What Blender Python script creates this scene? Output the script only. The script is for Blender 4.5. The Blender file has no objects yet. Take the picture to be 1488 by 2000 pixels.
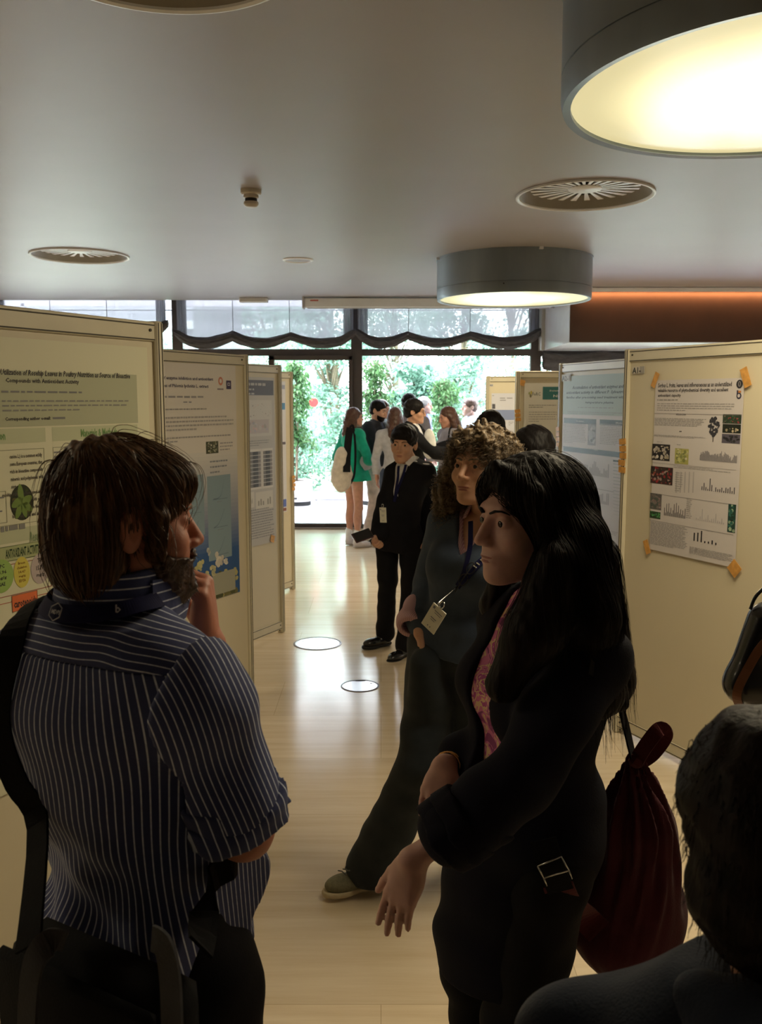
import bpy, math, random
import numpy as np
from mathutils import Vector, Matrix, Euler
R = math.radians
scene = bpy.context.scene

# ---------------------------------------------------------------- camera
CAM_Z, PITCH, F = 1.75, R(7.17), 1740.0
cam_data = bpy.data.cameras.new('camera')
cam = bpy.data.objects.new('camera', cam_data)
scene.collection.objects.link(cam)
cam.location = (0, 0, CAM_Z)
cam.rotation_euler = (R(90) - PITCH, 0, 0)
cam_data.sensor_fit = 'VERTICAL'
cam_data.sensor_height = 24.0
cam_data.lens = F / 2000 * 24.0
cam_data.clip_start = 0.05
cam_data.clip_end = 300
cam_data.dof.use_dof = True
cam_data.dof.focus_distance = 2.4
cam_data.dof.aperture_fstop = 7.0
scene.camera = cam

# ---------------------------------------------------------------- world, lights, exposure
SKY = 20.0
world = bpy.data.worlds.new('overcast_sky')
scene.world = world
world.use_nodes = True
wn = world.node_tree
wn.nodes['Background'].inputs['Color'].default_value = (0.93, 0.91, 1.0, 1)
wn.nodes['Background'].inputs['Strength'].default_value = SKY
scene.view_settings.view_transform = 'Standard'
scene.view_settings.look = 'None'
scene.view_settings.gamma = 1
scene.view_settings.use_curve_mapping = False
scene.view_settings.exposure = 0.0
scene.render.film_transparent = False
scene.cycles.max_bounces = 10
scene.cycles.diffuse_bounces = 5
scene.cycles.transparent_max_bounces = 24
scene.cycles.sample_clamp_indirect = 4.0
scene.cycles.use_denoising = True
LAMP_POWER = 40.0

def area_portal(x0, x1, z0, z1, y):
    d = bpy.data.lights.new('sky_portal', 'AREA')
    d.shape = 'RECTANGLE'; d.size = x1 - x0; d.size_y = z1 - z0
    d.cycles.is_portal = True
    o = bpy.data.objects.new('sky_portal', d)
    o.location = ((x0 + x1) / 2, y, (z0 + z1) / 2)
    o.rotation_euler = (R(-90), 0, 0)
    scene.collection.objects.link(o)
sun_d = bpy.data.lights.new('sun', 'SUN')
sun_d.energy = 9.0; sun_d.angle = R(4); sun_d.color = (1, .97, .9)
sun = bpy.data.objects.new('sun', sun_d)
scene.collection.objects.link(sun)
sun.rotation_euler = (R(28), R(-22), 0)      # high, shining down from the street side

# ---------------------------------------------------------------- helpers
C = scene.collection
cp, sp = math.cos(PITCH), math.sin(PITCH)

def at(px, py, Y):
    """world point seen at photo pixel (px,py) at forward distance Y"""
    a = (px - 744) / F; b = (1000 - py) / F
    d = Vector((a, cp + b * sp, -sp + b * cp))
    return Vector((0, 0, CAM_Z)) + d * (Y / d.y)

def at_z(px, py, z):
    a = (px - 744) / F; b = (1000 - py) / F
    d = Vector((a, cp + b * sp, -sp + b * cp))
    return Vector((0, 0, CAM_Z)) + d * ((z - CAM_Z) / d.z)

def tag(o, label=None, cat=None, group=None, kind=None):
    if label: o['label'] = label
    if cat: o['category'] = cat
    if group: o['group'] = group
    if kind: o['kind'] = kind
    return o

def empty(name, loc=(0, 0, 0), rz=0.0):
    o = bpy.data.objects.new(name, None)
    o.empty_display_size = 0.1
    o.location = loc; o.rotation_euler = (0, 0, rz)
    C.objects.link(o)
    return o

def link_mesh(name, me, mats, parent=None, smooth=False):
    o = bpy.data.objects.new(name, me)
    for m in (mats if isinstance(mats, (list, tuple)) else [mats]):
        me.materials.append(m)
    C.objects.link(o)
    if parent is not None: o.parent = parent
    if smooth: me.shade_smooth()
    return o

def np_mesh(name, V, Fc, mats, parent=None, smooth=False, midx=None, attrs=None):
    """V (n,3), Fc list of arrays each (m,k) of same k or one array"""
    me = bpy.data.meshes.new(name)
    V = np.asarray(V, dtype=np.float32)
    if not (isinstance(Fc, list) and isinstance(Fc[0], np.ndarray)): Fc = [np.asarray(Fc)]
    Fc = [np.asarray(f, dtype=np.int32) for f in Fc if len(f)]
    me.vertices.add(len(V)); me.vertices.foreach_set('co', V.ravel())
    nl = sum(f.size for f in Fc); nf = sum(len(f) for f in Fc)
    me.loops.add(nl); me.polygons.add(nf)
    me.loops.foreach_set('vertex_index', np.concatenate([f.ravel() for f in Fc]))
    tot = np.concatenate([np.full(len(f), f.shape[1], np.int32) for f in Fc])
    start = np.concatenate([[0], np.cumsum(tot)[:-1]]).astype(np.int32)
    me.polygons.foreach_set('loop_start', start)
    if midx is not None: me.polygons.foreach_set('material_index', np.asarray(midx, np.int32))
    me.update(calc_edges=True); me.validate()
    if attrs:
        for k, a in attrs.items():
            a = np.asarray(a, np.float32)
            if a.ndim == 1:
                at_ = me.attributes.new(k, 'FLOAT', 'POINT'); at_.data.foreach_set('value', a)
            elif a.shape[1] == 3:
                at_ = me.attributes.new(k, 'FLOAT_VECTOR', 'POINT'); at_.data.foreach_set('vector', a.ravel())
            else:
                at_ = me.attributes.new(k, 'FLOAT_COLOR', 'POINT'); at_.data.foreach_set('color', a.ravel())
    return link_mesh(name, me, mats, parent, smooth)

class MB:
    """collects shapes, builds ONE mesh object"""
    def __init__(s): s.v = []; s.f = []; s.m = []; s.n = 0
    def add(s, V, Fs, m=0):
        s.v.extend([tuple(v) for v in V])
        for f in Fs: s.f.append(tuple(i + s.n for i in f)); s.m.append(m)
        s.n += len(V); return s
    def box(s, c, d, m=0, rot=None, bev=0.0):
        x, y, z = d[0] / 2, d[1] / 2, d[2] / 2
        if bev > 0:
            b = min(bev, x * .9, y * .9, z * .9)
            V = []
            for sx in (-1, 1):
                for sy in (-1, 1):
                    for sz in (-1, 1):
                        V += [(sx * (x - b), sy * (y - b), sz * z), (sx * (x - b), sy * y, sz * (z - b)), (sx * x, sy * (y - b), sz * (z - b))]
            import bmesh
            bm = bmesh.new()
            for v in V: bm.verts.new(v)
            bmesh.ops.convex_hull(bm, input=bm.verts)
            bm.verts.ensure_lookup_table(); bm.verts.index_update()
            Vs = [v.co.copy() for v in bm.verts]
            Fs = [[v.index for v in f.verts] for f in bm.faces]
            bm.free()
        else:
            Vs = [Vector((sx * x, sy * y, sz * z)) for sx in (-1, 1) for sy in (-1, 1) for sz in (-1, 1)]
            Fs = [(0, 1, 3, 2), (4, 6, 7, 5), (0, 4, 5, 1), (2, 3, 7, 6), (0, 2, 6, 4), (1, 5, 7, 3)]
        c = Vector(c)
        Vs = [((rot @ v) if rot is not None else v) + c for v in Vs]
        return s.add(Vs, Fs, m)
    def b2(s, a, b, m=0, bev=0.0):
        a = Vector(a); b = Vector(b)
        return s.box((a + b) / 2, [abs(t) for t in (b - a)], m, None, bev)
    def cyl(s, a, b, r0, r1=None, n=16, m=0, cap=True):
        a = Vector(a); b = Vector(b); r1 = r0 if r1 is None else r1
        q = (b - a).to_track_quat('Z', 'Y')
        V = []
        for p, r in ((a, r0), (b, r1)):
            for i in range(n):
                t = 2 * math.pi * i / n
                V.append(p + q @ Vector((r * math.cos(t), r * math.sin(t), 0)))
        Fs = [(i, (i + 1) % n, n + (i + 1) % n, n + i) for i in range(n)]
        if cap: Fs += [tuple(range(n))[::-1], tuple(range(n, 2 * n))]
        return s.add(V, Fs, m)
    def lathe(s, prof, c=(0, 0, 0), n=48, m=0, sx=1, sy=1):
        V = []; c = Vector(c)
        for r, z in prof:
            for i in range(n):
                t = 2 * math.pi * i / n
                V.append(c + Vector((r * math.cos(t) * sx, r * math.sin(t) * sy, z)))
        Fs = []
        for k in range(len(prof) - 1):
            for i in range(n):
                j = (i + 1) % n
                Fs.append((k * n + i, k * n + j, (k + 1) * n + j, (k + 1) * n + i))
        return s.add(V, Fs, m)
    def sweep(s, pts, rad, n=8, m=0, flat=1.0, up=Vector((0, 0, 1)), cap=True):
        pts = [Vector(p) for p in pts]; N = len(pts)
        if not hasattr(rad, '__len__'): rad = [rad] * N
        V = []
        for i, p in enumerate(pts):
            t = (pts[min(i + 1, N - 1)] - pts[max(i - 1, 0)]).normalized()
            x = t.cross(up)
            if x.length < 1e-4: x = t.cross(Vector((1, 0, 0)))
            x.normalize(); y = x.cross(t).normalized()
            for k in range(n):
                a = 2 * math.pi * k / n
                V.append(p + x * (math.cos(a) * rad[i]) + y * (math.sin(a) * rad[i] * flat))
        Fs = [(i * n + k, i * n + (k + 1) % n, (i + 1) * n + (k + 1) % n, (i + 1) * n + k) for i in range(N - 1) for k in range(n)]
        if cap: Fs += [tuple(range(n))[::-1], tuple(range((N - 1) * n, N * n))]
        return s.add(V, Fs, m)
    def build(s, name, mats, parent=None, smooth=False, autosm=None):
        me = bpy.data.meshes.new(name)
        me.from_pydata(s.v, [], s.f)
        if any(s.m): me.polygons.foreach_set('material_index', s.m)
        me.update()
        o = link_mesh(name, me, mats, parent, smooth)
        if autosm:
            me.shade_smooth()
            me.set_sharp_from_angle(angle=R(autosm))
        return o

# ---------------------------------------------------------------- materials
def _mat(name):
    m = bpy.data.materials.new(name); m.use_nodes = True
    nt = m.node_tree
    return m, nt, nt.nodes['Principled BSDF'], nt.nodes['Material Output']

def mat(name, col, rough=.6, metal=0.0, var=.06, scale=8.0, bump=0.0, bscale=60.0, spec=.5, stretch=(1, 1, 1), sheen=0, sub=0, coat=0, col2=None):
    m, nt, b, out = _mat(name)
    b.inputs['Roughness'].default_value = rough
    b.inputs['Metallic'].default_value = metal
    b.inputs['Specular IOR Level'].default_value = spec
    if coat: b.inputs['Coat Weight'].default_value = coat; b.inputs['Coat Roughness'].default_value = .08
    if sheen: b.inputs['Sheen Weight'].default_value = sheen
    if sub:
        b.inputs['Subsurface Weight'].default_value = sub
        b.inputs['Subsurface Radius'].default_value = (.02, .008, .004); b.inputs['Subsurface Scale'].default_value = 1.0
    tc = nt.nodes.new('ShaderNodeTexCoord'); mp = nt.nodes.new('ShaderNodeMapping')
    mp.inputs['Scale'].default_value = stretch
    nt.links.new(tc.outputs['Object'], mp.inputs['Vector'])
    nz = nt.nodes.new('ShaderNodeTexNoise'); nz.inputs['Scale'].default_value = scale; nz.inputs['Detail'].default_value = 4
    nt.links.new(mp.outputs['Vector'], nz.inputs['Vector'])
    mx = nt.nodes.new('ShaderNodeMix'); mx.data_type = 'RGBA'
    c2 = col2 if col2 else [min(1, c * (1 + var)) for c in col]
    c1 = col if col2 else [c * (1 - var) for c in col]
    mx.inputs[6].default_value = (*c1, 1); mx.inputs[7].default_value = (*c2, 1)
    cr = nt.nodes.new('ShaderNodeMapRange'); cr.inputs['From Min'].default_value = .35; cr.inputs['From Max'].default_value = .65
    nt.links.new(nz.outputs['Fac'], cr.inputs['Value'])
    nt.links.new(cr.outputs[0], mx.inputs[0]); nt.links.new(mx.outputs[2], b.inputs['Base Color'])
    if bump:
        n2 = nt.nodes.new('ShaderNodeTexNoise'); n2.inputs['Scale'].default_value = bscale; n2.inputs['Detail'].default_value = 3
        nt.links.new(mp.outputs['Vector'], n2.inputs['Vector'])
        bp = nt.nodes.new('ShaderNodeBump'); bp.inputs['Strength'].default_value = bump; bp.inputs['Distance'].default_value = .01
        nt.links.new(n2.outputs['Fac'], bp.inputs['Height']); nt.links.new(bp.outputs['Normal'], b.inputs['Normal'])
    return m

def attr_mat(name, attr='col', rough=.45, spec=.4):
    m, nt, b, out = _mat(name)
    a = nt.nodes.new('ShaderNodeAttribute'); a.attribute_name = attr
    nt.links.new(a.outputs['Color'], b.inputs['Base Color'])
    b.inputs['Roughness'].default_value = rough; b.inputs['Specular IOR Level'].default_value = spec
    return m

def emit_mat(name, col, strength):
    m, nt, b, out = _mat(name)
    b.inputs['Base Color'].default_value = (*col, 1)
    b.inputs['Emission Color'].default_value = (*col, 1); b.inputs['Emission Strength'].default_value = strength
    return m

def glass_mat(name, tint=(.93, .97, .96), refl=.06):
    m, nt, b, out = _mat(name)
    nt.nodes.remove(b)
    t = nt.nodes.new('ShaderNodeBsdfTransparent'); t.inputs['Color'].default_value = (*tint, 1)
    g = nt.nodes.new('ShaderNodeBsdfGlossy'); g.inputs['Roughness'].default_value = .01
    fr = nt.nodes.new('ShaderNodeFresnel'); fr.inputs['IOR'].default_value = 1.3
    mx = nt.nodes.new('ShaderNodeMixShader')
    nt.links.new(fr.outputs[0], mx.inputs[0]); nt.links.new(t.outputs[0], mx.inputs[1]); nt.links.new(g.outputs[0], mx.inputs[2])
    nt.links.new(mx.outputs[0], out.inputs['Surface'])
    return m

def sheer_mat(name, col, open_=.6):
    m, nt, b, out = _mat(name)
    nt.nodes.remove(b)
    t = nt.nodes.new('ShaderNodeBsdfTransparent')
    tr = nt.nodes.new('ShaderNodeBsdfTranslucent'); tr.inputs['Color'].default_value = (*col, 1)
    df = nt.nodes.new('ShaderNodeBsdfDiffuse'); df.inputs['Color'].default_value = (*col, 1)
    m1 = nt.nodes.new('ShaderNodeMixShader'); m1.inputs[0].default_value = .5
    nt.links.new(tr.outputs[0], m1.inputs[1]); nt.links.new(df.outputs[0], m1.inputs[2])
    # woven threads: finer noise varies how open the cloth is
    tc = nt.nodes.new('ShaderNodeTexCoord'); nz = nt.nodes.new('ShaderNodeTexNoise')
    mp = nt.nodes.new('ShaderNodeMapping'); mp.inputs['Scale'].default_value = (1, 1, .15)
    nt.links.new(tc.outputs['Object'], mp.inputs['Vector']); nt.links.new(mp.outputs[0], nz.inputs['Vector'])
    nz.inputs['Scale'].default_value = 9
    mr = nt.nodes.new('ShaderNodeMapRange'); mr.inputs['To Min'].default_value = open_ * .8; mr.inputs['To Max'].default_value = open_ * 1.2
    nt.links.new(nz.outputs['Fac'], mr.inputs['Value'])
    m2 = nt.nodes.new('ShaderNodeMixShader')
    nt.links.new(mr.outputs[0], m2.inputs[0]); nt.links.new(m1.outputs[0], m2.inputs[1]); nt.links.new(t.outputs[0], m2.inputs[2])
    nt.links.new(m2.outputs[0], out.inputs['Surface'])
    return m

def floor_mat():
    m, nt, b, out = _mat('polished_travertine')
    tc = nt.nodes.new('ShaderNodeTexCoord')
    mp = nt.nodes.new('ShaderNodeMapping'); mp.inputs['Scale'].default_value = (.35, 5.0, 1)
    nt.links.new(tc.outputs['Object'], mp.inputs[0])
    nz = nt.nodes.new('ShaderNodeTexNoise'); nz.inputs['Scale'].default_value = 3.0; nz.inputs['Detail'].default_value = 8; nz.inputs['Roughness'].default_value = .65
    nt.links.new(mp.outputs[0], nz.inputs['Vector'])
    cr = nt.nodes.new('ShaderNodeValToRGB')
    e = cr.color_ramp.elements
    e[0].position = .3; e[0].color = (.68, .54, .36, 1); e[1].position = .7; e[1].color = (.82, .70, .52, 1)
    nt.links.new(nz.outputs['Fac'], cr.inputs[0])
    br = nt.nodes.new('ShaderNodeTexBrick')
    br.inputs['Scale'].default_value = 1; br.inputs['Brick Width'].default_value = 1.2; br.inputs['Row Height'].default_value = .6
    br.inputs['Mortar Size'].default_value = .0018; br.inputs['Mortar Smooth'].default_value = .3
    br.inputs['Color1'].default_value = (1, 1, 1, 1); br.inputs['Color2'].default_value = (.9, .9, .9, 1); br.inputs['Mortar'].default_value = (.72, .68, .62, 1)
    nt.links.new(tc.outputs['Object'], br.inputs['Vector'])
    mx = nt.nodes.new('ShaderNodeMix'); mx.data_type = 'RGBA'; mx.blend_type = 'MULTIPLY'; mx.inputs[0].default_value = 1
    nt.links.new(cr.outputs[0], mx.inputs[6]); nt.links.new(br.outputs[0], mx.inputs[7])
    nt.links.new(mx.outputs[2], b.inputs['Base Color'])
    n2 = nt.nodes.new('ShaderNodeTexNoise'); n2.inputs['Scale'].default_value = 2.2; n2.inputs['Detail'].default_value = 3
    nt.links.new(tc.outputs['Object'], n2.inputs['Vector'])
    mr = nt.nodes.new('ShaderNodeMapRange'); mr.inputs['To Min'].default_value = .1; mr.inputs['To Max'].default_value = .2
    nt.links.new(n2.outputs[0], mr.inputs[0]); nt.links.new(mr.outputs[0], b.inputs['Roughness'])
    bp = nt.nodes.new('ShaderNodeBump'); bp.inputs['Strength'].default_value = .05; bp.inputs['Distance'].default_value = .01
    n3 = nt.nodes.new('ShaderNodeTexNoise'); n3.inputs['Scale'].default_value = 1.3; n3.inputs['Detail'].default_value = 2
    nt.links.new(tc.outputs['Object'], n3.inputs['Vector'])
    nt.links.new(n3.outputs[0], bp.inputs['Height']); nt.links.new(bp.outputs[0], b.inputs['Normal'])
    b.inputs['Specular IOR Level'].default_value = .6
    return m

M = {}
M['floor'] = floor_mat()
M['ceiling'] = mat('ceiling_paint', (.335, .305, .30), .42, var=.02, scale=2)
M['wall'] = mat('wall_paint', (.55, .53, .50), .7, var=.03)
M['rearwall'] = mat('rear_wall_paint', (.16, .14, .12), .8, var=.05)
M['soffit'] = mat('soffit_paint', (.86, .85, .9), .25, var=.02)
M['columnpaint'] = mat('beige_column_paint', (.42, .39, .34), .6, var=.03)
M['brown'] = mat('brown_wall_cloth', (.05, .026, .018), .75, var=.1, scale=3, bump=.1, bscale=200)
M['frame'] = mat('bronze_window_frame', (.085, .07, .065), .45, metal=.3, var=.08)
M['sill'] = mat('grey_rail_paint', (.42, .41, .45), .5)
M['glass'] = glass_mat('window_glass')
M['cream'] = mat('cream_board_laminate', (.62, .555, .40), .42, var=.025, scale=1.5)
M['rail'] = mat('cream_rail_lacquer', (.60, .55, .41), .35, var=.03)
M['groove'] = mat('dark_groove', (.05, .042, .03), .7)
M['alu'] = mat('lamp_sheet_metal', (.25, .29, .33), .42, metal=.65, var=.15, scale=3, stretch=(1, 1, .3), bump=.03, bscale=6)
M['white_metal'] = mat('white_enamel', (.78, .79, .82), .35, var=.02)
M['dark_metal'] = mat('dark_slot', (.012, .012, .013), .8)
M['print'] = attr_mat('poster_print')
M['tape'] = mat('ochre_tape', (.60, .30, .07), .5, var=.15, scale=40)
M['sheer'] = sheer_mat('sheer_shade_cloth', (.235, .235, .265), .10)
M['swag'] = mat('gathered_shade_cloth', (.075, .07, .075), .85, var=.2, scale=14, stretch=(1, 1, 5), sheen=.2)
M['planter'] = mat('planter_steel', (.62, .60, .63), .35, metal=.6, var=.05)
M['soil'] = mat('potting_soil', (.05, .035, .02), .95, var=.3, scale=40, bump=.6)
M['bark'] = mat('ficus_bark', (.16, .12, .08), .85, var=.25, scale=30, bump=.4)
M['red'] = mat('red_sticker', (.85, .03, .03), .5)
# ================================================================ the setting
WIN_Y = 12.2; W2_Y = 15.7; CEIL = 3.0; CEIL_END = 11.5; TOPZ = 3.45
XL, XR, YB = -5.1, 6.6, -3.6
def structure(name, mb, m, **k):
    o = mb.build(name, m, **k); o['kind'] = 'structure'; return o
structure('floor', MB().b2((XL - .2, YB - .2, -.12), (XR + .2, WIN_Y + .1, 0)), M['floor'])
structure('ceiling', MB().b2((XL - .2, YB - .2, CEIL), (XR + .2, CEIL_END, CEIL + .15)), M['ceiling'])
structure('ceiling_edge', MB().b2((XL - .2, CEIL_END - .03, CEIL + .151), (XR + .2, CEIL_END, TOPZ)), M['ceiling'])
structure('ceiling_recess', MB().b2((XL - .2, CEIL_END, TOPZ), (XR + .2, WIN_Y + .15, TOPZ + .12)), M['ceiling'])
structure('wall_left', MB().b2((XL - .2, YB, 0), (XL, WIN_Y + .1, TOPZ)), M['wall'])
structure('wall_right', MB().b2((XR, YB, 0), (XR + .2, WIN_Y + .1, TOPZ)), M['wall'])
structure('wall_back', MB().b2((XL - .2, YB - .2, 0), (XR + .2, YB, TOPZ)), M['rearwall'])
# dropped soffit with the brown front
BX = at(1113, 620, 10.35).x
SZ = at(1300, 669, 10.35).z
structure('wall_bulkhead', MB().b2((BX, 10.37, SZ), (XR, WIN_Y - .05, TOPZ)), M['soffit'])
structure('wall_bulkhead_face', MB().b2((BX + .004, 10.35, SZ + .004), (XR, 10.375, CEIL)), M['brown'])
structure('trim_cove', MB().b2((BX, 10.18, CEIL - .05), (XR, 10.20, CEIL)).b2((BX, 10.18, CEIL - .005), (XR, 10.35, CEIL)), M['soffit'])
ct = tag(empty('cove_light', (BX + 1.6, 10.315, CEIL - .02)), 'warm linear light hidden in the cove above the brown bulkhead', 'light')
o = MB().b2((-1.5, -.02, -.005), (2.5, .02, .012)).build('housing', M['white_metal'], ct)
cl = bpy.data.lights.new('cove_lamp', 'AREA'); cl.shape = 'RECTANGLE'; cl.size = 4.0; cl.size_y = .03; cl.energy = 24; cl.color = (1, .44, .17)
clo = bpy.data.objects.new('cove_lamp', cl); C.objects.link(clo); clo.parent = ct; clo.location = (.5, 0, -.02); clo.rotation_euler = (R(20), 0, 0)
# left shoulder column of the bulkhead, next to the window
structure('wall_pier', MB().b2((at(1053, 640, 12.1).x, 11.9, SZ + .002), (BX - .002, 12.14, TOPZ)), M['columnpaint'])

# ---- window wall (front plane)
def wx(px): return at(px, 800, WIN_Y).x
def wz(py): return at(744, py, WIN_Y).z
mull = [wx(7), wx(352), wx(697), wx(1043), wx(1388), wx(1733)]
zT0, zT1 = wz(695), wz(682)
wi = 0
edges = [XL] + mull + [XR]
for i, x in enumerate(mull):
    w = .07 if i != 2 else .075
    o = MB().b2((x - w, WIN_Y - .06, 0), (x + w, WIN_Y + .06, TOPZ), bev=.004).build('trim_%d' % (i + 1), M['frame']); o['kind'] = 'structure'
for i in range(len(edges) - 1):
    x0 = edges[i] + (.07 if i else 0); x1 = edges[i + 1] - .07 if i < len(mull) else XR
    if x1 - x0 < .1: continue
    wi += 1
    e = empty('window_%d' % wi, ((x0 + x1) / 2, WIN_Y, 0)); e['kind'] = 'structure'
    mb = MB(); cx = (x0 + x1) / 2; h = (x1 - x0) / 2
    mb.b2((-h, -.05, zT0), (h, .05, zT1))
    mb.b2((-h, -.05, 0), (h, .05, .05)); mb.b2((-h, -.05, 3.3), (h, .05, TOPZ))
    mb.b2((-h, -.02, wz(607)), (h, .02, wz(605)))
    mb.build('window_frame', M['frame'], e)
    mb = MB().b2((-h, -.004, .05), (h, .004, zT0)).b2((-h, -.004, zT1), (h, .004, 3.3))
    mb.build('pane', M['glass'], e)
# door frame in the bay left of the thick mullion
dx0, dx1 = wx(528), wx(689)
d = empty('door_1', (0, WIN_Y - .05, 0)); d['kind'] = 'structure'
mb = MB().b2((dx0, -.06, 0), (dx0 + .075, .0, wz(696)), bev=.004).b2((dx1 - .05, -.06, 0), (dx1, .0, wz(696)), bev=.004)
mb.b2((dx0, -.06, wz(704)), (dx1, .0, wz(695)), bev=.004)
mb.b2((dx0, -.07, 0), (dx1, .02, .07), bev=.004)
mb.build('door_frame', M['frame'], d)
MB().b2((dx0 - 1.3, -.14, 0), (dx1 + .1, -.07, .022), bev=.004).build('threshold', mat('threshold_metal', (.35, .28, .24), .4, metal=.4), d)
# ---- glazed terrace behind
def tile_mat():
    m, nt, b, out = _mat('terrace_tile')
    tc = nt.nodes.new('ShaderNodeTexCoord'); br = nt.nodes.new('ShaderNodeTexBrick')
    br.offset = 0; br.inputs['Scale'].default_value = 1; br.inputs['Brick Width'].default_value = 1.15; br.inputs['Row Height'].default_value = 3.2
    br.inputs['Mortar Size'].default_value = .012; br.inputs['Color1'].default_value = (.36, .35, .40, 1); br.inputs['Color2'].default_value = (.39, .38, .43, 1); br.inputs['Mortar'].default_value = (.15, .14, .16, 1)
    mp = nt.nodes.new('ShaderNodeMapping'); mp.inputs['Location'].default_value = (.38, 0, 0); mp.inputs['Rotation'].default_value = (0, 0, R(-7))
    nt.links.new(tc.outputs['Object'], mp.inputs[0]); nt.links.new(mp.outputs[0], br.inputs['Vector'])
    nt.links.new(br.outputs[0], b.inputs['Base Color']); b.inputs['Roughness'].default_value = .22
    return m
structure('floor_terrace', MB().b2((-7, WIN_Y + .1, -.14), (9, W2_Y + .35, -.005)), tile_mat())
e = empty('window_9', (0, W2_Y, 0)); e['kind'] = 'structure'
mb = MB().b2((-7, -.05, 0), (9, .05, .10), bev=.004)
mb.b2((-7, -.04, 3.35), (9, .04, 3.5))
for x in (-6.2, 4.6, 8.2): mb.b2((x, -.04, .1), (x + .06, .04, 3.4))
mb.build('window_frame', M['sill'], e)
MB().b2((-7, -.004, .1), (9, .004, at(600, 866.6, W2_Y).z)).b2((-7, -.004, at(600, 865.6, W2_Y).z), (9, .004, 3.35)).build('pane', M['glass'], e)
MB().b2((-7, -.005, at(600, 866.6, W2_Y).z), (9, .005, at(600, 865.6, W2_Y).z)).build('joint', M['frame'], e)
p = at(612.5, 786, W2_Y - .02)
o = MB().cyl(p, p + Vector((0, -.003, 0)), 8.6 / F * 15.7, n=32).build('red_warning_dot', M['red'])
tag(o, 'round red warning sticker on the terrace glass left of the door mullion', 'sticker')
for x0, x1 in zip(edges[:-1], edges[1:]):
    if x1 - x0 > .3: area_portal(x0, x1, 0.05, TOPZ - .1, WIN_Y + .1)
# garden ground and far building
structure('ground', MB().b2((-40, W2_Y + .35, -.5), (45, 90, -.12)), mat('garden_ground', (.42, .46, .36), .95, var=.3, scale=.8))

# ================================================================ ceiling things
LR, LH = .69, .357
def lamp_mats():
    m, nt, b, out = _mat('lamp_diffuser')
    tc = nt.nodes.new('ShaderNodeTexCoord')
    ln = nt.nodes.new('ShaderNodeVectorMath'); ln.operation = 'LENGTH'
    mp = nt.nodes.new('ShaderNodeMapping'); mp.inputs['Scale'].default_value = (1, 1, 0)
    nt.links.new(tc.outputs['Object'], mp.inputs[0]); nt.links.new(mp.outputs[0], ln.inputs[0])
    mr = nt.nodes.new('ShaderNodeMapRange'); mr.interpolation_type = 'SMOOTHSTEP'
    mr.inputs['From Min'].default_value = .08; mr.inputs['From Max'].default_value = .62
    mr.inputs['To Min'].default_value = 2.6; mr.inputs['To Max'].default_value = .70
    nt.links.new(ln.outputs['Value'], mr.inputs[0])
    b.inputs['Base Color'].default_value = (.25, .23, .16, 1); b.inputs['Roughness'].default_value = .25
    b.inputs['Emission Color'].default_value = (1, .87, .46, 1)
    nt.links.new(mr.outputs[0], b.inputs['Emission Strength'])
    return m
M['diffuser'] = lamp_mats()
def make_lamp():
    t = empty('drum_ceiling_lamp')
    mb = MB().lathe([(LR - .03, 0), (LR - .006, -.004), (LR, 0.02), (LR, .085), (LR - .004, .0865), (LR - .004, .0895), (LR, .091), (LR, LH - .012), (LR + .006, LH - .012), (LR + .006, LH), (0.02, LH)], n=96)
    mb.lathe([(LR - .03, 0), (LR - .03, LH - .02)], n=96)
    mb.build('drum', M['alu'], t, autosm=40)
    mb = MB().lathe([(LR - .028, .012), (.3, .0115), (0.001, .012)], n=96)
    mb.build('diffuser', M['diffuser'], t)
    for a in (150, 255, 20):
        x, y = math.cos(R(a)) * LR, math.sin(R(a)) * LR
        MB().cyl((x * .99, y * .99, .065), (x * 1.008, y * 1.008, .065), .006, n=8).build('screw', M['dark_metal'], t)
    for a in (10, 100, 190, 280):
        x, y = math.cos(R(a)) * (LR + .01), math.sin(R(a)) * (LR + .01)
        MB().box((x, y, LH - .01), (.03, .03, .02), rot=Matrix.Rotation(R(a), 3, 'Z')).build('bracket', M['white_metal'], t)
    ld = bpy.data.lights.new('lamp_light', 'AREA'); ld.shape = 'DISK'; ld.size = LR * 1.8; ld.energy = LAMP_POWER; ld.color = (1, .84, .58)
    lo = bpy.data.objects.new('lamp_light', ld); C.objects.link(lo); lo.parent = t; lo.location = (0, 0, .004)
    return t
def copy_tree(o, parent=None):
    c = o.copy(); C.objects.link(c)
    if parent is not None: c.parent = parent
    for ch in [x for x in bpy.data.objects if x.parent == o]: copy_tree(ch, c)
    return c
lamp = make_lamp()
lamps = [((1.235, 2.77), 'large near drum lamp cut off by the top right corner, glowing yellow'),
         ((at_z(1003, 508, 3.0).x, 8.22), 'complete far drum lamp hanging before the projection screen case'),
         ((-3.6, 2.6), 'drum lamp above the backs of the boards, left out of view'),
         ((5.2, 5.6), 'drum lamp over the right aisle, out of view'),
         ((-4.35, 7.6), 'drum lamp above the far left bay, out of view')]
for i, ((x, y), lab) in enumerate(lamps):
    o = lamp if i == 0 else copy_tree(lamp)
    o.location = (x, y, CEIL - LH)
    tag(o, lab, 'ceiling lamp', 'round drum lamps on the ceiling')

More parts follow.
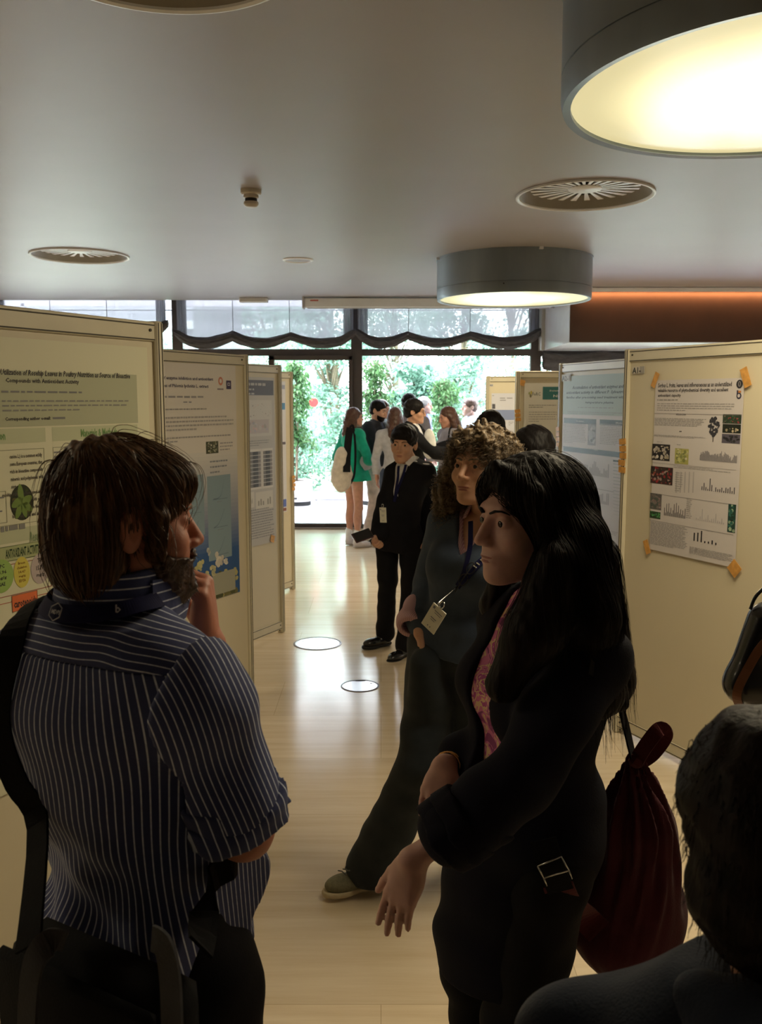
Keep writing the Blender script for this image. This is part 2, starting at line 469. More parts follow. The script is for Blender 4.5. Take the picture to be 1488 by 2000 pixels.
def make_vent():
    t = empty('round_air_vent'); r = .42
    MB().lathe([(r, 0), (r, -.012), (r - .010, -.014), (r - .020, -.008), (r - .022, 0)], n=72).build('rim', M['white_metal'], t, autosm=40)
    MB().lathe([(r - .022, 0), (r - .024, .0), (r - .075, .08), (0.001, .081)], n=72, m=0).build('cone', mat('vent_throat', (.20, .18, .15), .6), t, smooth=True)
    mb = MB()
    # swirl plate lying in the throat
    n = 24
    for k in range(n):
        a = 2 * math.pi * k / n
        rr0, rr1 = .095, .33 if k % 2 else .335
        for (a0, a1) in ((a - .05, a + .05),):
            V = []
            for rr, da in ((rr0, -.07), (rr0, .07), (rr1, .055), (rr1, -.055)):
                V.append((rr * math.cos(a + da), rr * math.sin(a + da), .038))
            V2 = [(x, y, .044) for x, y, z in V]
            mb.add(V + V2, [(0, 1, 2, 3), (7, 6, 5, 4), (0, 4, 5, 1), (1, 5, 6, 2), (2, 6, 7, 3), (3, 7, 4, 0)])
    mb.build('swirl_blades', M['white_metal'], t)
    MB().lathe([(.001, .030), (.10, .032), (.105, .04), (.001, .041)], n=32).build('hub', M['white_metal'], t, smooth=True)
    MB().lathe([(.001, .075), (.345, .075)], n=48).build('backing', M['dark_metal'], t)
    return t
vent = make_vent()
# openings are recessed into the ceiling: a dark collar pokes through it
vents = [(at_z(1142, 381, CEIL), 'round swirl air vent right, between the two drum lamps'),
         (at_z(156, 499, CEIL), 'round swirl air vent at the left, above the boards'),
         (at_z(302, -108, CEIL), 'round swirl air vent cut off by the top edge of the photo')]
for i, (p, lab) in enumerate(vents):
    o = vent if i == 0 else copy_tree(vent)
    o.location = (p.x, p.y, CEIL - .001); tag(o, lab, 'air vent', 'round air vents in the ceiling')
# cut real holes in the ceiling slab for the vents
ceil_o = bpy.data.objects['ceiling']
import bmesh
for (p, _) in vents:
    cm = MB().lathe([(.001, -.2), (.401, -.2), (.401, .13), (.001, .13)], c=(p.x, p.y, CEIL), n=48)
    me = bpy.data.meshes.new('tmp'); me.from_pydata(cm.v, [], cm.f)
    bm = bmesh.new(); bm.from_mesh(me); bmesh.ops.remove_doubles(bm, verts=bm.verts, dist=.002); bmesh.ops.recalc_face_normals(bm, faces=bm.faces); bm.to_mesh(me); bm.free()
    cu = bpy.data.objects.new('tmp', me); C.objects.link(cu)
    md = ceil_o.modifiers.new('b', 'BOOLEAN'); md.operation = 'DIFFERENCE'; md.object = cu; md.solver = 'EXACT'
    dg = bpy.context.evaluated_depsgraph_get(); dg.update()
    nm = bpy.data.meshes.new_from_object(ceil_o.evaluated_get(dg))
    ceil_o.modifiers.clear(); ceil_o.data = nm
    bpy.data.objects.remove(cu)
p = at_z(582, 507, CEIL)
t = tag(empty('ceiling_speaker', (p.x, p.y, CEIL)), 'small round grey speaker grille on the ceiling near the middle', 'speaker')
MB().lathe([(.139, 0), (.139, -.008), (.12, -.014), (.112, -.006)], n=48).build('rim', M['white_metal'], t, smooth=True)
MB().lathe([(.113, -.006), (.06, -.010), (.001, -.011)], n=48).build('grille', mat('speaker_grille', (.3, .3, .31), .6, var=.2, scale=120), t, smooth=True)
p = at_z(490, 371, CEIL)
t = tag(empty('smoke_detector', (p.x, p.y, CEIL)), 'small beige smoke detector hanging from the ceiling left of centre', 'smoke detector')
cr_ = mat('aged_cream_plastic', (.5, .45, .38), .4)
MB().lathe([(.062, 0), (.062, -.022), (.055, -.03), (.001, -.03)], n=32).build('base', cr_, t, autosm=40)
MB().lathe([(.044, -.03), (.046, -.045), (.040, -.05), (.001, -.05)], n=32).build('collar', cr_, t, autosm=40)
MB().lathe([(.036, -.05), (.036, -.07), (.001, -.07)], n=32).build('sensing_chamber', M['dark_metal'], t, autosm=40)
MB().lathe([(.043, -.07), (.045, -.085), (.034, -.098), (.02, -.102), (.001, -.102)], n=32).build('cap', cr_, t, autosm=40)
# small emergency light box and screen case
a = at_z(467, 583, CEIL); b_ = at(522, 592, 11.25)
t = tag(empty('emergency_light', ((at(467, 588, 11.2).x + at(522, 588, 11.2).x) / 2, 11.25, CEIL)), 'small flat white emergency light at the ceiling edge above the left window', 'emergency light')
w = at(522, 588, 11.2).x - at(467, 588, 11.2).x
MB().b2((-w / 2, -.06, -.055), (w / 2, .06, 0), bev=.006).build('housing', M['white_metal'], t)
MB().b2((-w / 2 + .02, -.063, -.045), (w / 2 - .02, -.058, -.012)).build('lens', mat('frosted_lens', (.6, .58, .58), .3), t)
x0, x1 = at(590, 600, 11.15).x, at(1083, 600, 11.15).x
t = tag(empty('projection_screen_case', ((x0 + x1) / 2, 11.2, CEIL)), 'long off-white roll-up screen case hanging under the ceiling edge', 'projector screen')
h = (x1 - x0) / 2
MB().b2((-h + .03, -.06, -.125), (h - .03, .06, -.01), bev=.012).build('case', M['white_metal'], t)
for s in (-1, 1): MB().b2((s * h - s * .03, -.068, -.135), (s * h, .068, 0), bev=.006).build('end_cap', mat('grey_plastic', (.45, .45, .47), .5), t)
MB().b2((-h + .06, -.012, -.135), (h - .06, .012, -.122), bev=.003).build('bottom_bar', M['sill'], t)
MB().b2((-h + .1, -.0625, -.05), (-h + .2, -.06, -.035)).build('maker_plate', mat('red_plate', (.5, .1, .08), .5), t)

# ================================================================ roman shades
def shade(xa, xb, cords, zbot_px=662, seed=0, label='', Y=12.02, ztop=3.36):
    rnd = random.Random(seed)
    t = tag(empty('roman_shade', ((xa + xb) / 2, Y, 0)), label, 'window shade', 'gathered sheer shades across the window wall')
    W = xb - xa; N = 90
    zb = at(744, zbot_px, Y).z; zu = at(744, zbot_px - 8, Y).z
    def sag(s):      # 0 at cords, 1 mid-way between them
        c = [0] + cords + [1]
        for a, b in zip(c[:-1], c[1:]):
            if a <= s <= b: return math.sin(math.pi * (s - a) / (b - a)) ** 1.0
        return 0
    def zc(s): return zb + .035 - .095 * sag(s) + (.05 * max(0, 1 - s / .08) + .05 * max(0, 1 - (1 - s) / .08))
    # sheer cloth
    V = []; Fc = []; rows = 24
    for i in range(N + 1):
        s = i / N; x = -W / 2 + W * s
        for j in range(rows + 1):
            u = j / rows; z = ztop * (1 - u) + (zc(s) - .05) * u
            y = .012 * math.sin(s * 40 + 2 * u) * (.3 + u) + .02 * sag(s) * u
            V.append((x, y, z))
    for i in range(N):
        for j in range(rows):
            a = i * (rows + 1) + j; Fc.append((a, a + 1, a + rows + 2, a + rows + 1))
    np_mesh('sheer_cloth', V, Fc, M['sheer'], t, smooth=True)
    # side pleats: cloth doubled at the two edges
    for sgn in (0, 1):
        V = []; Fc = []; K = 14
        for i in range(K + 1):
            s = i / K; x = (-W / 2 + .13 * s) if sgn == 0 else (W / 2 - .13 * s)
            for j in range(rows + 1):
                u = j / rows; z = ztop * (1 - u) + (zb - .03) * u
                V.append((x, -.02 - .02 * math.sin(s * 12.5), z))
        for i in range(K):
            for j in range(rows):
                a = i * (rows + 1) + j; Fc.append((a, a + 1, a + rows + 2, a + rows + 1))
        np_mesh('side_pleat', V, Fc, M['sheer'], t, smooth=True)
    # gathered bottom roll with folds
    V = []; Fc = []; K = 40; N2 = 160
    ph = [rnd.uniform(0, 6.28) for _ in range(6)]
    for i in range(N2 + 1):
        s = i / N2; x = -W / 2 - .03 + (W + .06) * s
        hh = .055 + .008 * math.sin(7 * s + ph[0]) + .012 * sag(min(max(s, 0), 1)); dd = .06
        e_ = min(s, 1 - s); taper = 1 if e_ > .03 else .75 + .25 * e_ / .03
        for k in range(K):
            a = 2 * math.pi * k / K
            fold = 1 + .10 * math.sin(7 * a + 3 * math.sin(9 * s + ph[1]) + ph[2]) + .06 * math.sin(11 * a - 14 * s + ph[3]) + .04 * math.sin(60 * s + 4 * a)
            V.append((x, -.03 + dd * math.cos(a) * fold * taper, zc(min(max(s, 0), 1)) - .06 + hh * math.sin(a) * fold * taper))
    for i in range(N2):
        for k in range(K):
            Fc.append((i * K + k, (i + 1) * K + k, (i + 1) * K + (k + 1) % K, i * K + (k + 1) % K))
    caps = [list(range(K))]
    o = np_mesh('gathered_hem', V, Fc, M['swag'], t, smooth=True)
    mb = MB()
    mb.add([V[k] for k in range(K)], [tuple(range(K))]).add([V[N2 * K + k] for k in range(K)], [tuple(range(K))[::-1]])
    mb.build('hem_end', M['swag'], t)
    for c in cords:
        x = -W / 2 + W * c
        MB().cyl((x, -.05, zb - .01), (x, -.05, ztop), .004, n=6).build('cord', M['swag'], t)
    MB().b2((-W / 2, -.03, ztop - .02), (W / 2, .03, ztop + .02)).build('head_rail', M['white_metal'], t)
    return t
def sx(px): return at(px, 640, 12.02).x
shade(sx(-8), sx(325), [.33, .66], 636, 1, 'leftmost sheer roman shade behind the top of the nearest left board')
shade(sx(346), sx(690), [.32, .64], 653, 2, 'sheer roman shade over the glass door bay, dark gathered hem')
shade(sx(699), sx(1051), [.28, .62], 652, 3, 'sheer roman shade over the middle window, right of the thick mullion')
# the shade right of the pier is pulled lower, its hem shows beneath the soffit
e = tag(empty('roman_shade', ((sx(1062) + sx(1400)) / 2, 12.02, 0)), 'dark gathered shade hem seen low beneath the white soffit, right of the pier', 'window shade', 'gathered sheer shades across the window wall')
V = []; Fc = []; K = 36; N2 = 120; hw = (sx(1400) - sx(1062)) / 2
for i in range(N2 + 1):
    s = i / N2; x = -hw + 2 * hw * s
    zc_ = at(744, 700, 12.02).z - .02 - .05 * math.sin(math.pi * ((s * 3) % 1))
    for k in range(K):
        a = 2 * math.pi * k / K; fold = 1 + .1 * math.sin(6 * a + 9 * s) + .07 * math.sin(9 * a - 17 * s)
        V.append((x, .0 + .07 * math.cos(a) * fold, zc_ + .115 * math.sin(a) * fold))
for i in range(N2):
    for k in range(K): Fc.append((i * K + k, (i + 1) * K + k, (i + 1) * K + (k + 1) % K, i * K + (k + 1) % K))
np_mesh('gathered_hem', V, Fc, M['swag'], e, smooth=True)

# ================================================================ floor boxes
def floor_box(px, py, dpx, lab, n):
    p = at_z(px, py, 0)
    dist = (p - Vector((0, 0, CAM_Z))).length
    r = dpx / F * (p.y * cp + CAM_Z * sp) / 2
    t = tag(empty('floor_socket_cover', (p.x, p.y, 0)), lab, 'floor cover')
    MB().lathe([(r, 0), (r, .003), (r * .93, .005), (r * .92, .002)], n=64).build('ring', mat('steel_ring', (.30, .30, .33), .3, metal=.8), t, smooth=False)
    MB().lathe([(r * .92, .0025), (.001, .0025)], n=64).build('lid', mat('polished_steel_lid', (.58, .56, .58), .16, metal=.7, var=.03), t)
    for k in range(n):
        a = .6 + 2.1 * k
        MB().lathe([(.008, .003), (.001, .0032)], c=(r * .7 * math.cos(a), r * .7 * math.sin(a), 0), n=12).build('screw', M['dark_metal'], t)
    if n == 1:
        MB().b2((-.03, r * .78, .003), (.03, r * .86, .005)).build('finger_slot', M['dark_metal'], t)
floor_box(620, 1257, 94, 'larger round steel floor cover, left of the black shoes', 3)
floor_box(703, 1340, 75, 'smaller round steel floor cover with a finger slot, nearer the camera', 1)
# ================================================================ display boards and posters
BH = 2.0
class Board:
    def __init__(s, A, B, label, posts=(1, 1), tapes=(), th=.03):
        s.A = Vector((A[0], A[1])); s.B = Vector((B[0], B[1]))
        s.d = (s.B - s.A).normalized(); s.w = (s.B - s.A).length
        s.rz = math.atan2(s.d.y, s.d.x)
        s.n = Vector((s.d.y, -s.d.x))           # towards the viewer side
        w = s.w
        t = s.t = tag(empty('display_board', (s.A.x, s.A.y, 0), s.rz), label, 'display board', 'cream poster display boards')
        MB().b2((.035, -th / 2 + .004, .09), (w - .035, th / 2 - .004, BH - .062)).build('panel', M['cream'], t)
        for z0, z1, nm in ((BH - .062, BH, 'top_rail'), (.03, .092, 'bottom_rail')):
            mb = MB().b2((.03, -th / 2 - .004, z0), (w - .03, th / 2 + .004, z1), bev=.003)
            o = mb.build(nm, M['rail'], t)
            g = MB()
            for z in ((z0 + .004, z1 - .012) if nm == 'top_rail' else (z0 + .006, z1 - .004)):
                g.b2((.03, -th / 2 - .0055, z), (w - .03, -th / 2 - .003, z + .0035)).b2((.03, th / 2 + .003, z), (w - .03, th / 2 + .0055, z + .0035))
            g.build('groove', M['groove'], o)
            for x in (.06, w - .06):
                MB().cyl((x, -th / 2 - .003, (z0 + z1) / 2 + .004), (x, -th / 2 - .008, (z0 + z1) / 2 + .004), .005, n=10).build('screw', M['groove'], o)
        for x, on in ((0, posts[0]), (w, posts[1])):
            if not on: continue
            xx = .02 if x == 0 else w - .02
            o = MB().b2((xx - .02, -.026, 0), (xx + .02, .026, BH + .004), bev=.007).build('post', M['rail'], t)
            g = MB()
            for k in (-.0075, .0075): g.b2((xx + k - .0018, -.0272, .01), (xx + k + .0018, -.0255, BH - .002))
            g.b2((xx - .0212, -.004, .01), (xx - .0195, .004, BH - .002)).b2((xx + .0195, -.004, .01), (xx + .0212, .004, BH - .002))
            g.build('groove', M['groove'], o)
        for (pu, z, k) in tapes:
            xx = .02 if pu == 0 else w - .02
            for j in range(k):
                MB().box((xx + .004 * ((j * 7) % 3 - 1), -.0285, z - j * .036), (.05, .003, .030), rot=Matrix.Rotation(R((j * 37) % 17 - 8), 3, 'Y')).build('tape_strip', M['tape'], t)
    def uv(s, px, py):
        """(u, z) on the board face seen at a photo pixel"""
        o = Vector((0, 0, CAM_Z)); q = at(px, py, 1.0) - o
        P = s.A + s.n * .017
        den = q.x * s.n.x + q.y * s.n.y
        k = (P.x * s.n.x + P.y * s.n.y) / den
        X = o + q * k
        return (Vector((X.x, X.y)) - P).dot(s.d), X.z

_tc = {}
def text_tris(st, italic=False):
    key = (st, italic)
    if key in _tc: return _tc[key]
    cu = bpy.data.curves.new('t', 'FONT'); cu.body = st; cu.resolution_u = 1; cu.shear = .25 if italic else 0; cu.offset = .022
    o = bpy.data.objects.new('t', cu)
    me = bpy.data.meshes.new_from_object(o)
    V = np.array([v.co[:] for v in me.vertices], float).reshape(-1, 3)
    Fs = [tuple(p.vertices) for p in me.polygons]
    bpy.data.objects.remove(o); bpy.data.curves.remove(cu); bpy.data.meshes.remove(me)
    mn = V.min(0); mx_ = V.max(0)
    _tc[key] = (V, Fs, mn, mx_)
    return _tc[key]

class Poster:
    """flat printed sheet lying on a board; u to the right, v = height"""
    def __init__(s, board, label, name='research_poster', off=.0185, **k):
        s.b = board; s.off = off; s.layers = {}
        s.t = tag(empty(name, (0, 0, 0), board.rz), label, 'poster', **k)
        P = board.A + board.n * 0
        s.t.location = (P.x, P.y, 0)
        s.lv = 0
    def _q(s, layer, poly, col, lv):
        L = s.layers.setdefault(layer, [[], [], []])
        n = len(L[0]); y = -s.off - lv * .00035
        for (u, z) in poly: L[0].append((u, y, z)); L[2].append((*col, 1))
        L[1].append(tuple(range(n, n + len(poly))))
    def uvbox(s, a):
        u0, z0 = s.b.uv(a[0], a[1]); u1, z1 = s.b.uv(a[2], a[3]); return u0, z0, u1, z1
    def own(s, layer):
        if '#' in layer: return layer
        s.lv += 1; return '%s#%d' % (layer, s.lv)
    def rect(s, layer, a, col, lv=1, uv=False):
        if layer == 'figure_panel': layer = s.own(layer)
        u0, z0, u1, z1 = a if uv else s.uvbox(a)
        s._q(layer, [(u0, z1), (u1, z1), (u1, z0), (u0, z0)], col, lv)
    def rule(s, layer, x0, y0, x1, col, th=.0025, lv=2):
        u0, z0 = s.b.uv(x0, y0); u1 = s.b.uv(x1, y0)[0]
        s.rect(layer, (u0, z0, u1, z0 - th), col, lv, True)
    def frame(s, layer, a, col, w=.002, lv=2, uv=False):
        u0, z0, u1, z1 = a if uv else s.uvbox(a)
        for b in ((u0, z0, u1, z0 - w), (u0, z1 + w, u1, z1), (u0, z0, u0 + w, z1), (u1 - w, z0, u1, z1)): s.rect(layer, b, col, lv, True)
    def ell(s, layer, a, col, lv=2, n=28, uv=False):
        layer = s.own(layer) if layer == 'value_circle' else layer
        u0, z0, u1, z1 = a if uv else s.uvbox(a)
        cu, cz, ru, rz = (u0 + u1) / 2, (z0 + z1) / 2, (u1 - u0) / 2, (z0 - z1) / 2
        s._q(layer, [(cu + ru * math.cos(t * 6.2832 / n), cz + rz * math.sin(t * 6.2832 / n)) for t in range(n)], col, lv)
    def text(s, layer, a, st, col=(.03, .03, .03), lv=3, italic=False, uv=False):
        u0, z0, u1, z1 = a if uv else s.uvbox(a)
        V, Fs, mn, mx_ = text_tris(st, italic)
        if layer == 'title_text': layer = s.own(layer)
        su = (u1 - u0) / (mx_[0] - mn[0]); sz = (z0 - z1) / max(mx_[1] - mn[1], 1e-6)
        L = s.layers.setdefault(layer, [[], [], []]); n = len(L[0]); y = -s.off - lv * .00035
        for v in V:
            L[0].append((u0 + (v[0] - mn[0]) * su, y, z1 + (v[1] - mn[1]) * sz)); L[2].append((*col, 1))
        for f in Fs: L[1].append(tuple(i + n for i in f))
    def lines(s, layer, a, rows, col=(.12, .12, .12), fill=.42, seed=0, lv=3, word=(.008, .03), uv=False, ragged=.1, just=False):
        """rows of small print too fine to read in the photo"""
        u0, z0, u1, z1 = a if uv else s.uvbox(a)
        layer = s.own(layer); fill *= .8; col = tuple(c * .45 + .17 for c in col)
        rnd = random.Random(seed); W = u1 - u0; H = (z0 - z1) / rows
        for r in range(rows):
            u = u0; zt = z0 - H * r
            end = u1 - W * rnd.random() * ragged if not just else u1
            if r == rows - 1: end = u0 + (end - u0) * rnd.uniform(.4, .95)
            while u < end - word[0]:
                w = min(rnd.uniform(*word), end - u)
                h = H * fill * rnd.uniform(.85, 1)
                s._q(layer, [(u, zt - H * .2 - h), (u + w, zt - H * .2 - h), (u + w, zt - H * .2), (u, zt - H * .2)], col, lv)
                u += w + word[0] * .55
    def bars(s, layer, a, hs, col, lv=3, gap=.45, uv=False):
        u0, z0, u1, z1 = a if uv else s.uvbox(a)
        W = (u1 - u0) / len(hs); layer = s.own(layer)
        for i, h in enumerate(hs):
            s._q(layer, [(u0 + W * (i + gap / 2), z1), (u0 + W * (i + 1 - gap / 2), z1), (u0 + W * (i + 1 - gap / 2), z1 + (z0 - z1) * h), (u0 + W * (i + gap / 2), z1 + (z0 - z1) * h)], col, lv)
    def photo(s, layer, a, base, cols, n=80, seed=0, lv=2, size=.12, ell=False, uv=False):
        """a printed photograph: a mosaic of soft blobs"""
        u0, z0, u1, z1 = a if uv else s.uvbox(a); layer = s.own(layer)
        if ell: s.ell(layer, (u0, z0, u1, z1), base, lv, uv=True)
        else: s.rect(layer, (u0, z0, u1, z1), base, lv, uv=True)
        rnd = random.Random(seed); W, H = u1 - u0, z0 - z1
        for k in range(n):
            c = cols[rnd.randrange(len(cols))]; f = rnd.uniform(.7, 1.2); c = [min(1, t * f) for t in c]
            r = size * min(W, H) * rnd.uniform(.4, 1)
            if ell:
                t = rnd.uniform(0, 6.28); q = rnd.random() ** .5 * .8; cu, cz = u0 + W / 2 * (1 + q * math.cos(t)), z1 + H / 2 * (1 + q * math.sin(t))
            else: cu, cz = u0 + r + (W - 2 * r) * rnd.random(), z1 + r + (H - 2 * r) * rnd.random()
            m = rnd.randint(5, 7); ph = rnd.random() * 6; e_ = rnd.uniform(.5, 1)
            s._q(layer, [(cu + r * math.cos(ph + 6.2832 * i / m), cz + r * e_ * math.sin(ph + 6.2832 * i / m)) for i in range(m)], c, lv + .2 + .6 * k / n)
    def paper(s, a, col=(.72, .70, .66), uv=False, bottom=None):
        u0, z0, u1, z1 = a if uv else s.uvbox(a)
        z1b = z1 if bottom is None else bottom
        y1 = -s.off + .0012; y0 = -s.off
        V = [(u0, y0, z1), (u1, y0, z1b), (u1, y0, z0), (u0, y0, z0), (u0, y1, z1), (u1, y1, z1b), (u1, y1, z0), (u0, y1, z0)]
        Fs = [(0, 1, 2, 3), (7, 6, 5, 4), (0, 4, 5, 1), (1, 5, 6, 2), (2, 6, 7, 3), (3, 7, 4, 0)]
        me = bpy.data.meshes.new('paper'); me.from_pydata(V, [], Fs)
        at_ = me.attributes.new('col', 'FLOAT_COLOR', 'POINT'); at_.data.foreach_set('color', [t for v in V for t in (*col, 1)])
        link_mesh('paper', me, M['print'], s.t)
        s.box = (u0, z0, u1, z1)
    def tape(s, px, py, w=.035, h=.055, ang=25):
        u, z = s.b.uv(px, py)
        MB().box((u, -s.off - .0045, z), (w, .0012, h), rot=Matrix.Rotation(R(ang), 3, 'Y')).build('tape_corner', M['tape'], s.t)
    def done(s):
        for nm, (V, Fs, Cc) in s.layers.items():
            me = bpy.data.meshes.new(nm); me.from_pydata(V, [], Fs)
            at_ = me.attributes.new('col', 'FLOAT_COLOR', 'POINT'); at_.data.foreach_set('color', [t for c in Cc for t in c])
            link_mesh(nm.split('#')[0], me, M['print'], s.t)

def dirv(vpx):
    d = Vector(((vpx - 744) / F, cp + .126 * sp)); return d.normalized()
dL = dirv(1650)
L1B = at(308, 632, 2.98).xy; L1A = L1B - dL * 1.0
L2B = at(479, 700, 5.12).xy; L2A = L2B - dL * 1.0
L3B = at(545, 715, 6.62).xy; L3A = L3B - dL * 1.0
L4B = at(568, 725, 8.15).xy; L4A = L4B - dL * 1.0
tz = lambda b, side, py: None
L1 = Board(L1A, L1B, 'nearest left cream display board, carrying the rosehip leaves poster')
L2 = Board(L2A, L2B, 'second left cream display board, carrying the blue flower poster')
L3 = Board(L3A, L3B, 'third left cream display board, poster with dark gel images', posts=(1, 1))
L4 = Board(L4A, L4B, 'fourth and farthest left cream display board, seen as a narrow strip', tapes=((1, 1.05, 4),))
def gap(a, b, k=.05):
    v = (b - a).normalized(); return a + v * k, b - v * k
for a, b, lab in ((L1B, L2A, 'cream board linking the nearest and second left boards, hidden behind'),
                  (L2B, L3A, 'cream board linking the second and third left boards, hidden behind'),
                  (L3B, L4A, 'cream board linking the third and fourth left boards, hidden behind')):
    p, q = gap(a, b, .07)
    Board(q, p, lab, posts=(0, 0))
dR = dirv(-40)
R1A = at(1226, 690, 4.58).xy; R1B = R1A - dR * 1.15
dR2 = dirv(250)
R2A = at(1097, 712, 6.35).xy; R2B = R2A - dR2 * 1.0
R3A = at(1007, 727, 7.9).xy; R3B = R3A + Vector((1.0, .06))
R4A = at(949, 737, 9.6).xy; R4B = R4A + Vector((1.0, .02))
def zof(Y, py): return at(744, py, Y).z
R1 = Board(R1A, R1B, 'nearest right cream display board marked A1, carrying the fruit poster', tapes=((0, zof(4.58, 862), 5),))
R2 = Board(R2A, R2B, 'second right display board, with the teal-headed poster', tapes=((0, zof(6.35, 838), 4),))
R3 = Board(R3A, R3B, 'yellow-lit third right display board behind the black-haired heads', tapes=((0, zof(7.9, 803), 3),))
R4 = Board(R4A, R4B, 'pale lilac-lit farthest right display board beside the window')

def cr_(x0, y0, x1, y1, ox, oy, sc):
    return (ox + x0 / sc, oy + y0 / sc, ox + x1 / sc, oy + y1 / sc)
K = (.035, .03, .03)
PAPER = (.70, .68, .60)
# ---------------- L1: rosehip leaves poster (crops at 0,720 scale 3.775)
def q(x0, y0, x1, y1): return cr_(x0, y0, x1, y1, 0, 720, 3.775)
P = Poster(L1, 'rosehip leaves in poultry nutrition poster with green headings, on the nearest left board')
u0, z0 = .05, L1.uv(100, 665)[1]; u1 = L1.uv(287, 700)[0]
P.paper((u0, z0, u1, z0 - 1.25), (.66, .64, .46), uv=True)
GR = (.42, .43, .29); LG = (.50, .52, .34); DG = (.16, .30, .10)
def uq(*a): return P.uvbox(q(*a))
def qq(a, ul=None):            # same box but from the left paper margin
    b = list(P.uvbox(a)); 
    if ul is not None: b[0] = ul
    return tuple(b)
mleft = u0 + .02
P.rect('header_block', qq(q(0, 10, 1015, 400), mleft), GR, 1, uv=True)
a = P.uvbox(q(0, 18, 955, 80)); zt = a[1]; 
hh = .026
ur = L1.uv(253, 735)[0]; ul = L1.uv(0, 735)[0]
za = L1.uv(130, 728)[1]
zx = lambda x, y: L1.uv(x, y)[1]
P.text('title_text', (ul, zx(130, 725), ur, zx(130, 739)), 'Utilization of Rosehip Leaves in Poultry Nutrition as Source of Bioactive', K, italic=True, uv=True)
P.text('title_text', (L1.uv(10, 745)[0], zx(90, 740), L1.uv(153, 745)[0], zx(90, 751)), 'Compounds with Antioxidant Activity', K, uv=True)
P.lines('body_text', (ul, zx(110, 762), L1.uv(222, 768)[0], zx(110, 773)), 1, K, .42, 3, word=(.012, .04), uv=True)
P.lines('body_text', (ul, zx(120, 780), L1.uv(255, 790)[0], zx(120, 806)), 3, (.12, .11, .08), .42, 4, word=(.01, .03), uv=True)
P.text('title_text', (L1.uv(9, 820)[0], zx(50, 814), L1.uv(98, 820)[0], zx(50, 823)), 'Corresponding author e-mail:', K, uv=True)
P.lines('body_text', (L1.uv(102, 820)[0], zx(50, 814), L1.uv(160, 820)[0], zx(50, 823)), 1, K, .6, 5, word=(.03, .05), uv=True, ragged=0)
# section heading bars
zb = L1.uv(45, 845)[1]
bar = lambda a_, b_, z_: P.rect('section_bar', (a_, z_ + .012, b_, z_ - .028), LG, 1, uv=True)
bar(mleft, L1.uv(88, 850)[0], zb); bar(L1.uv(101, 850)[0], L1.uv(268, 850)[0], zb)
P.text('heading_text', (L1.uv(-48, 850)[0], zb + .006, L1.uv(9, 850)[0], zb - .018), 'Introduction', DG, uv=True)
P.text('heading_text', (L1.uv(157, 850)[0], zb + .004, L1.uv(228, 850)[0], zb - .020), 'Materials & Methods', DG, uv=True)
e1 = L1.uv(86, 900)[0]
P.frame('section_frame', (mleft, zb - .045, e1, zb - .25), (.3, .3, .2), .0015, uv=True)
ttl = ['canina L.) is a common wildly', 'some European countries, that', 'rich in bioactive compounds', 'minerals, and polyphenols, with', 'antioxidant activity.', 'rosehip fruits have been used since', 'timely for over 2000 years', 'very well known for the', 'being explored and utilised']
for i, s_ in enumerate(ttl):
    z_ = zb - .058 - i * .0205
    P.text('body_text', (mleft + .30 if i not in (5,) else mleft + .27, z_, e1 - .008 if i != 4 else L1.uv(28, 900)[0], z_ - .0135), s_, (.07, .06, .05), uv=True)
    P.lines('body_text', (mleft + .01, z_, mleft + .28, z_ - .0145), 1, (.1, .09, .08), .55, 20 + i, uv=True, ragged=0)
P.frame('section_frame', (L1.uv(101, 850)[0], zb - .045, L1.uv(268, 850)[0], zb - .36), (.3, .3, .2), .0015, uv=True)
P.lines('body_text', (L1.uv(104, 880)[0], zb - .055, L1.uv(266, 850)[0], zb - .33), 22, (.1, .09, .08), .5, 8, uv=True)
# leaf photo
la = P.uvbox(q(65, 862, 250, 1105))
cu, cz, ru, rz_ = (la[0] + la[2]) / 2, (la[1] + la[3]) / 2, (la[2] - la[0]) / 2, (la[1] - la[3]) / 2
P.photo('leaf_photo', la, (.025, .03, .012), [(.05, .07, .02), (.12, .10, .03), (.03, .04, .02)], 40, 5, ell=True, uv=True)
for (dx_, dz_, an, ln) in ((-.1, .55, 95, .5), (-.45, .0, 200, .5), (.4, .1, 20, .5), (-.35, -.5, 235, .45), (.15, -.45, -70, .45), (.5, -.3, -30, .42)):
    c0, s0 = math.cos(R(an)), math.sin(R(an)); pl = []
    for t in range(12):
        a_ = t * 6.2832 / 12; lx, ly = ln * math.cos(a_), ln * .5 * math.sin(a_) * (1 - .25 * math.cos(a_))
        pl.append((cu + ru * (dx_ + lx * c0 - ly * s0), cz + rz_ * (dz_ + lx * s0 + ly * c0)))
    P._q('leaf_photo', pl, (.16, .24, .055), 3.2)
P.ell('small_dot', P.uvbox(q(283, 980, 300, 1005)), K, 3, uv=True)
P.lines('body_text', P.uvbox(q(0, 1150, 325, 1185)), 1, (.15, .14, .1), .6, 9, uv=True)
P.lines('body_text', (mleft, P.uvbox(q(0, 905, 40, 1100))[1], L1.uv(9, 990)[0], P.uvbox(q(0, 905, 40, 1100))[3]), 6, (.12, .1, .08), .5, 11, uv=True)
P.frame('section_frame', (mleft, P.uvbox(q(0, 905, 45, 1135))[1], L1.uv(12, 990)[0], P.uvbox(q(0, 905, 45, 1135))[3]), (.3, .3, .2), .0015, uv=True)
a = P.uvbox(q(0, 1195, 345, 1240)); P.rect('section_bar', (mleft, a[1], u1 - .02, a[3]), LG, 1, uv=True)
P.text('heading_text', P.uvbox(q(212, 1203, 480, 1235)), 'Results & Discussion', (.22, .30, .16), italic=True, uv=True)
a = P.uvbox(q(0, 1258, 362, 1345)); za2 = L1.uv(95, 1053)[1]; e2 = L1.uv(96, 1060)[0]
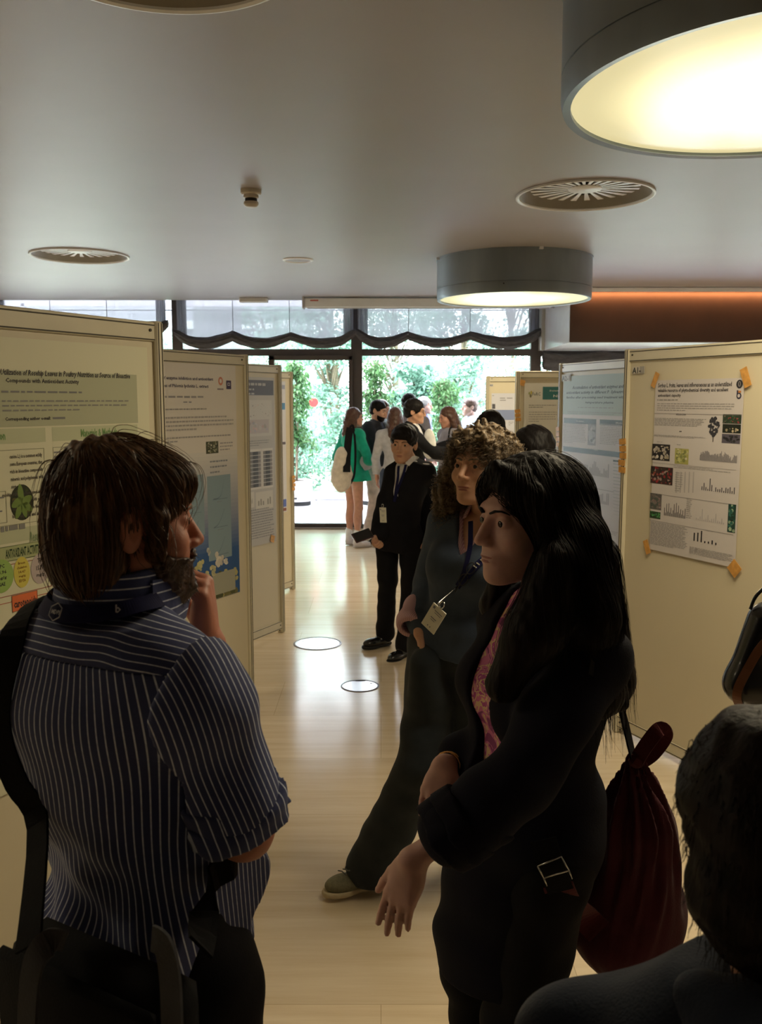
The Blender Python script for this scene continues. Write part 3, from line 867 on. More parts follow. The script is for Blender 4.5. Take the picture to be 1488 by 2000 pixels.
P.rect('section_bar', (mleft, za2, e2, za2 - .042), (.40, .44, .22), 2, uv=True); P.frame('section_frame', (mleft, za2, e2, za2 - .042), (.1, .14, .06), .002, uv=True)
P.text('heading_text', (mleft + .27, za2 - .008, L1.uv(76, 1060)[0], za2 - .034), 'ANTIOXIDANT ACTIVITY', (.02, .05, .02), uv=True)
P.frame('section_frame', (mleft, za2 - .05, e2, L1.uv(95, 1146)[1]), (.35, .1, .08), .002, uv=True)
for (x0, y0, x1, y1, col, tx, tc) in ((-95, 1425, 103, 1632, (.30, .46, .12), ['TPC', '43.96', 'mg/g', 'GAE'], K), (92, 1398, 222, 1600, (.62, .53, .10), ['Iron', 'chelation', '14.47', 'mg/g', 'EDTA'], (.25, .13, .02)), (218, 1375, 362, 1570, (.48, .40, .38), ['TF', '15.77', 'mg/g'], K)):
    a = P.uvbox(q(x0, y0, x1, y1)); P.ell('value_circle', a, col, 3, uv=True)
    n = len(tx); H = (a[1] - a[3]) * .72 / n; W = (a[2] - a[0])
    for i, s_ in enumerate(tx):
        w = W * (.28 if len(s_) < 4 else .42 if len(s_) < 7 else .62)
        zz = a[1] - (a[1] - a[3]) * .15 - i * H
        P.text('value_text', ((a[0] + a[2] - w) / 2, zz, (a[0] + a[2] + w) / 2, zz - H * .62), s_, tc, 4, uv=True)
P.frame('section_frame', (mleft, L1.uv(95, 1157)[1], e2, L1.uv(95, 1330)[1]), (.45, .12, .08), .002, uv=True)
a = P.uvbox((21.5, 1164, 73.5, 1192)); a = (a[0], a[1], a[2], a[1] - .046)
P.rect('orange_box', a, (.72, .17, .06), 3, uv=True); P.frame('orange_box', a, (.25, .08, .03), .0015, 3.5, uv=True)
P.text('value_text', (a[0] + .006, a[1] - .014, a[2] - .004, a[1] - .036), 'carotenoids', K, 4, uv=True)
a = P.uvbox((107, 1140, 175, 1180)); a = (a[0], a[1], a[0] + .17, a[1] - .085)
P.rect('green_box', a, (.42, .50, .22), 3, uv=True); P.frame('green_box', a, (.15, .25, .08), .0015, 3.5, uv=True)
for i, s_ in enumerate(['Five phenolic', 'polyphenols', 'compounds were', 'identified']):
    P.text('value_text', (a[0] + .01, a[1] - .008 - i * .019, a[0] + .10 + .02 * (i % 2), a[1] - .021 - i * .019), s_, K, 4, uv=True)
P.frame('section_frame', (mleft + .02, L1.uv(60, 1215)[1], e2 - .015, L1.uv(60, 1420)[1]), (.4, .3, .2), .0015, uv=True)
P.lines('body_text', (mleft + .03, L1.uv(60, 1225)[1], e2 - .02, L1.uv(60, 1400)[1]), 14, (.2, .18, .14), .5, 31, uv=True)
P.lines('body_text', (mleft, z0 - 1.10, u1 - .03, z0 - 1.2), 9, (.2, .18, .14), .5, 32, uv=True)
P.done()

# ---------------- L2: blue flower poster (crop at 300,680 scale 3.846)
def q(x0, y0, x1, y1): return cr_(x0, y0, x1, y1, 300, 680, 3.846)
P = Poster(L2, 'enzyme inhibition poster fading to blue with white flowers, on the second left board')
zt = L2.uv(470, 715)[1]; ur = L2.uv(463, 900)[0]; ul = ur - .84; zbm = L2.uv(463, 1157)[1]
# sheet, printed with a vertical colour change (pale to deep blue)
P.paper((ul, zt, ur, zbm), (.66, .62, .56), uv=True)
N = 36
zc0 = L2.uv(440, 880)[1]
for i in range(N):
    a0, a1 = i / N, (i + 1) / N; t = min(1, a0 * 1.5)
    col = [(.62, .60, .56)[k] * (1 - t) + (.02, .085, .25)[k] * t for k in range(3)]
    P.rect('blue_background', (ul, zc0 + (zbm - zc0) * a0, ur, zc0 + (zbm - zc0) * a1 - .0002), col, 1, uv=True)
NV = (.04, .035, .09)
def lc(a):
    b = P.uvbox(a); b0 = P.uvbox((a[2] - 1, a[1], a[2], a[3])); return (max(b[0], ul + .03), b0[1], b[2], b[3])
_b = P.uvbox(q(60, 208, 445, 252)); _w = _b[2] - _b[0]
P.text('title_text', (_b[2] - _w * 64 / 37, _b[1], _b[2], _b[3]), 'Evaluation of the potential of enzyme inhibition and antioxidant', NV, uv=True)
_b = P.uvbox(q(60, 266, 410, 306)); _w = _b[2] - _b[0]
P.text('title_text', (_b[2] - _w * 42 / 35, _b[1], _b[2], _b[3]), 'properties of Phlomis lychnitis L. extract', NV, uv=True)
P.lines('body_text', lc(q(-260, 355, 585, 385)), 1, (.3, .28, .3), .6, 3, word=(.02, .06), uv=True)
P.lines('body_text', P.uvbox(q(220, 395, 375, 420)), 1, (.3, .28, .3), .6, 4, word=(.02, .05), uv=True, ragged=0)
P.lines('body_text', P.uvbox(q(85, 450, 495, 470)), 1, (.25, .22, .2), .5, 5, uv=True)
P.lines('body_text', lc(q(-260, 500, 598, 612)), 4, (.42, .38, .35), .55, 6, uv=True)
P.lines('body_text', lc(q(-260, 640, 598, 690)), 2, (.35, .32, .3), .55, 7, uv=True)
P.lines('body_text', P.uvbox(q(495, 705, 598, 770)), 3, (.3, .28, .3), .5, 8, uv=True)
P.lines('body_text', P.uvbox(q(420, 840, 560, 945)), 3, (.08, .12, .2), .4, 9, uv=True)
# round red logo and dark square logo
a = P.uvbox(q(482, 215, 518, 280)); P.ell('logo', a, (.55, .20, .12), 3, uv=True)
c_ = ((a[0] + a[2]) / 2, (a[1] + a[3]) / 2); w_ = (a[2] - a[0]) / 4; h_ = (a[1] - a[3]) / 4
P.ell('logo', (c_[0] - w_, c_[1] + h_, c_[0] + w_, c_[1] - h_), (.66, .62, .56), 4, uv=True)
P.rect('logo', P.uvbox(q(475, 302, 522, 314)), (.25, .2, .2), 3, uv=True)
a = P.uvbox(q(542, 243, 580, 308)); P.rect('logo', a, (.05, .03, .09), 3, uv=True)
w_ = (a[2] - a[0]); h_ = (a[1] - a[3])
P.frame('logo', (a[0] + w_ * .25, a[1] - h_ * .25, a[2] - w_ * .25, a[3] + h_ * .4), (.6, .55, .6), .004, 4, uv=True)
P.photo('plant_photo', q(390, 703, 485, 787), (.06, .065, .03), [(.3, .3, .2), (.12, .13, .05), (.45, .42, .3), (.03, .04, .02)], 60, 4)
for x0, x1 in ((398, 586), (215, 383)):
    a = P.uvbox(q(x0, 965, x1, 1560 if x0 > 300 else 1400)); P.rect('graph_panel', a, (.22, .31, .36), 2, uv=True)
    P._q('graph_panel', [], (0, 0, 0), 2) if False else None
    H = (a[1] - a[3]) / 3; W = a[2] - a[0]
    for k in range(3):
        zz = a[1] - H * k
        P.rect('graph_line', (a[0] + W * .22, zz - H * .84, a[2] - W * .15, zz - H * .85), (.04, .06, .1), 3, uv=True)
        pts = [(a[0] + W * (.25 + .45 * t / 12), zz - H * .82 + H * .6 * ((t / 12) ** (5 if k == 0 else 2.2))) for t in range(13)]
        for p0, p1 in zip(pts[:-1], pts[1:]):
            P._q('graph_line', [(p0[0], p0[1] - .0012), (p1[0], p1[1] - .0012), (p1[0], p1[1] + .0012), (p0[0], p0[1] + .0012)], (.04, .06, .1), 3)
        P.lines('graph_line', (a[0] + W * .4, zz - H * .92, a[2] - W * .3, zz - H * .96), 1, (.05, .07, .1), .6, k, uv=True, ragged=0)
a = P.uvbox(q(270, 1520, 628, 1870))
rnd = random.Random(12)
for k in range(150):
    u_ = a[0] + (a[2] - a[0]) * rnd.random(); zz = a[3] + (a[1] - a[3]) * (rnd.random() ** 1.5) * .5
    r_ = rnd.uniform(.006, .02); c = [(.30, .27, .10), (.06, .07, .02), (.42, .38, .16), (.14, .13, .04)][rnd.randrange(4)]
    u_ = min(max(u_, ul + r_), ur - r_); zz = max(zz, zbm + r_)
    P._q('flower_photo', [(u_ + r_ * math.cos(i), zz + r_ * math.sin(i)) for i in range(6)], c, 2 + k / 150)
for (fx, fy, fr, c) in ((490, 1580, 62, (.62, .58, .5)), (440, 1650, 40, (.55, .52, .30)), (350, 1630, 45, (.50, .47, .22)), (540, 1600, 30, (.6, .57, .5)), (400, 1690, 36, (.5, .47, .25)), (410, 1530, 30, (.4, .4, .36)), (320, 1650, 30, (.45, .42, .18)), (450, 1690, 30, (.45, .42, .25))):
    u_, zz = L2.uv(300 + fx / 3.846, 680 + fy / 3.846); r_ = fr / 3.846 / F * 5.0
    for k in range(14):
        t = rnd.uniform(0, 6.28); rr = r_ * rnd.uniform(0, .8); q_ = r_ * rnd.uniform(.25, .45); f_ = rnd.uniform(.75, 1.15)
        uu, z_ = min(u_ + rr * math.cos(t), ur - q_), zz + rr * math.sin(t)
        P._q('flower_photo', [(uu + q_ * math.cos(i * .9), z_ + q_ * math.sin(i * .9)) for i in range(7)], [min(1, x * f_) for x in c], 3.2 + k / 20)
P.rect('caption_panel', P.uvbox(q(440, 1700, 612, 1810)), (.34, .34, .26), 3.1, uv=True)
P.done()

# ---------------- L3: gel poster
def q(x0, y0, x1, y1): return cr_(x0, y0, x1, y1, 300, 680, 3.846)
P = Poster(L3, 'poster with dark heading and two dark gel images, on the third left board')
ur = L3.uv(535, 760)[0]; ul = ur - .80; zt = L3.uv(535, 738)[1]; zbm = L3.uv(533, 1058)[1]
P.paper((ul, zt, ur, zbm), (.50, .49, .47), uv=True)
P.rect('heading_block', (ul, L3.uv(520, 743)[1], ur - .01, L3.uv(520, 772)[1]), (.06, .06, .09), 1, uv=True)
zz = L3.uv(520, 744)[1]
P.lines('title_text', (ul + .02, zz - .01, ur - .03, zz - .045), 1, (.6, .6, .6), .7, 2, word=(.02, .07), uv=True, ragged=0)
P.lines('title_text', (ul + .02, zz - .05, ur - .25, zz - .14), 3, (.55, .55, .6), .5, 3, word=(.02, .06), uv=True, ragged=0)
a = P.uvbox(q(715, 390, 888, 655)); P.rect('figure_panel', (ul + .03, a[1], a[2], a[3]), (.58, .57, .54), 2, uv=True)
P.photo('figure_panel', (a[0] - .1, a[1] - .02, a[2] - .01, (a[1] + a[3]) / 2), (.58, .57, .54), [(.5, .5, .48), (.35, .34, .33), (.55, .45, .42)], 40, 3, 2.3, .06, uv=True)
P.photo('figure_panel', (a[0] - .1, (a[1] + a[3]) / 2 - .01, a[2] - .04, a[3] + .02), (.50, .46, .47), [(.55, .42, .42), (.45, .44, .52), (.5, .48, .47)], 30, 6, 2.3, .2, uv=True)
P.lines('body_text', (ul + .03, L3.uv(520, 858)[1], ur - .02, L3.uv(520, 871)[1]), 3, (.2, .2, .2), .5, 5, uv=True)
for x0, x1, y0, y1 in ((722, 806, 778, 1040), (820, 892, 770, 1028)):
    a = P.uvbox(q(x0, y0, x1, y1)); P.rect('gel_image', (a[0] - .02, a[1] + .015, a[2] + .008, a[3] - .015), (.68, .66, .62), 2, uv=True)
    n = 9; H = (a[1] - a[3]) / n; W = a[2] - a[0]
    for k in range(n):
        for j, c in enumerate(((.16, .15, .14), (.02, .018, .015), (.03, .03, .03), (.22, .2, .19))):
            P.rect('gel_image', (a[0] + W * j / 4, a[1] - H * k - .003, a[0] + W * (j + 1) / 4, a[1] - H * (k + 1) + .001), c, 3, uv=True)
for x0, x1 in ((712, 755), (765, 895)):
    a = P.uvbox(q(x0, 1085, x1, 1195)); P.rect('figure_panel', a, (.64, .62, .56), 2, uv=True)
    P.bars('figure_panel', (a[0] + .02, a[1] - .04, a[2] - .02, a[3] + .03), [.6, .8, .5, 0, .7, .9], (.3, .29, .25), 3, uv=True)
P.lines('body_text', (ul + .03, L3.uv(520, 990)[1], ur - .02, L3.uv(520, 1054)[1]), 13, (.2, .2, .22), .5, 6, uv=True)
P.tape(531, 1052, .05, .05, 20)
P.done()
# ---------------- L4 small strip: notices
P = Poster(L4, 'pale poster with a blue emblem, on the farthest left board')
ur = L4.uv(557, 760)[0]; P.paper((ur - .8, L4.uv(555, 745)[1], ur, L4.uv(555, 1000)[1]), (.62, .62, .66), uv=True)
for y0, y1, c in ((752, 760, (.3, .33, .45)), (787, 800, (.06, .22, .45)), (863, 868, (.1, .08, .1)), (975, 990, (.10, .16, .5)), (992, 998, (.25, .1, .08))):
    P.rect('emblem', (ur - .10, L4.uv(555, y0)[1], ur - .01, L4.uv(555, y1)[1]), c, 2, uv=True)
P.lines('body_text', (ur - .7, L4.uv(555, 810)[1], ur - .05, L4.uv(555, 960)[1]), 16, (.3, .3, .33), .5, 3, uv=True)
P.done()

# ---------------- R1 poster (crop at 1080,680 scale 3.647)
def q(x0, y0, x1, y1): return cr_(x0, y0, x1, y1, 1080, 680, 3.647)
P = Poster(R1, 'white fruit research poster taped at four corners with ochre tape, on board A1')
tl = R1.uv(1281, 743); tr = R1.uv(1454, 741); bl = R1.uv(1268, 1073); br_ = R1.uv(1433, 1108)
P.paper((tl[0], tl[1], tr[0], (bl[1] + br_[1]) / 2), (.60, .56, .55), uv=True)
DK = (.05, .045, .05)
def Z(px, py): return R1.uv(px, py)[1]
def U(px, py): return R1.uv(px, py)[0]
P.text('title_text', P.uvbox(q(752, 250, 1275, 278)), 'Sorbus L. fruits, leaves and inflorescences as an underutilized', DK, uv=True)
P.text('title_text', P.uvbox(q(750, 288, 1250, 316)), 'valuable resource of phytochemical diversity and excellent', DK, uv=True)
P.text('title_text', P.uvbox(q(750, 326, 912, 352)), 'antioxidant capacity', DK, uv=True)
P.lines('body_text', P.uvbox(q(745, 363, 935, 378)), 1, (.2, .18, .18), .6, 2, uv=True)
P.lines('body_text', P.uvbox(q(745, 390, 1310, 460)), 4, (.3, .27, .27), .4, 3, uv=True)
P.rule('rule', 1080 + 725 / 3.647, 680 + 463 / 3.647, 1449, (.3, .27, .27))
P.text('heading_text', P.uvbox(q(880, 466, 948, 480)), 'INTRODUCTION', DK, uv=True)
P.lines('body_text', P.uvbox(q(728, 495, 1100, 565)), 6, (.2, .18, .18), .5, 4, uv=True)
P.text('heading_text', P.uvbox(q(900, 588, 918, 598)), 'AIM', DK, uv=True)
P.lines('body_text', P.uvbox(q(722, 615, 1095, 650)), 3, (.2, .18, .18), .5, 5, uv=True)
# tree silhouette
rnd = random.Random(4)
a = P.uvbox(q(1105, 485, 1185, 670)); W, H = a[2] - a[0], a[1] - a[3]
for k in range(90):
    t = rnd.random(); ww = math.sin(math.pi * min(1, .12 + t * .85)) * .45
    u_ = a[0] + W * (.5 + rnd.uniform(-ww, ww)); zz = a[1] - H * (.05 + t * .72); r_ = W * rnd.uniform(.05, .11)
    P._q('tree_picture', [(u_ + r_ * math.cos(i * 1.1 + k), zz + r_ * math.sin(i * 1.1 + k)) for i in range(6)], (.04, .04, .05), 2 + k / 100)
P.rect('tree_picture', (a[0] + W * .47, a[1] - H * .7, a[0] + W * .53, a[3]), (.05, .04, .04), 2, uv=True)
P.photo('fruit_photo', P.uvbox(q(1213, 470, 1342, 540)), (.03, .05, .03), [(.35, .05, .06), (.06, .14, .06), (.25, .2, .15), (.02, .03, .02)], 40, 1, uv=True)
P.photo('fruit_photo', P.uvbox(q(1211, 540, 1338, 608)), (.015, .02, .012), [(.5, .42, .28), (.03, .04, .02), (.02, .02, .02)], 18, 7, 2, .22, uv=True)
P.photo('fruit_photo', P.uvbox(q(1206, 610, 1333, 682)), (.10, .09, .12), [(.02, .02, .025), (.03, .03, .03)], 26, 3, 2, .22, uv=True)
def rowz(y): return y
P.photo('fruit_photo', P.uvbox(q(710, 680, 832, 806)), (.02, .017, .02), [(.5, .45, .4), (.35, .30, .22), (.02, .02, .02), (.55, .5, .45)], 50, 9, 2, .14, uv=True)
P.photo('fruit_photo', P.uvbox(q(872, 712, 965, 830)), (.40, .38, .12), [(.5, .5, .2), (.3, .32, .1), (.6, .55, .4), (.2, .22, .08)], 40, 11, 2, .16, uv=True)
P.photo('fruit_photo', P.uvbox(q(700, 838, 852, 978)), (.05, .025, .025), [(.28, .02, .03), (.4, .3, .27), (.03, .04, .02), (.35, .08, .06), (.02, .015, .015)], 80, 13, 2, .12, uv=True)
P.photo('fruit_photo', P.uvbox(q(696, 1030, 772, 1155)), (.12, .11, .11), [(.2, .18, .17), (.08, .1, .09), (.28, .2, .2)], 60, 15, 2, .14, uv=True)
P.photo('fruit_photo', P.uvbox(q(692, 1157, 766, 1220)), (.03, .07, .03), [(.08, .3, .1), (.03, .12, .05), (.03, .03, .02)], 24, 17, 2, .22, uv=True)
P.photo('fruit_photo', P.uvbox(q(1252, 1108, 1297, 1318)), (.02, .06, .05), [(.04, .16, .13), (.3, .4, .28), (.02, .05, .03)], 34, 19, 2, .26, uv=True)
P.lines('body_text', P.uvbox(q(742, 665, 795, 672)), 1, DK, .6, 21, uv=True, ragged=0)
P.lines('body_text', P.uvbox(q(885, 684, 968, 694)), 1, DK, .6, 22, uv=True, ragged=0)
P.lines('body_text', P.uvbox(q(1050, 684, 1190, 692)), 1, (.3, .3, .3), .5, 23, uv=True, ragged=0)
rb = random.Random(2)
P.bars('bar_chart', P.uvbox(q(1050, 722, 1312, 820)), [.5, .75, .6, .8, .82, .7, .9, .88, .9, .92, .85, .8, .6, .55, .6, .62, .55, .65, .7, .72, .6, .68, .72, .5, .75, .8, .98, .6, .5, .7, .9, .8, .75, .7, .72, .6, .4, .55, .2, .3, .5, .72, .66, .62, .7], (.16, .15, .17), 3, .4, uv=True)
P.rule('rule', 1080 + 705 / 3.647, 680 + 812 / 3.647, 1439, (.4, .37, .36))
P.lines('body_text', P.uvbox(q(860, 850, 1305, 872)), 2, (.3, .28, .28), .4, 24, uv=True)
P.bars('bar_chart', P.uvbox(q(1060, 922, 1300, 1040)), [.3, .6, .28, .15, 1, .5, .03, .35, .22, .25, .38, .15, .42, .36, .5, .22, .5], (.05, .05, .07), 3, .6, uv=True)
P.lines('body_text', P.uvbox(q(875, 880, 925, 1030)), 9, (.35, .32, .32), .4, 25, uv=True)
for i in range(5):
    a = P.uvbox(q(880 + 30 * i, 880, 882 + 30 * i, 1030)); P.rect('table_rule', a, (.45, .42, .42), 2, uv=True)
P.bars('bar_chart', P.uvbox(q(795, 1090, 945, 1215)), [.55, .2, .85, .3, .9, .25, .6, .2, .45, .9, .3, 1, .35, .85, .3, .6, .25, .55, .2, .7], (.10, .09, .10), 3, .45, uv=True)
P.bars('bar_chart', P.uvbox(q(1020, 1130, 1225, 1255)), [.15, .1, .3, .9, .1, .2, .5, .1, .25, .3, .7, .2, .15, .4, .1], (.38, .36, .38), 3, .7, uv=True)
P.lines('body_text', P.uvbox(q(955, 1075, 990, 1220)), 10, (.35, .32, .32), .4, 26, uv=True)
P.text('heading_text', P.uvbox(q(950, 1068, 985, 1076)), 'RESULTS', DK, uv=True)
P.lines('body_text', P.uvbox(q(700, 1232, 958, 1450)), 17, (.28, .26, .28), .5, 27, uv=True)
P.text('heading_text', P.uvbox(q(1090, 1298, 1140, 1310)), 'CONCLUSION', DK, uv=True)
P.bars('bar_chart', P.uvbox(q(998, 1290, 1175, 1405)), [.72, .78, 1, .15, .18, .35, .2], (.015, .015, .02), 3, .66, uv=True)
P.lines('body_text', P.uvbox(q(975, 1410, 1285, 1530)), 8, (.28, .26, .28), .5, 28, uv=True)
for y0 in (1030, 1222):
    P.rule('rule', 1080 + 692 / 3.647, 680 + y0 / 3.647, 1434, (.35, .33, .33))
# round emblems at the top right
a = P.uvbox(q(1310, 225, 1352, 287)); P.ell('emblem', a, (.02, .02, .025), 3, uv=True)
c_ = ((a[0] + a[2]) / 2, (a[1] + a[3]) / 2); w_, h_ = (a[2] - a[0]) / 2, (a[1] - a[3]) / 2
P.ell('emblem', (c_[0] - w_ * .45, c_[1] + h_ * .7, c_[0] + w_ * .45, c_[1] - h_ * .6), (.25, .23, .24), 3.6, uv=True)
P.ell('emblem', (c_[0] - w_ * .2, c_[1] + h_ * .5, c_[0] + w_ * .2, c_[1] - h_ * .4), (.03, .03, .03), 4, uv=True)
P.ell('emblem', P.uvbox(q(1310, 318, 1343, 362)), (.03, .03, .06), 3, uv=True)
P.ell('emblem', P.uvbox(q(1317, 326, 1335, 352)), (.58, .52, .5), 3.6, uv=True)
P.rect('emblem', P.uvbox(q(1312, 300, 1320, 342)), (.03, .03, .06), 3.2, uv=True)
P.rect('emblem', P.uvbox(q(1320, 303, 1342, 318)), (.5, .2, .05), 3, uv=True)
P.tape(1281, 742, .03, .075, 25); P.tape(1458, 737, .04, .085, -22); P.tape(1265, 1068, .035, .07, -25); P.tape(1436, 1110, .06, .06, 40)
P.done()
P = Poster(R1, 'small printed label reading A1 at the top left of the nearest right board', 'board_number_label')
a = P.uvbox(q(566, 133, 652, 180)); P.paper(a, (.60, .56, .47), uv=True)
P.rect('grey_patch', (a[0] + (a[2] - a[0]) * .62, a[1], a[2], a[3]), (.38, .36, .33), 1, uv=True)
P.text('number', P.uvbox(q(569, 138, 627, 178)), 'A1-', (.03, .03, .03), 3, uv=True)
P.text('number', P.uvbox(q(630, 142, 646, 176)), '8', (.42, .39, .36), 4, uv=True)
P.done()
# ---------------- R2 poster
P = Poster(R2, 'teal-headed pine seed treatment poster, on the second right board')
a0 = R2.uv(1101, 735); ur = R2.w - .045
P.paper((a0[0], a0[1], ur, a0[1] - 1.28), (.56, .54, .56), uv=True)
tw = P.uvbox(q(75, 250, 500, 485))
P.rect('title_block', (a0[0], a0[1], ur, tw[3]), (.34, .42, .39), 1, uv=True)
def b2(x0, y0, x1, y1): return P.uvbox(q(x0, y0, x1, y1))
for (x0, y0, x1, y1, s_) in ((140, 268, 505, 292, 'Accumulation of antioxidant enzymes and'), (97, 306, 512, 328, 'antioxidant activity in different P. Sylvestris'), (97, 342, 512, 364, 'families after pre-sowing seed treatment with'), (232, 378, 432, 400, 'temperature plasma')):
    P.text('title_text', b2(x0, y0, x1, y1), s_, (.03, .05, .05), 3, italic=True, uv=True)
P.lines('body_text', b2(180, 418, 508, 434), 1, (.05, .06, .06), .6, 2, word=(.02, .05), uv=True)
P.lines('body_text', b2(105, 448, 505, 484), 2, (.12, .16, .15), .5, 3, uv=True)
TE = (.035, .055, .06)
a = b2(80, 497, 310, 520); a = (a[0], a[1], a[2], a[1] - .034); P.rect('section_bar', a, TE, 2, uv=True)
P.text('bar_text', (a[0] + (a[2] - a[0]) * .4, a[1] - .012, a[0] + (a[2] - a[0]) * .63, a[3] + .012), 'Introduction', (.5, .5, .5), uv=True)
a_ = a; a = b2(335, 500, 500, 526); a = (a[0], a_[1], a[2], a_[3]); P.rect('section_bar', (a[0], a[1], ur - .01, a[3]), TE, 2, uv=True)
P.text('bar_text', (a[0] + .2, a[1] - .012, a[0] + .32, a[3] + .012), 'Methods', (.5, .5, .5), uv=True)
P.lines('body_text', b2(80, 530, 240, 690), 13, (.25, .24, .27), .5, 5, uv=True)
P.lines('body_text', b2(338, 535, 495, 700), 13, (.25, .24, .27), .5, 6, uv=True)
P.photo('field_photo', b2(252, 535, 305, 695), (.20, .20, .22), [(.3, .3, .33), (.12, .12, .13), (.4, .4, .42)], 40, 5, 2, .3, uv=True)
a = b2(75, 698, 490, 728); a = (a[0], a[1], a[2], a[1] - .034); P.rect('section_bar', (a[0], a[1], ur - .01, a[3]), TE, 2, uv=True)
P.text('bar_text', b2(292, 716, 322, 730), 'Results', (.5, .5, .5), uv=True)
hs = [rb.uniform(.2, 1) for _ in range(26)]
P.bars('bar_chart', b2(150, 785, 400, 925), hs, (.36, .35, .38), 3, .35, uv=True)
P.bars('bar_chart', b2(150, 985, 400, 1120), hs[::-1], (.36, .35, .38), 3, .35, uv=True)
P.rect('table_bar', b2(430, 795, 488, 815), TE, 2, uv=True)
for i in range(16):
    a = b2(430, 820 + i * 24, 482, 834 + i * 24); P.rect('table_rows', a, (.36 + .06 * (i % 2), .38 + .06 * (i % 2), .42), 2, uv=True)
P.rule('rule', 1080 + 80 / 3.647, 680 + 955 / 3.647, 1200, (.35, .34, .36), .004)
P.lines('body_text', b2(100, 1240, 470, 1300), 4, (.25, .25, .27), .4, 9, uv=True)
a = b2(100, 1300, 468, 1360); a = (a[0], a[1], a[2], a[1] - .05); P.rect('section_bar', a, (.09, .085, .095), 2, uv=True)
a = b2(100, 1375, 462, 1440); a = (a[0], a[1], a[2], a[1] - .05); P.frame('section_frame', a, (.1, .1, .12), .008, uv=True)
P.lines('body_text', (a0[0] + .03, a0[1] - 1.13, ur - .03, a0[1] - 1.25), 6, (.25, .24, .27), .5, 12, uv=True)
P.done()
P = Poster(R2, 'small printed label reading A2 at the top left of the second right board', 'board_number_label', off=.0225)
a = P.uvbox(q(68, 190, 130, 235)); P.paper(a, (.5, .48, .42), uv=True)
P.text('number', P.uvbox(q(70, 198, 124, 232)), 'A2-1', (.08, .07, .06), 3, uv=True)
P.done()
# ---------------- R3 poster (crop at 900,730 scale 7.086)
def q(x0, y0, x1, y1): return cr_(x0, y0, x1, y1, 900, 730, 7.086)
P = Poster(R3, 'white poster with a teal heading block, on the yellow-lit third right board')
a = P.uvbox(q(880, 130, 1330, 900)); P.paper((a[0], a[1], a[0] + .86, a[3] - .4), (.66, .64, .56), uv=True)
P.rect('title_block', (P.uvbox(q(1133, 180, 1360, 358))[0], P.uvbox(q(1133, 180, 1360, 358))[1], a[0] + .84, P.uvbox(q(1133, 180, 1360, 358))[3]), (.04, .16, .16), 1, uv=True)
b_ = P.uvbox(q(1225, 222, 1345, 252)); P.text('title_text', (b_[0], b_[1], b_[0] + .34, b_[3]), 'Science for a Healthy', (.6, .62, .58), 3, uv=True)
b_ = P.uvbox(q(1278, 290, 1345, 325)); P.text('title_text', (b_[0], b_[1], b_[0] + .2, b_[3]), 'Nutrition', (.6, .62, .58), 3, uv=True)
P.text('logo_text', P.uvbox(q(988, 255, 1100, 305)), 'FoRC', (.2, .22, .2), 3, uv=True)
P.ell('logo', P.uvbox(q(950, 280, 978, 330)), (.20, .18, .10), 3, uv=True)
P.ell('logo', P.uvbox(q(962, 235, 985, 285)), (.5, .42, .08), 3.3, uv=True)
P.ell('logo', P.uvbox(q(935, 250, 958, 290)), (.35, .38, .15), 3.2, uv=True)
P.lines('body_text', P.uvbox(q(940, 425, 1330, 480)), 2, (.25, .24, .2), .5, 3, uv=True)
P.lines('body_text', P.uvbox(q(940, 520, 1330, 680)), 5, (.4, .38, .32), .4, 4, uv=True)
P.photo('small_picture', P.uvbox(q(890, 690, 1120, 760)), (.60, .59, .50), [(.3, .35, .2), (.4, .38, .3), (.6, .58, .5)], 24, 4, 2, .2, uv=True)
P.tape(900 + 845 / 7.086, 730 + 125 / 7.086, .05, .05, 15)
P.done()
# ---------------- R4 poster
P = Poster(R4, 'pale poster with a blue block, on the farthest right board')
a = P.uvbox(q(425, 270, 740, 900)); P.paper((a[0], a[1], a[0] + .8, a[3] - .3), (.58, .59, .66), uv=True)
P.lines('title_text', P.uvbox(q(540, 325, 740, 385)), 2, (.25, .26, .33), .6, 3, word=(.03, .08), uv=True, ragged=0)
P.lines('body_text', P.uvbox(q(435, 290, 480, 320)), 1, (.35, .36, .4), .6, 4, uv=True, ragged=0)
P.rect('dark_emblem', P.uvbox(q(433, 418, 475, 485)), (.08, .08, .1), 2, uv=True)
b_ = P.uvbox(q(425, 500, 735, 640)); P.rect('blue_block', (b_[0], b_[1], a[0] + .78, b_[3]), (.22, .27, .45), 2, uv=True)
P.lines('body_text', P.uvbox(q(660, 660, 735, 720)), 3, (.3, .3, .36), .5, 5, uv=True)
P.done()
P = Poster(R4, 'small dark number label at the top left of the farthest right board', 'board_number_label')
P.paper(P.uvbox(q(390, 145, 445, 175)), (.45, .45, .48), uv=True); P.text('number', P.uvbox(q(395, 150, 440, 172)), 'A5', (.1, .1, .12), 3, uv=True); P.done()
# ================================================================ plants and garden
def leaf_mat(name, c1, c2, tr=.5):
    m, nt, b, out = _mat(name)
    a = nt.nodes.new('ShaderNodeAttribute'); a.attribute_name = 'tone'
    mx = nt.nodes.new('ShaderNodeMix'); mx.data_type = 'RGBA'
    mx.inputs[6].default_value = (*c1, 1); mx.inputs[7].default_value = (*c2, 1)
    nt.links.new(a.outputs['Fac'], mx.inputs[0])
    nt.links.new(mx.outputs[2], b.inputs['Base Color']); b.inputs['Roughness'].default_value = .5
    t = nt.nodes.new('ShaderNodeBsdfTranslucent'); nt.links.new(mx.outputs[2], t.inputs['Color'])
    ms = nt.nodes.new('ShaderNodeMixShader'); ms.inputs[0].default_value = tr
    nt.links.new(b.outputs[0], ms.inputs[1]); nt.links.new(t.outputs[0], ms.inputs[2]); nt.links.new(ms.outputs[0], out.inputs['Surface'])
    return m
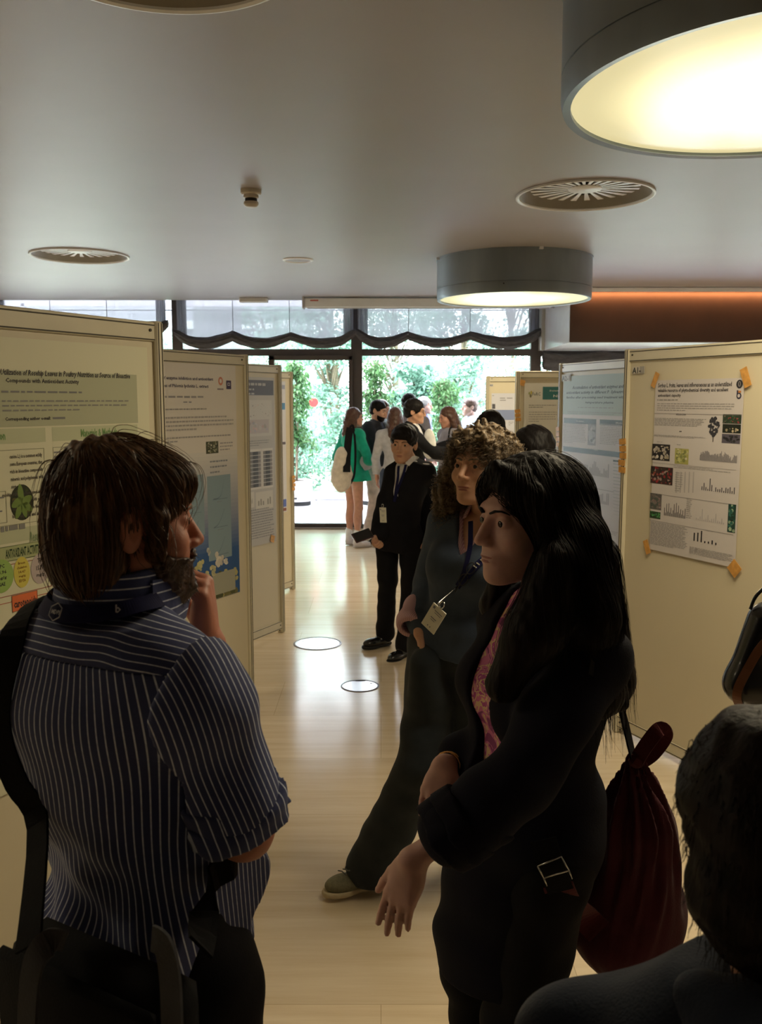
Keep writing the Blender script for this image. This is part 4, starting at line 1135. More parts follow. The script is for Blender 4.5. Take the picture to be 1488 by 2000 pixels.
M['ficus'] = leaf_mat('ficus_leaf', (.035, .10, .03), (.10, .22, .08))
M['garden'] = leaf_mat('garden_leaf', (.12, .23, .17), (.30, .46, .38), .5)
M['garden2'] = leaf_mat('pale_garden_leaf', (.2, .33, .27), (.42, .58, .5), .5)
def leaves(name, centers, size, m, parent, seed, droop=.4):
    rng = np.random.default_rng(seed); n = len(centers)
    yaw = rng.uniform(0, 2 * np.pi, n); pit = rng.normal(-droop, .5, n); rol = rng.uniform(-1, 1, n)
    s = size * rng.uniform(.6, 1.25, n)
    ax = np.stack([np.cos(yaw) * np.cos(pit), np.sin(yaw) * np.cos(pit), np.sin(pit)], 1)
    sd = np.stack([-np.sin(yaw), np.cos(yaw), np.zeros(n)], 1); up = np.cross(ax, sd)
    sd = sd * np.cos(rol)[:, None] + up * np.sin(rol)[:, None]; up = np.cross(ax, sd)
    P = [centers, centers + (ax * .45 + sd * .24 + up * .05) * s[:, None], centers + (ax - up * .06) * s[:, None], centers + (ax * .45 - sd * .24 + up * .05) * s[:, None]]
    V = np.stack(P, 1).reshape(-1, 3)
    Fc = np.arange(n * 4).reshape(-1, 4)
    tone = np.repeat(rng.random(n), 4)
    return np_mesh(name, V, Fc, m, parent, attrs={'tone': tone})
def ficus(x, y, h, lab, seed, z=0.0, nleaf=2600, spread=.38, low=.55, pot=True):
    rng = np.random.default_rng(seed)
    t = tag(empty('potted_ficus', (x, y, z)), lab, 'potted plant')
    if pot:
        mb = MB().lathe([(.24, .0), (.25, .01), (.25, .06), (.24, .065)], n=40)
        mb.build('base', M['dark_metal'], t, autosm=40)
        MB().lathe([(.275, .066), (.285, .07), (.285, .40), (.28, .415), (.265, .415), (.26, .39)], n=40).build('pot', M['planter'], t, autosm=40)
        MB().box((.0, -.287, .13), (.09, .004, .03)).build('maker_plate', M['dark_metal'], t)
        MB().lathe([(.262, .385), (.1, .395), (.001, .39)], n=24).build('soil', M['soil'], t)
    mb = MB()
    stems = []
    for k in range(3):
        a = k * 2.1 + seed; pts = []
        for i in range(9):
            u = i / 8; pts.append((.03 * math.cos(a + 3 * u) + .10 * u * math.cos(a), .03 * math.sin(a + 3 * u) + .10 * u * math.sin(a), .38 + (h - .5) * u))
        mb.sweep(pts, [.018 * (1 - .75 * i / 8) for i in range(9)], 7); stems.append(pts)
    cent = []
    nb = 46
    for k in range(nb):
        st = stems[k % 3]; u = low * .6 + (1 - low * .6) * rng.random(); u = max(u, .3)
        i = min(7, int(u * 8)); p0 = Vector(st[i]).lerp(Vector(st[i + 1]), u * 8 - i)
        a = rng.uniform(0, 6.28); L = spread * rng.uniform(.5, 1.15) * (1.1 - .55 * u); pts = []
        for j in range(6):
            w = j / 5; pts.append(p0 + Vector((math.cos(a) * L * w, math.sin(a) * L * w, .22 * w - .34 * w * w)))
        mb.sweep(pts, [.006 * (1 - .7 * j / 5) for j in range(6)], 5)
        for _ in range(nleaf // nb):
            w = rng.uniform(.2, 1.05); q_ = pts[0].lerp(pts[-1], w)
            j = min(4, int(min(w, .99) * 5)); q_ = pts[j].lerp(pts[j + 1], w * 5 - j)
            cent.append(np.array(q_) + rng.normal(0, .05, 3))
    mb.build('trunk', M['bark'], t, smooth=True)
    leaves('foliage', np.array(cent), .085, M['ficus'], t, seed, .7)
    return t
p = at_z(578, 985, 0); ficus(p.x, p.y, 2.45, 'potted ficus in a steel planter on the terrace, beside the fourth left board', 3)
ficus(at(735, 800, 15.0).x, 15.05, 2.5, 'potted ficus directly behind the thick window mullion', 8, nleaf=1900, low=.75)
ficus(at(868, 800, 15.0).x, 15.0, 2.15, 'potted ficus behind the talking group, at mid window', 12, nleaf=1500, low=.9)

def tree(x, y, h, rad, lab, seed, n=7000, size=.17, m='garden', cat='tree', low=.1, name='garden_tree'):
    rng = np.random.default_rng(seed)
    t = tag(empty(name, (x, y, -.12)), lab, cat, 'trees and bushes of the garden outside')
    mb = MB(); mb.sweep([(0, 0, 0), (.1, .05, h * .4), (0, .1, h * .85)], [.14, .10, .03], 8)
    K_ = 26
    cs = []
    for k in range(K_):
        a = rng.uniform(0, 6.28); rr = rad * rng.random() ** .6 * .8; z = h * (low + (1 - low) * rng.random())
        rr *= math.sqrt(max(.1, 1 - ((z / h - .55) / .6) ** 2))
        c = np.array([math.cos(a) * rr, math.sin(a) * rr, z]); cs.append((c, rad * rng.uniform(.2, .42)))
        mb.sweep([(0, .05, z * .6), tuple(c * [.5, .5, .9]), tuple(c)], [.04, .025, .01], 5)
    mb.build('trunk', M['bark'], t, smooth=True)
    P_ = []
    for c, r in cs:
        v = rng.normal(0, 1, (n // K_, 3)); v /= np.linalg.norm(v, axis=1)[:, None]
        P_.append(c + v * (r * rng.uniform(.55, 1.1, (len(v), 1))) * [1, 1, .8])
    leaves('foliage', np.concatenate(P_), size, M[m], t, seed, .3)
g = [(-4.6, 19.5, 3.2, 1.6, 'rounded pale bush behind the left terrace glazing', 'garden2'),
     (-1.9, 18.6, 1.5, .9, 'low flowering bush outside the glass door, near the ground', 'garden'),
     (-.55, 18.2, 1.1, .7, 'low bush outside behind the green-dressed woman', 'garden2'),
     (-1.3, 23.5, 5.4, 1.6, 'blue-green tree seen through the upper part of the door glass', 'garden'),
     (.8, 19.6, 2.6, 1.0, 'leafy bush outside, just right of the thick mullion', 'garden'),
     (2.1, 23.0, 4.8, 1.6, 'broad tree filling the middle window', 'garden2'),
     (3.9, 19.8, 3.5, 1.3, 'dense bush behind the short-haired man in the pale shirt', 'garden'),
     (5.9, 24.5, 5.8, 1.8, 'tall tree outside the right end of the middle window', 'garden'),
     (.4, 29.5, 7.2, 2.2, 'tall far tree above the mullion, outside', 'garden2'),
     (4.4, 31.0, 7.8, 2.5, 'tallest far tree behind the middle window shade', 'garden'),
     (8.6, 20.5, 4.0, 1.7, 'bush outside behind the right boards', 'garden2'),
     (-3.2, 27.0, 5.0, 2.0, 'far tree in front of the pale building, outside left', 'garden2'),
     (1.0, 17.6, .8, .7, 'lowest bush outside right of the mullion', 'garden'),
     (2.6, 17.9, 1.0, .9, 'low bush outside below the middle window', 'garden2')]
for i, (x, y, h, r, lab, m_) in enumerate(g):
    tree(x, y, h, r, lab, 40 + i, n=9500 if h > 2.5 else 3000, size=.15 if h > 2.5 else .11, m=m_, cat='tree' if h > 2.5 else 'bush', low=.08, name='garden_tree' if h > 2.5 else 'garden_bush')
# pale building opposite, seen through the left shades
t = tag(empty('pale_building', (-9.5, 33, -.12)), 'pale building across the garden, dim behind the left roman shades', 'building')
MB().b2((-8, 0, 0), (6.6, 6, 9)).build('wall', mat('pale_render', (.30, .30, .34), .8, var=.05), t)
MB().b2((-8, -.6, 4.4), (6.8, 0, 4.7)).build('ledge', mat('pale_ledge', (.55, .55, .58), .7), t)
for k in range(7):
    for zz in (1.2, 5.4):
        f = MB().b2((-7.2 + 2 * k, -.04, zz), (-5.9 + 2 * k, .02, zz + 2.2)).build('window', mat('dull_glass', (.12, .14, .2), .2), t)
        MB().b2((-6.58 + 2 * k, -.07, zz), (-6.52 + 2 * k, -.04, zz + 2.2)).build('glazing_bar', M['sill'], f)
x = at(425, 640, 17.5).x
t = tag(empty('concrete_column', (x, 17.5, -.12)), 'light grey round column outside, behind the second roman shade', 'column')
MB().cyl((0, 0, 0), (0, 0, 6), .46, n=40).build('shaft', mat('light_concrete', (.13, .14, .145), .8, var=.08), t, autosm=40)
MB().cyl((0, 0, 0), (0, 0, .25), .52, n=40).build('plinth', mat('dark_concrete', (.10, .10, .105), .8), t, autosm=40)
# ================================================================ body modelling: signed distance fields -> surface nets
def V3(*a): return np.array(a, np.float32)
def sd_sphere(c, r):
    c = np.asarray(c, np.float32)
    return lambda p: np.sqrt(((p - c) ** 2).sum(1)) - r
def sd_ell(c, r, Rm=None):
    c = np.asarray(c, np.float32); r = np.asarray(r, np.float32); Rm = None if Rm is None else np.asarray(Rm, np.float32)
    def f(p):
        q = p - c
        if Rm is not None: q = q @ Rm          # columns of Rm are local axes in world
        k0 = np.sqrt(((q / r) ** 2).sum(1)); k1 = np.sqrt(((q / (r * r)) ** 2).sum(1))
        return np.where(k1 > 1e-9, k0 * (k0 - 1) / np.maximum(k1, 1e-9), -r.min())
    return f
def sd_cone(a, b, ra, rb, flat=None, ax=None):
    a = np.asarray(a, np.float32); b = np.asarray(b, np.float32); d = b - a; L2 = max(float((d * d).sum()), 1e-9)
    def f(p):
        q = p - a; t = np.clip((q @ d) / L2, 0, 1)
        e = q - t[:, None] * d
        if flat is not None: e = e + (flat - 1) * (e @ ax)[:, None] * ax
        return np.sqrt((e * e).sum(1)) - (ra + (rb - ra) * t)
    return f
def sd_box(c, h, r, Rm):
    c = np.asarray(c, np.float32); h = np.asarray(h, np.float32); Rm = np.asarray(Rm, np.float32)
    def f(p):
        q = np.abs((p - c) @ Rm) - (h - r)
        return np.sqrt((np.maximum(q, 0) ** 2).sum(1)) + np.minimum(q.max(1), 0) - r
    return f
def plane(o, n):           # keeps the side the normal points away from (d<0 below)
    o = np.asarray(o, np.float32); n = np.asarray(n, np.float32); n = n / np.linalg.norm(n)
    return lambda p: (p - o) @ n
def smin(a, b, k):
    h = np.clip(.5 + .5 * (b - a) / k, 0, 1)
    return b + (a - b) * h - k * h * (1 - h)
def union(k, *fs):
    def f(p):
        d = fs[0](p)
        for g_ in fs[1:]: d = smin(d, g_(p), k)
        return d
    return f
def inter(*fs):
    def f(p):
        d = fs[0](p)
        for g_ in fs[1:]: d = np.maximum(d, g_(p))
        return d
    return f
def cut(f, g_, k=.006):
    return lambda p: -smin(-f(p), g_(p), k)
def infl(f, r): return lambda p: f(p) - r
def wrinkle(f, amp, freq, seed=0, dirv_=None):
    rng = np.random.default_rng(seed)
    D = rng.normal(0, 1, (5, 3)).astype(np.float32)
    if dirv_ is not None: D = D * .35 + np.asarray(dirv_, np.float32)[None] * 1.2
    D = D / np.linalg.norm(D, axis=1)[:, None]; ph = rng.uniform(0, 6.28, 5)
    W = rng.normal(0, 1, (5, 3)).astype(np.float32)
    def g_(p):
        s = 0
        for i in range(5):
            w = np.sin(p @ (W[i] * freq * .35) + ph[i] * 2) * 1.6
            s = s + np.sin(p @ (D[i] * freq * (1 + .35 * i)) + ph[i] + w) / (1 + .5 * i)
        return f(p) + amp * s * .5
    return g_

def mesh_sdf(f, lo, hi, h):
    """surface nets on a sparse grid -> V, quads"""
    lo = np.asarray(lo, float); hi = np.asarray(hi, float)
    B = 4
    nb = np.ceil((hi - lo) / (h * B)).astype(int) + 1
    gx = [lo[i] + (np.arange(nb[i]) + .5) * h * B - h * .5 for i in range(3)]
    Gc = np.stack(np.meshgrid(*gx, indexing='ij'), -1).reshape(-1, 3).astype(np.float32)
    dc = f(Gc).reshape(nb)
    near = np.abs(dc) < h * B * 1.35 + .004
    n = nb * B
    Fg = np.repeat(np.repeat(np.repeat(dc, B, 0), B, 1), B, 2).astype(np.float32)
    idx = np.argwhere(near)
    off = np.stack(np.meshgrid(*[np.arange(B)] * 3, indexing='ij'), -1).reshape(-1, 3)
    ii = (idx[:, None, :] * B + off[None]).reshape(-1, 3)
    P = (lo + ii * h).astype(np.float32)
    vals = np.empty(len(P), np.float32)
    for k in range(0, len(P), 400000): vals[k:k + 400000] = f(P[k:k + 400000])
    Fg[ii[:, 0], ii[:, 1], ii[:, 2]] = vals
    Fg[0] = Fg[-1] = 1; Fg[:, 0] = Fg[:, -1] = 1; Fg[:, :, 0] = Fg[:, :, -1] = 1
    S = Fg < 0
    n = np.array(Fg.shape)
    c = [S[i:n[0] - 1 + i, j:n[1] - 1 + j, k:n[2] - 1 + k] for i in (0, 1) for j in (0, 1) for k in (0, 1)]
    s = sum(x.astype(np.int8) for x in c)
    act = np.argwhere((s > 0) & (s < 8))
    if len(act) == 0: return np.zeros((0, 3)), np.zeros((0, 4), int)
    vid = np.full(n - 1, -1, np.int32); vid[act[:, 0], act[:, 1], act[:, 2]] = np.arange(len(act))
    acc = np.zeros((len(act), 3)); cnt = np.zeros(len(act))
    for ax in range(3):
        o1, o2 = [a for a in range(3) if a != ax]
        for u in (0, 1):
            for w in (0, 1):
                d0 = np.zeros(3, int); d0[o1] = u; d0[o2] = w; d1 = d0.copy(); d1[ax] = 1
                a = act + d0; b = act + d1
                fa = Fg[a[:, 0], a[:, 1], a[:, 2]]; fb = Fg[b[:, 0], b[:, 1], b[:, 2]]
                m = (fa < 0) != (fb < 0)
                t = np.where(m, fa / np.where(m, fa - fb, 1), 0)
                pt = d0[None] + t[:, None] * (d1 - d0)[None]
                acc += pt * m[:, None]; cnt += m
    V = lo + (act + acc / cnt[:, None]) * h
    Q = []
    for ax in range(3):
        o1, o2 = (ax + 1) % 3, (ax + 2) % 3
        sl0 = [slice(1, -1)] * 3; sl1 = [slice(1, -1)] * 3
        sl0[ax] = slice(0, -1); sl1[ax] = slice(1, None)
        A = S[tuple(sl0)]; Bm = S[tuple(sl1)]
        e = np.argwhere(A != Bm)
        if not len(e): continue
        sgn = A[e[:, 0], e[:, 1], e[:, 2]]
        base = e + 1; base[:, ax] -= 1
        def v(d1, d2):
            q = base.copy(); q[:, o1] -= d1; q[:, o2] -= d2
            return vid[q[:, 0], q[:, 1], q[:, 2]]
        q = np.stack([v(1, 1), v(0, 1), v(0, 0), v(1, 0)], 1)
        q[~sgn] = q[~sgn][:, ::-1]
        Q.append(q)
    Q = np.concatenate(Q); Q = Q[(Q >= 0).all(1)]
    return V, Q

def frame_of(fwd, up=(0, 0, 1)):
    """columns: right, forward, up"""
    f = Vector(fwd).normalized(); u = Vector(up)
    r = f.cross(u).normalized(); u = r.cross(f).normalized()
    return np.array([[r.x, f.x, u.x], [r.y, f.y, u.y], [r.z, f.z, u.z]], np.float32)

def A(v): return np.array(v[:], np.float32) if isinstance(v, Vector) else np.asarray(v, np.float32)

class Local:
    """maps local points/radii into the world: x right, y forward, z up"""
    def __init__(s, o, Rm, sc=1.0): s.o = A(o); s.R = np.asarray(Rm, np.float32); s.s = sc
    def p(s, *v): return s.o + s.R @ (np.array(v, np.float32) * s.s)
    def ell(s, c, r, rot=None):
        Rm = s.R if rot is None else s.R @ np.array(rot, np.float32)
        return sd_ell(s.p(*c), np.array(r) * s.s, Rm)
    def cone(s, a, b, ra, rb): return sd_cone(s.p(*a), s.p(*b), ra * s.s, rb * s.s)
    def plane(s, o, n): return plane(s.p(*o), s.R @ np.array(n, np.float32))
    def inv(s, P): return ((np.asarray(P) - s.o) @ s.R) / s.s

def head_sdf(L, fem=False, nose=1.0, neck_to=None, jaw=1.0, ears=True, beard=False, lips=1.0, neck_r=None):
    E = L.ell; Cn = L.cone
    jw = (.92 if fem else 1.0) * jaw
    f = union(.03, E((0, -.014, .036), (.074, .094, .086)), E((0, .030, -.018), (.060, .060, .080)),
              E((0, .045, -.060), (.040 * jw, .040, .050)))
    f = union(.022, f, Cn((-.050 * jw, .004, -.052), (-.020, .066, -.092), .017, .014), Cn((.050 * jw, .004, -.052), (.020, .066, -.092), .017, .014),
              E((0, .078, -.094), (.020 * jw, .017, .016)),
              E((-.040, .062, -.024), (.022, .020, .020)), E((.040, .062, -.024), (.022, .020, .020)))
    f = union(.016, f, Cn((-.030, .080, .030), (.030, .080, .030), .012 if not fem else .010, .012 if not fem else .010), E((0, .074, -.058), (.030, .020, .028)))
    # eye sockets
    for s in (-1, 1):
        f = cut(f, E((s * .032, .100, .008), (.018, .018, .012)), .014)
    f = union(.010, f, Cn((0, .086, .018), (0, .086 + .026 * nose, -.026), .0075, .0105), )
    f = union(.008, f, E((-.012, .100, -.031), (.0075, .010, .007)), E((.012, .100, -.031), (.0075, .010, .007)))
    # lids
    for s in (-1, 1):
        f = union(.006, f, E((s * .032, .0745, .0075), (.0155, .0145, .0120)))
        f = cut(f, E((s * .032, .094, .0065), (.0138, .013, .0056)), .002)
    # mouth
    f = union(.006, f, E((0, .0915, -.0575), (.022, .0075, .0048 * lips)), E((0, .0900, -.0670), (.020, .0080, .0058 * lips)))
    f = cut(f, E((0, .1010, -.0622), (.026, .008, .0012)), .003)
    f = cut(f, E((-.006, .104, -.040), (.0035, .005, .003)), .002); f = cut(f, E((.006, .104, -.040), (.0035, .005, .003)), .002)
    if ears:
        for s in (-1, 1):
            c, sn = math.cos(s * .35), math.sin(s * .35)
            rot = [[c, -sn, 0], [sn, c, 0], [0, 0, 1]]
            e = E((s * .078, -.010, .000), (.010, .019, .032), rot)
            e = cut(e, E((s * .090, -.004, .003), (.010, .0105, .019)), .003)
            f = union(.008, f, e)
    if neck_to is not None:
        nr = neck_r if neck_r else (.047 if fem else .056)
        f = union(.02, f, sd_cone(L.p(0, -.022, -.055), A(neck_to), nr * L.s, nr * 1.1 * L.s))
    return f

def hand_sdf(o, fwd, palm_n, side=1, sc=1.0, curls=(.3, .35, .4, .45), spread=1.0, thumb=(.5, 0.2)):
    """o wrist, fwd towards fingertips, palm_n the way the palm faces; side +1: thumb on the right when looking along fwd with palm down"""
    f = Vector(fwd).normalized(); dn = Vector(palm_n); dn = (dn - f * dn.dot(f)).normalized(); up = -dn
    r = f.cross(up).normalized() * side
    Rm = np.array([[r.x, f.x, up.x], [r.y, f.y, up.y], [r.z, f.z, up.z]], np.float32)
    L = Local(o, Rm, sc)
    fs = [L.ell((0, .045, -.002), (.034, .046, .0135))]
    mc = [(.028, .084), (.0095, .090), (-.010, .086), (-.027, .077)]
    for x, y in mc: fs.append(L.cone((x * .45, .008, 0), (x, y, .001), .0125, .0098))
    palm = union(.012, *fs, L.ell((.024, .035, -.008), (.014, .026, .013)), L.ell((-.022, .038, -.007), (.012, .030, .011)))
    parts = [palm]
    ln = [.072, .080, .074, .058]
    for i, (x, y) in enumerate(mc):
        ang = 0; p = np.array([x, y, 0.0]); dx = (x - 0) * 3.2 * spread * .35
        segs = [.46, .31, .25]; rr = [.0092, .0084, .0076, .0066]
        if i == 3: rr = [q_ * .88 for q_ in rr]
        fs = []
        for k in range(3):
            ang += curls[i] * (1.0 if k < 2 else .7)
            d = np.array([dx * math.cos(ang), math.cos(ang), -math.sin(ang)]); d /= np.linalg.norm(d)
            q_ = p + d * ln[i] * segs[k]
            fs.append(L.cone(p, q_, rr[k], rr[k + 1])); p = q_
        parts.append(union(.0025, *fs))
    fing = parts[1]
    for g_ in parts[2:]: fing = union(.0015, fing, g_)
    t0 = (.022, .018, -.006); a, b = thumb
    p1 = np.array([.022 + .030 * math.sin(.5 + a), .018 + .034 * math.cos(.3 + a * .6), -.006 - .020 * b * 2]); d = p1 - np.array(t0); d /= np.linalg.norm(d)
    d2 = d * .85 + np.array([-.25 * b, .35, -.35 * b]); d2 /= np.linalg.norm(d2)
    p2 = p1 + d2 * .034; p3 = p2 + (d2 + np.array([-.2 * b, .1, -.2 * b])) * .024
    th = union(.004, L.cone(t0, p1, .0135, .0108), L.cone(p1, p2, .0108, .0094), L.cone(p2, p3, .0094, .0074))
    h = union(.007, palm, th); h = union(.005, h, fing)
    return h, L

class Body:
    """joints of one figure in world space, and the SDF pieces hung on them"""
    def __init__(s, base, fwd, H=1.72, fem=False, build=1.0, arms=None, **ov):
        s.fem = fem; s.k = k = H / 1.72; s.b = build
        f = Vector((fwd[0], fwd[1], 0)).normalized(); r = Vector((f.y, -f.x, 0)); up = Vector((0, 0, 1))
        base = Vector((base[0], base[1], base[2] if len(base) > 2 else 0.0))
        W = lambda x, y, z: base + r * (x * k) + f * (y * k) + up * (z * k)
        sw = .172 if fem else .192
        J = s.J = {}
        J['pel'] = W(0, 0, .95); J['waist'] = W(0, .005, 1.08); J['chest'] = W(0, 0, 1.27); J['nb'] = W(0, -.015, 1.455); J['head'] = W(0, .02, 1.60)
        for sd, n in ((-1, 'L'), (1, 'R')):
            J['sho' + n] = W(sd * sw * build ** .5, -.01, 1.405); J['elb' + n] = W(sd * (sw + .055), -.03, 1.12); J['wri' + n] = W(sd * (sw + .06), .06, .875)
            J['hip' + n] = W(sd * .09, 0, .90); J['kne' + n] = W(sd * .10, .02, .49); J['ank' + n] = W(sd * .105, -.01, .085)
            J['toe' + n] = J['ank' + n] + f * .16 * k + r * sd * .03
        for a, v in ov.items(): J[a] = Vector(v)
        s.f = f; s.r = r
        s.hf = f.copy()
    def j(s, n): return A(s.J[n])
    def tf(s):
        J = s.J; up = (J['nb'] - J['pel']).normalized(); r = (J['shoR'] - J['shoL']).normalized()
        fw = up.cross(r).normalized(); r = fw.cross(up).normalized()
        return np.array([[r.x, fw.x, up.x], [r.y, fw.y, up.y], [r.z, fw.z, up.z]], np.float32)
    def torso(s, e=0.0, belly=0.0, bust=None):
        J = s.J; k = s.k; b = s.b; Rm = s.tf(); r_, fw, up = Rm[:, 0], Rm[:, 1], Rm[:, 2]
        nb = s.j('nb'); pel = s.j('pel'); L = float(np.linalg.norm(nb - pel)); at_ = lambda t: pel + (nb - pel) * t
        hw = float(np.linalg.norm(s.j('hipR') - s.j('hipL'))) / 2
        sh = float(np.linalg.norm(s.j('shoR') - s.j('shoL'))) / 2
        fem = s.fem
        hc = (s.j('hipR') + s.j('hipL')) / 2
        fs = [sd_ell(at_(.0) , np.array([.155 + (.012 if fem else 0), .108, .12]) * k * b + e, Rm),
              sd_ell(hc + up * .0 - fw * .035 * k, np.array([.135, .095, .10]) * k * b + e, Rm),
              sd_ell(at_(.30) + fw * (.005 + belly * .5), np.array([.128 if fem else .142, .092 + belly, .14]) * k * b + e, Rm),
              sd_ell(at_(.62) + fw * .005, np.array([.140 if fem else .162, .100 if fem else .112, .17]) * k * b + e, Rm),
              sd_ell(at_(.80) - fw * .012, np.array([sh * .86, .088, .11]) * np.array([1, k, k]) + e, Rm),
              sd_cone(s.j('shoL') * .82 + s.j('shoR') * .18 - up * .02, s.j('shoR') * .82 + s.j('shoL') * .18 - up * .02, .058 * k + e, .058 * k + e)]
        # shoulders slope up to the neck
        for n in 'LR':
            fs.append(sd_cone(s.j('sho' + n) + up * -.005, nb - up * .015 * k, .048 * k + e, .048 * k + e))
        if fem if bust is None else bust:
            for sd in (-1, 1): fs.append(sd_ell(at_(.60) + r_ * sd * .068 * k + fw * .082 * k, np.array([.06, .055, .062]) * k + e, Rm))
        return union(.045 * k, *fs)
    def arm(s, n, e=0.0, to=1.0, flare=0.0):
        k = s.k * (.92 if s.fem else 1.0) * s.b ** .5
        a, b, c = s.j('sho' + n), s.j('elb' + n), s.j('wri' + n)
        fs = [sd_cone(a, b, .054 * k + e, .041 * k + e + flare * .3)]
        if to > 0:
            c2 = b + (c - b) * to
            fs += [sd_cone(b, b + (c2 - b) * .45, .041 * k + e + flare * .3, .040 * k + e + flare * .6), sd_cone(b + (c2 - b) * .45, c2, .040 * k + e + flare * .6, (.040 - .014 * to) * k + e + flare)]
        return union(.018, *fs)
    def leg(s, n, e=0.0, flare=0.0, to=1.0, kn=0.0):
        k = s.k * s.b ** .5
        a, b, c = s.j('hip' + n), s.j('kne' + n), s.j('ank' + n)
        t = c - b; d = t / np.linalg.norm(t); bw = -A(s.f)
        fs = [sd_cone(a, b, .088 * k + e, .056 * k + e + kn), sd_cone(b, c, .052 * k + e + kn, .036 * k + e + flare)]
        if flare < .015: fs.append(sd_ell(b + t * .30 + bw * .018 * k, (np.array([.05, .05, .12])) * k + e, frame_of(s.f, -Vector(d.tolist()))))
        return union(.03, *fs)
    def headL(s, yaw=0, pitch=0, roll=0, fwd=None, sc=None):
        f = Vector(fwd) if fwd is not None else s.f.copy()
        if fwd is None:
            f = Matrix.Rotation(R(yaw), 3, 'Z') @ f
            ax = f.cross(Vector((0, 0, 1))).normalized(); f = Matrix.Rotation(R(pitch), 3, ax) @ f
        Rm = frame_of(f)
        if roll: Rm = np.array(Matrix.Rotation(R(roll), 3, f), np.float32) @ Rm
        s.HL = Local(s.J['head'], Rm, sc if sc else s.k * (.96 if s.fem else 1.0)); return s.HL

def bounds(pts, pad):
    P = np.array([A(p) for p in pts]); return P.min(0) - pad, P.max(0) + pad

def hb(HL, x=.13, y0=-.17, y1=.16, z0=-.16, z1=.18, extra=()):
    P = [HL.p(a, b, c) for a in (-x, x) for b in (y0, y1) for c in (z0, z1)] + [A(e) for e in extra]
    P = np.array(P); return P.min(0) - .01, P.max(0) + .01

def add_sdf(name, f, lo, hi, h, m, parent, attrs=None):
    V, Q = mesh_sdf(f, lo, hi, h)
    at_ = {k: fn(V) for k, fn in attrs.items()} if attrs else None
    return np_mesh(name, V, Q, m, parent, smooth=True, attrs=at_)

def join_parts(name, parts, m, parent, attrs=None):
    Vs, Qs, n = [], [], 0
    for V, Q in parts:
        Vs.append(V); Qs.append(Q + n); n += len(V)
    V = np.concatenate(Vs); Q = np.concatenate(Qs)
    at_ = {k: fn(V) for k, fn in attrs.items()} if attrs else None
    return np_mesh(name, V, Q, m, parent, smooth=True, attrs=at_)

def shoe_parts(ank, toe, k=1.0, h=.006, sole_t=.02, high=0.0, floor=0.0):
    """returns (upper sdf, sole sdf, bounds); toe = ball-of-foot direction point at floor level"""
    a = A(ank); t = A(toe); d = t - a; d[2] = 0; d = d / np.linalg.norm(d)
    # heel->toe line follows the given pitch of the foot
    tip = A(toe)
    zh = a[2] - .085 * k; zt = tip[2] - .085 * k
    s = np.array([-d[1], d[0], 0], np.float32); up = np.array([0, 0, 1], np.float32)
    heel = a - d * .055 * k; heel[2] = zh; toe_ = a + d * .205 * k; toe_[2] = zt
    fwd = toe_ - heel; fwd /= np.linalg.norm(fwd); Rm = frame_of(Vector(fwd.tolist()))
    upv = Rm[:, 2]
    mid = heel + fwd * .12 * k
    up_ = union(.03, sd_ell(heel + fwd * .055 * k + upv * .048, (.038 * k, .058 * k, .050 * k), Rm), sd_ell(heel + fwd * .17 * k + upv * .034, (.046 * k, .082 * k, .036 * k), Rm), sd_cone(a + up * (.02 + high), heel + fwd * .08 * k + upv * .04, .040 * k, .04 * k))
    up_ = inter(up_, plane(heel + upv * sole_t * .8, -upv), plane(a + up * (.035 + high), up))
    sole = union(.04, sd_ell(heel + fwd * .065 * k + upv * sole_t * .5, (.040 * k, .066 * k, .05), Rm), sd_ell(heel + fwd * .185 * k + upv * sole_t * .5, (.050 * k, .078 * k, .05), Rm))
    sole = inter(sole, plane(heel + upv * sole_t, upv), plane(heel + upv * .001, -upv))
    lo, hi = bounds([heel, toe_, a + up * (.06 + high)], .07)
    return up_, sole, lo, hi, (heel, fwd, upv, s)

def strands(f, starts, flow, steps, ds, r0, out=0.0, wob=0.0, wf=40, seed=0, n=3, curl=None, hug=True, taper=.75):
    """hair strands that follow the surface f=0; starts (N,3); flow(p, step)->(N,3)"""
    rng = np.random.default_rng(seed)
    P = np.asarray(starts, np.float32).copy(); N = len(P); path = [P.copy()]
    e = .002; off = rng.uniform(0, 1, N).astype(np.float32) * out
    ln = rng.uniform(.6, 1, N)
    for k in range(steps):
        G = np.stack([f(P + np.array(v, np.float32) * e) - f(P - np.array(v, np.float32) * e) for v in ((1, 0, 0), (0, 1, 0), (0, 0, 1))], 1)
        G /= np.linalg.norm(G, axis=1)[:, None] + 1e-9
        D = flow(P, k); 
        if hug: D = D - (D * G).sum(1)[:, None] * G * .9
        D /= np.linalg.norm(D, axis=1)[:, None] + 1e-9
        D = D + rng.normal(0, wob, (N, 3))
        P = P + D * ds * ln[:, None]
        if hug: P = P - G * (f(P) - off)[:, None] * .6
        P = P.astype(np.float32); path.append(P.copy())
    T = np.stack(path, 1)          # N, S, 3
    if curl:
        rad, turns = curl
        S = T.shape[1]; t = np.linspace(0, 1, S)
        d = T[:, -1] - T[:, 0]; d /= np.linalg.norm(d, axis=1)[:, None] + 1e-9
        u = np.cross(d, rng.normal(0, 1, (N, 3))); u /= np.linalg.norm(u, axis=1)[:, None] + 1e-9; w = np.cross(d, u)
        ph = rng.uniform(0, 6.28, N); rr = rad * rng.uniform(.5, 1.3, N); tn = turns * rng.uniform(.7, 1.3, N)
        an = ph[:, None] + tn[:, None] * 6.283 * t[None]; g_ = np.minimum(1, t * 4)[None]
        T = T + (u[:, None] * np.cos(an)[..., None] + w[:, None] * np.sin(an)[..., None]) * (rr[:, None] * g_)[..., None]
    return tubes(T, r0, n, taper)

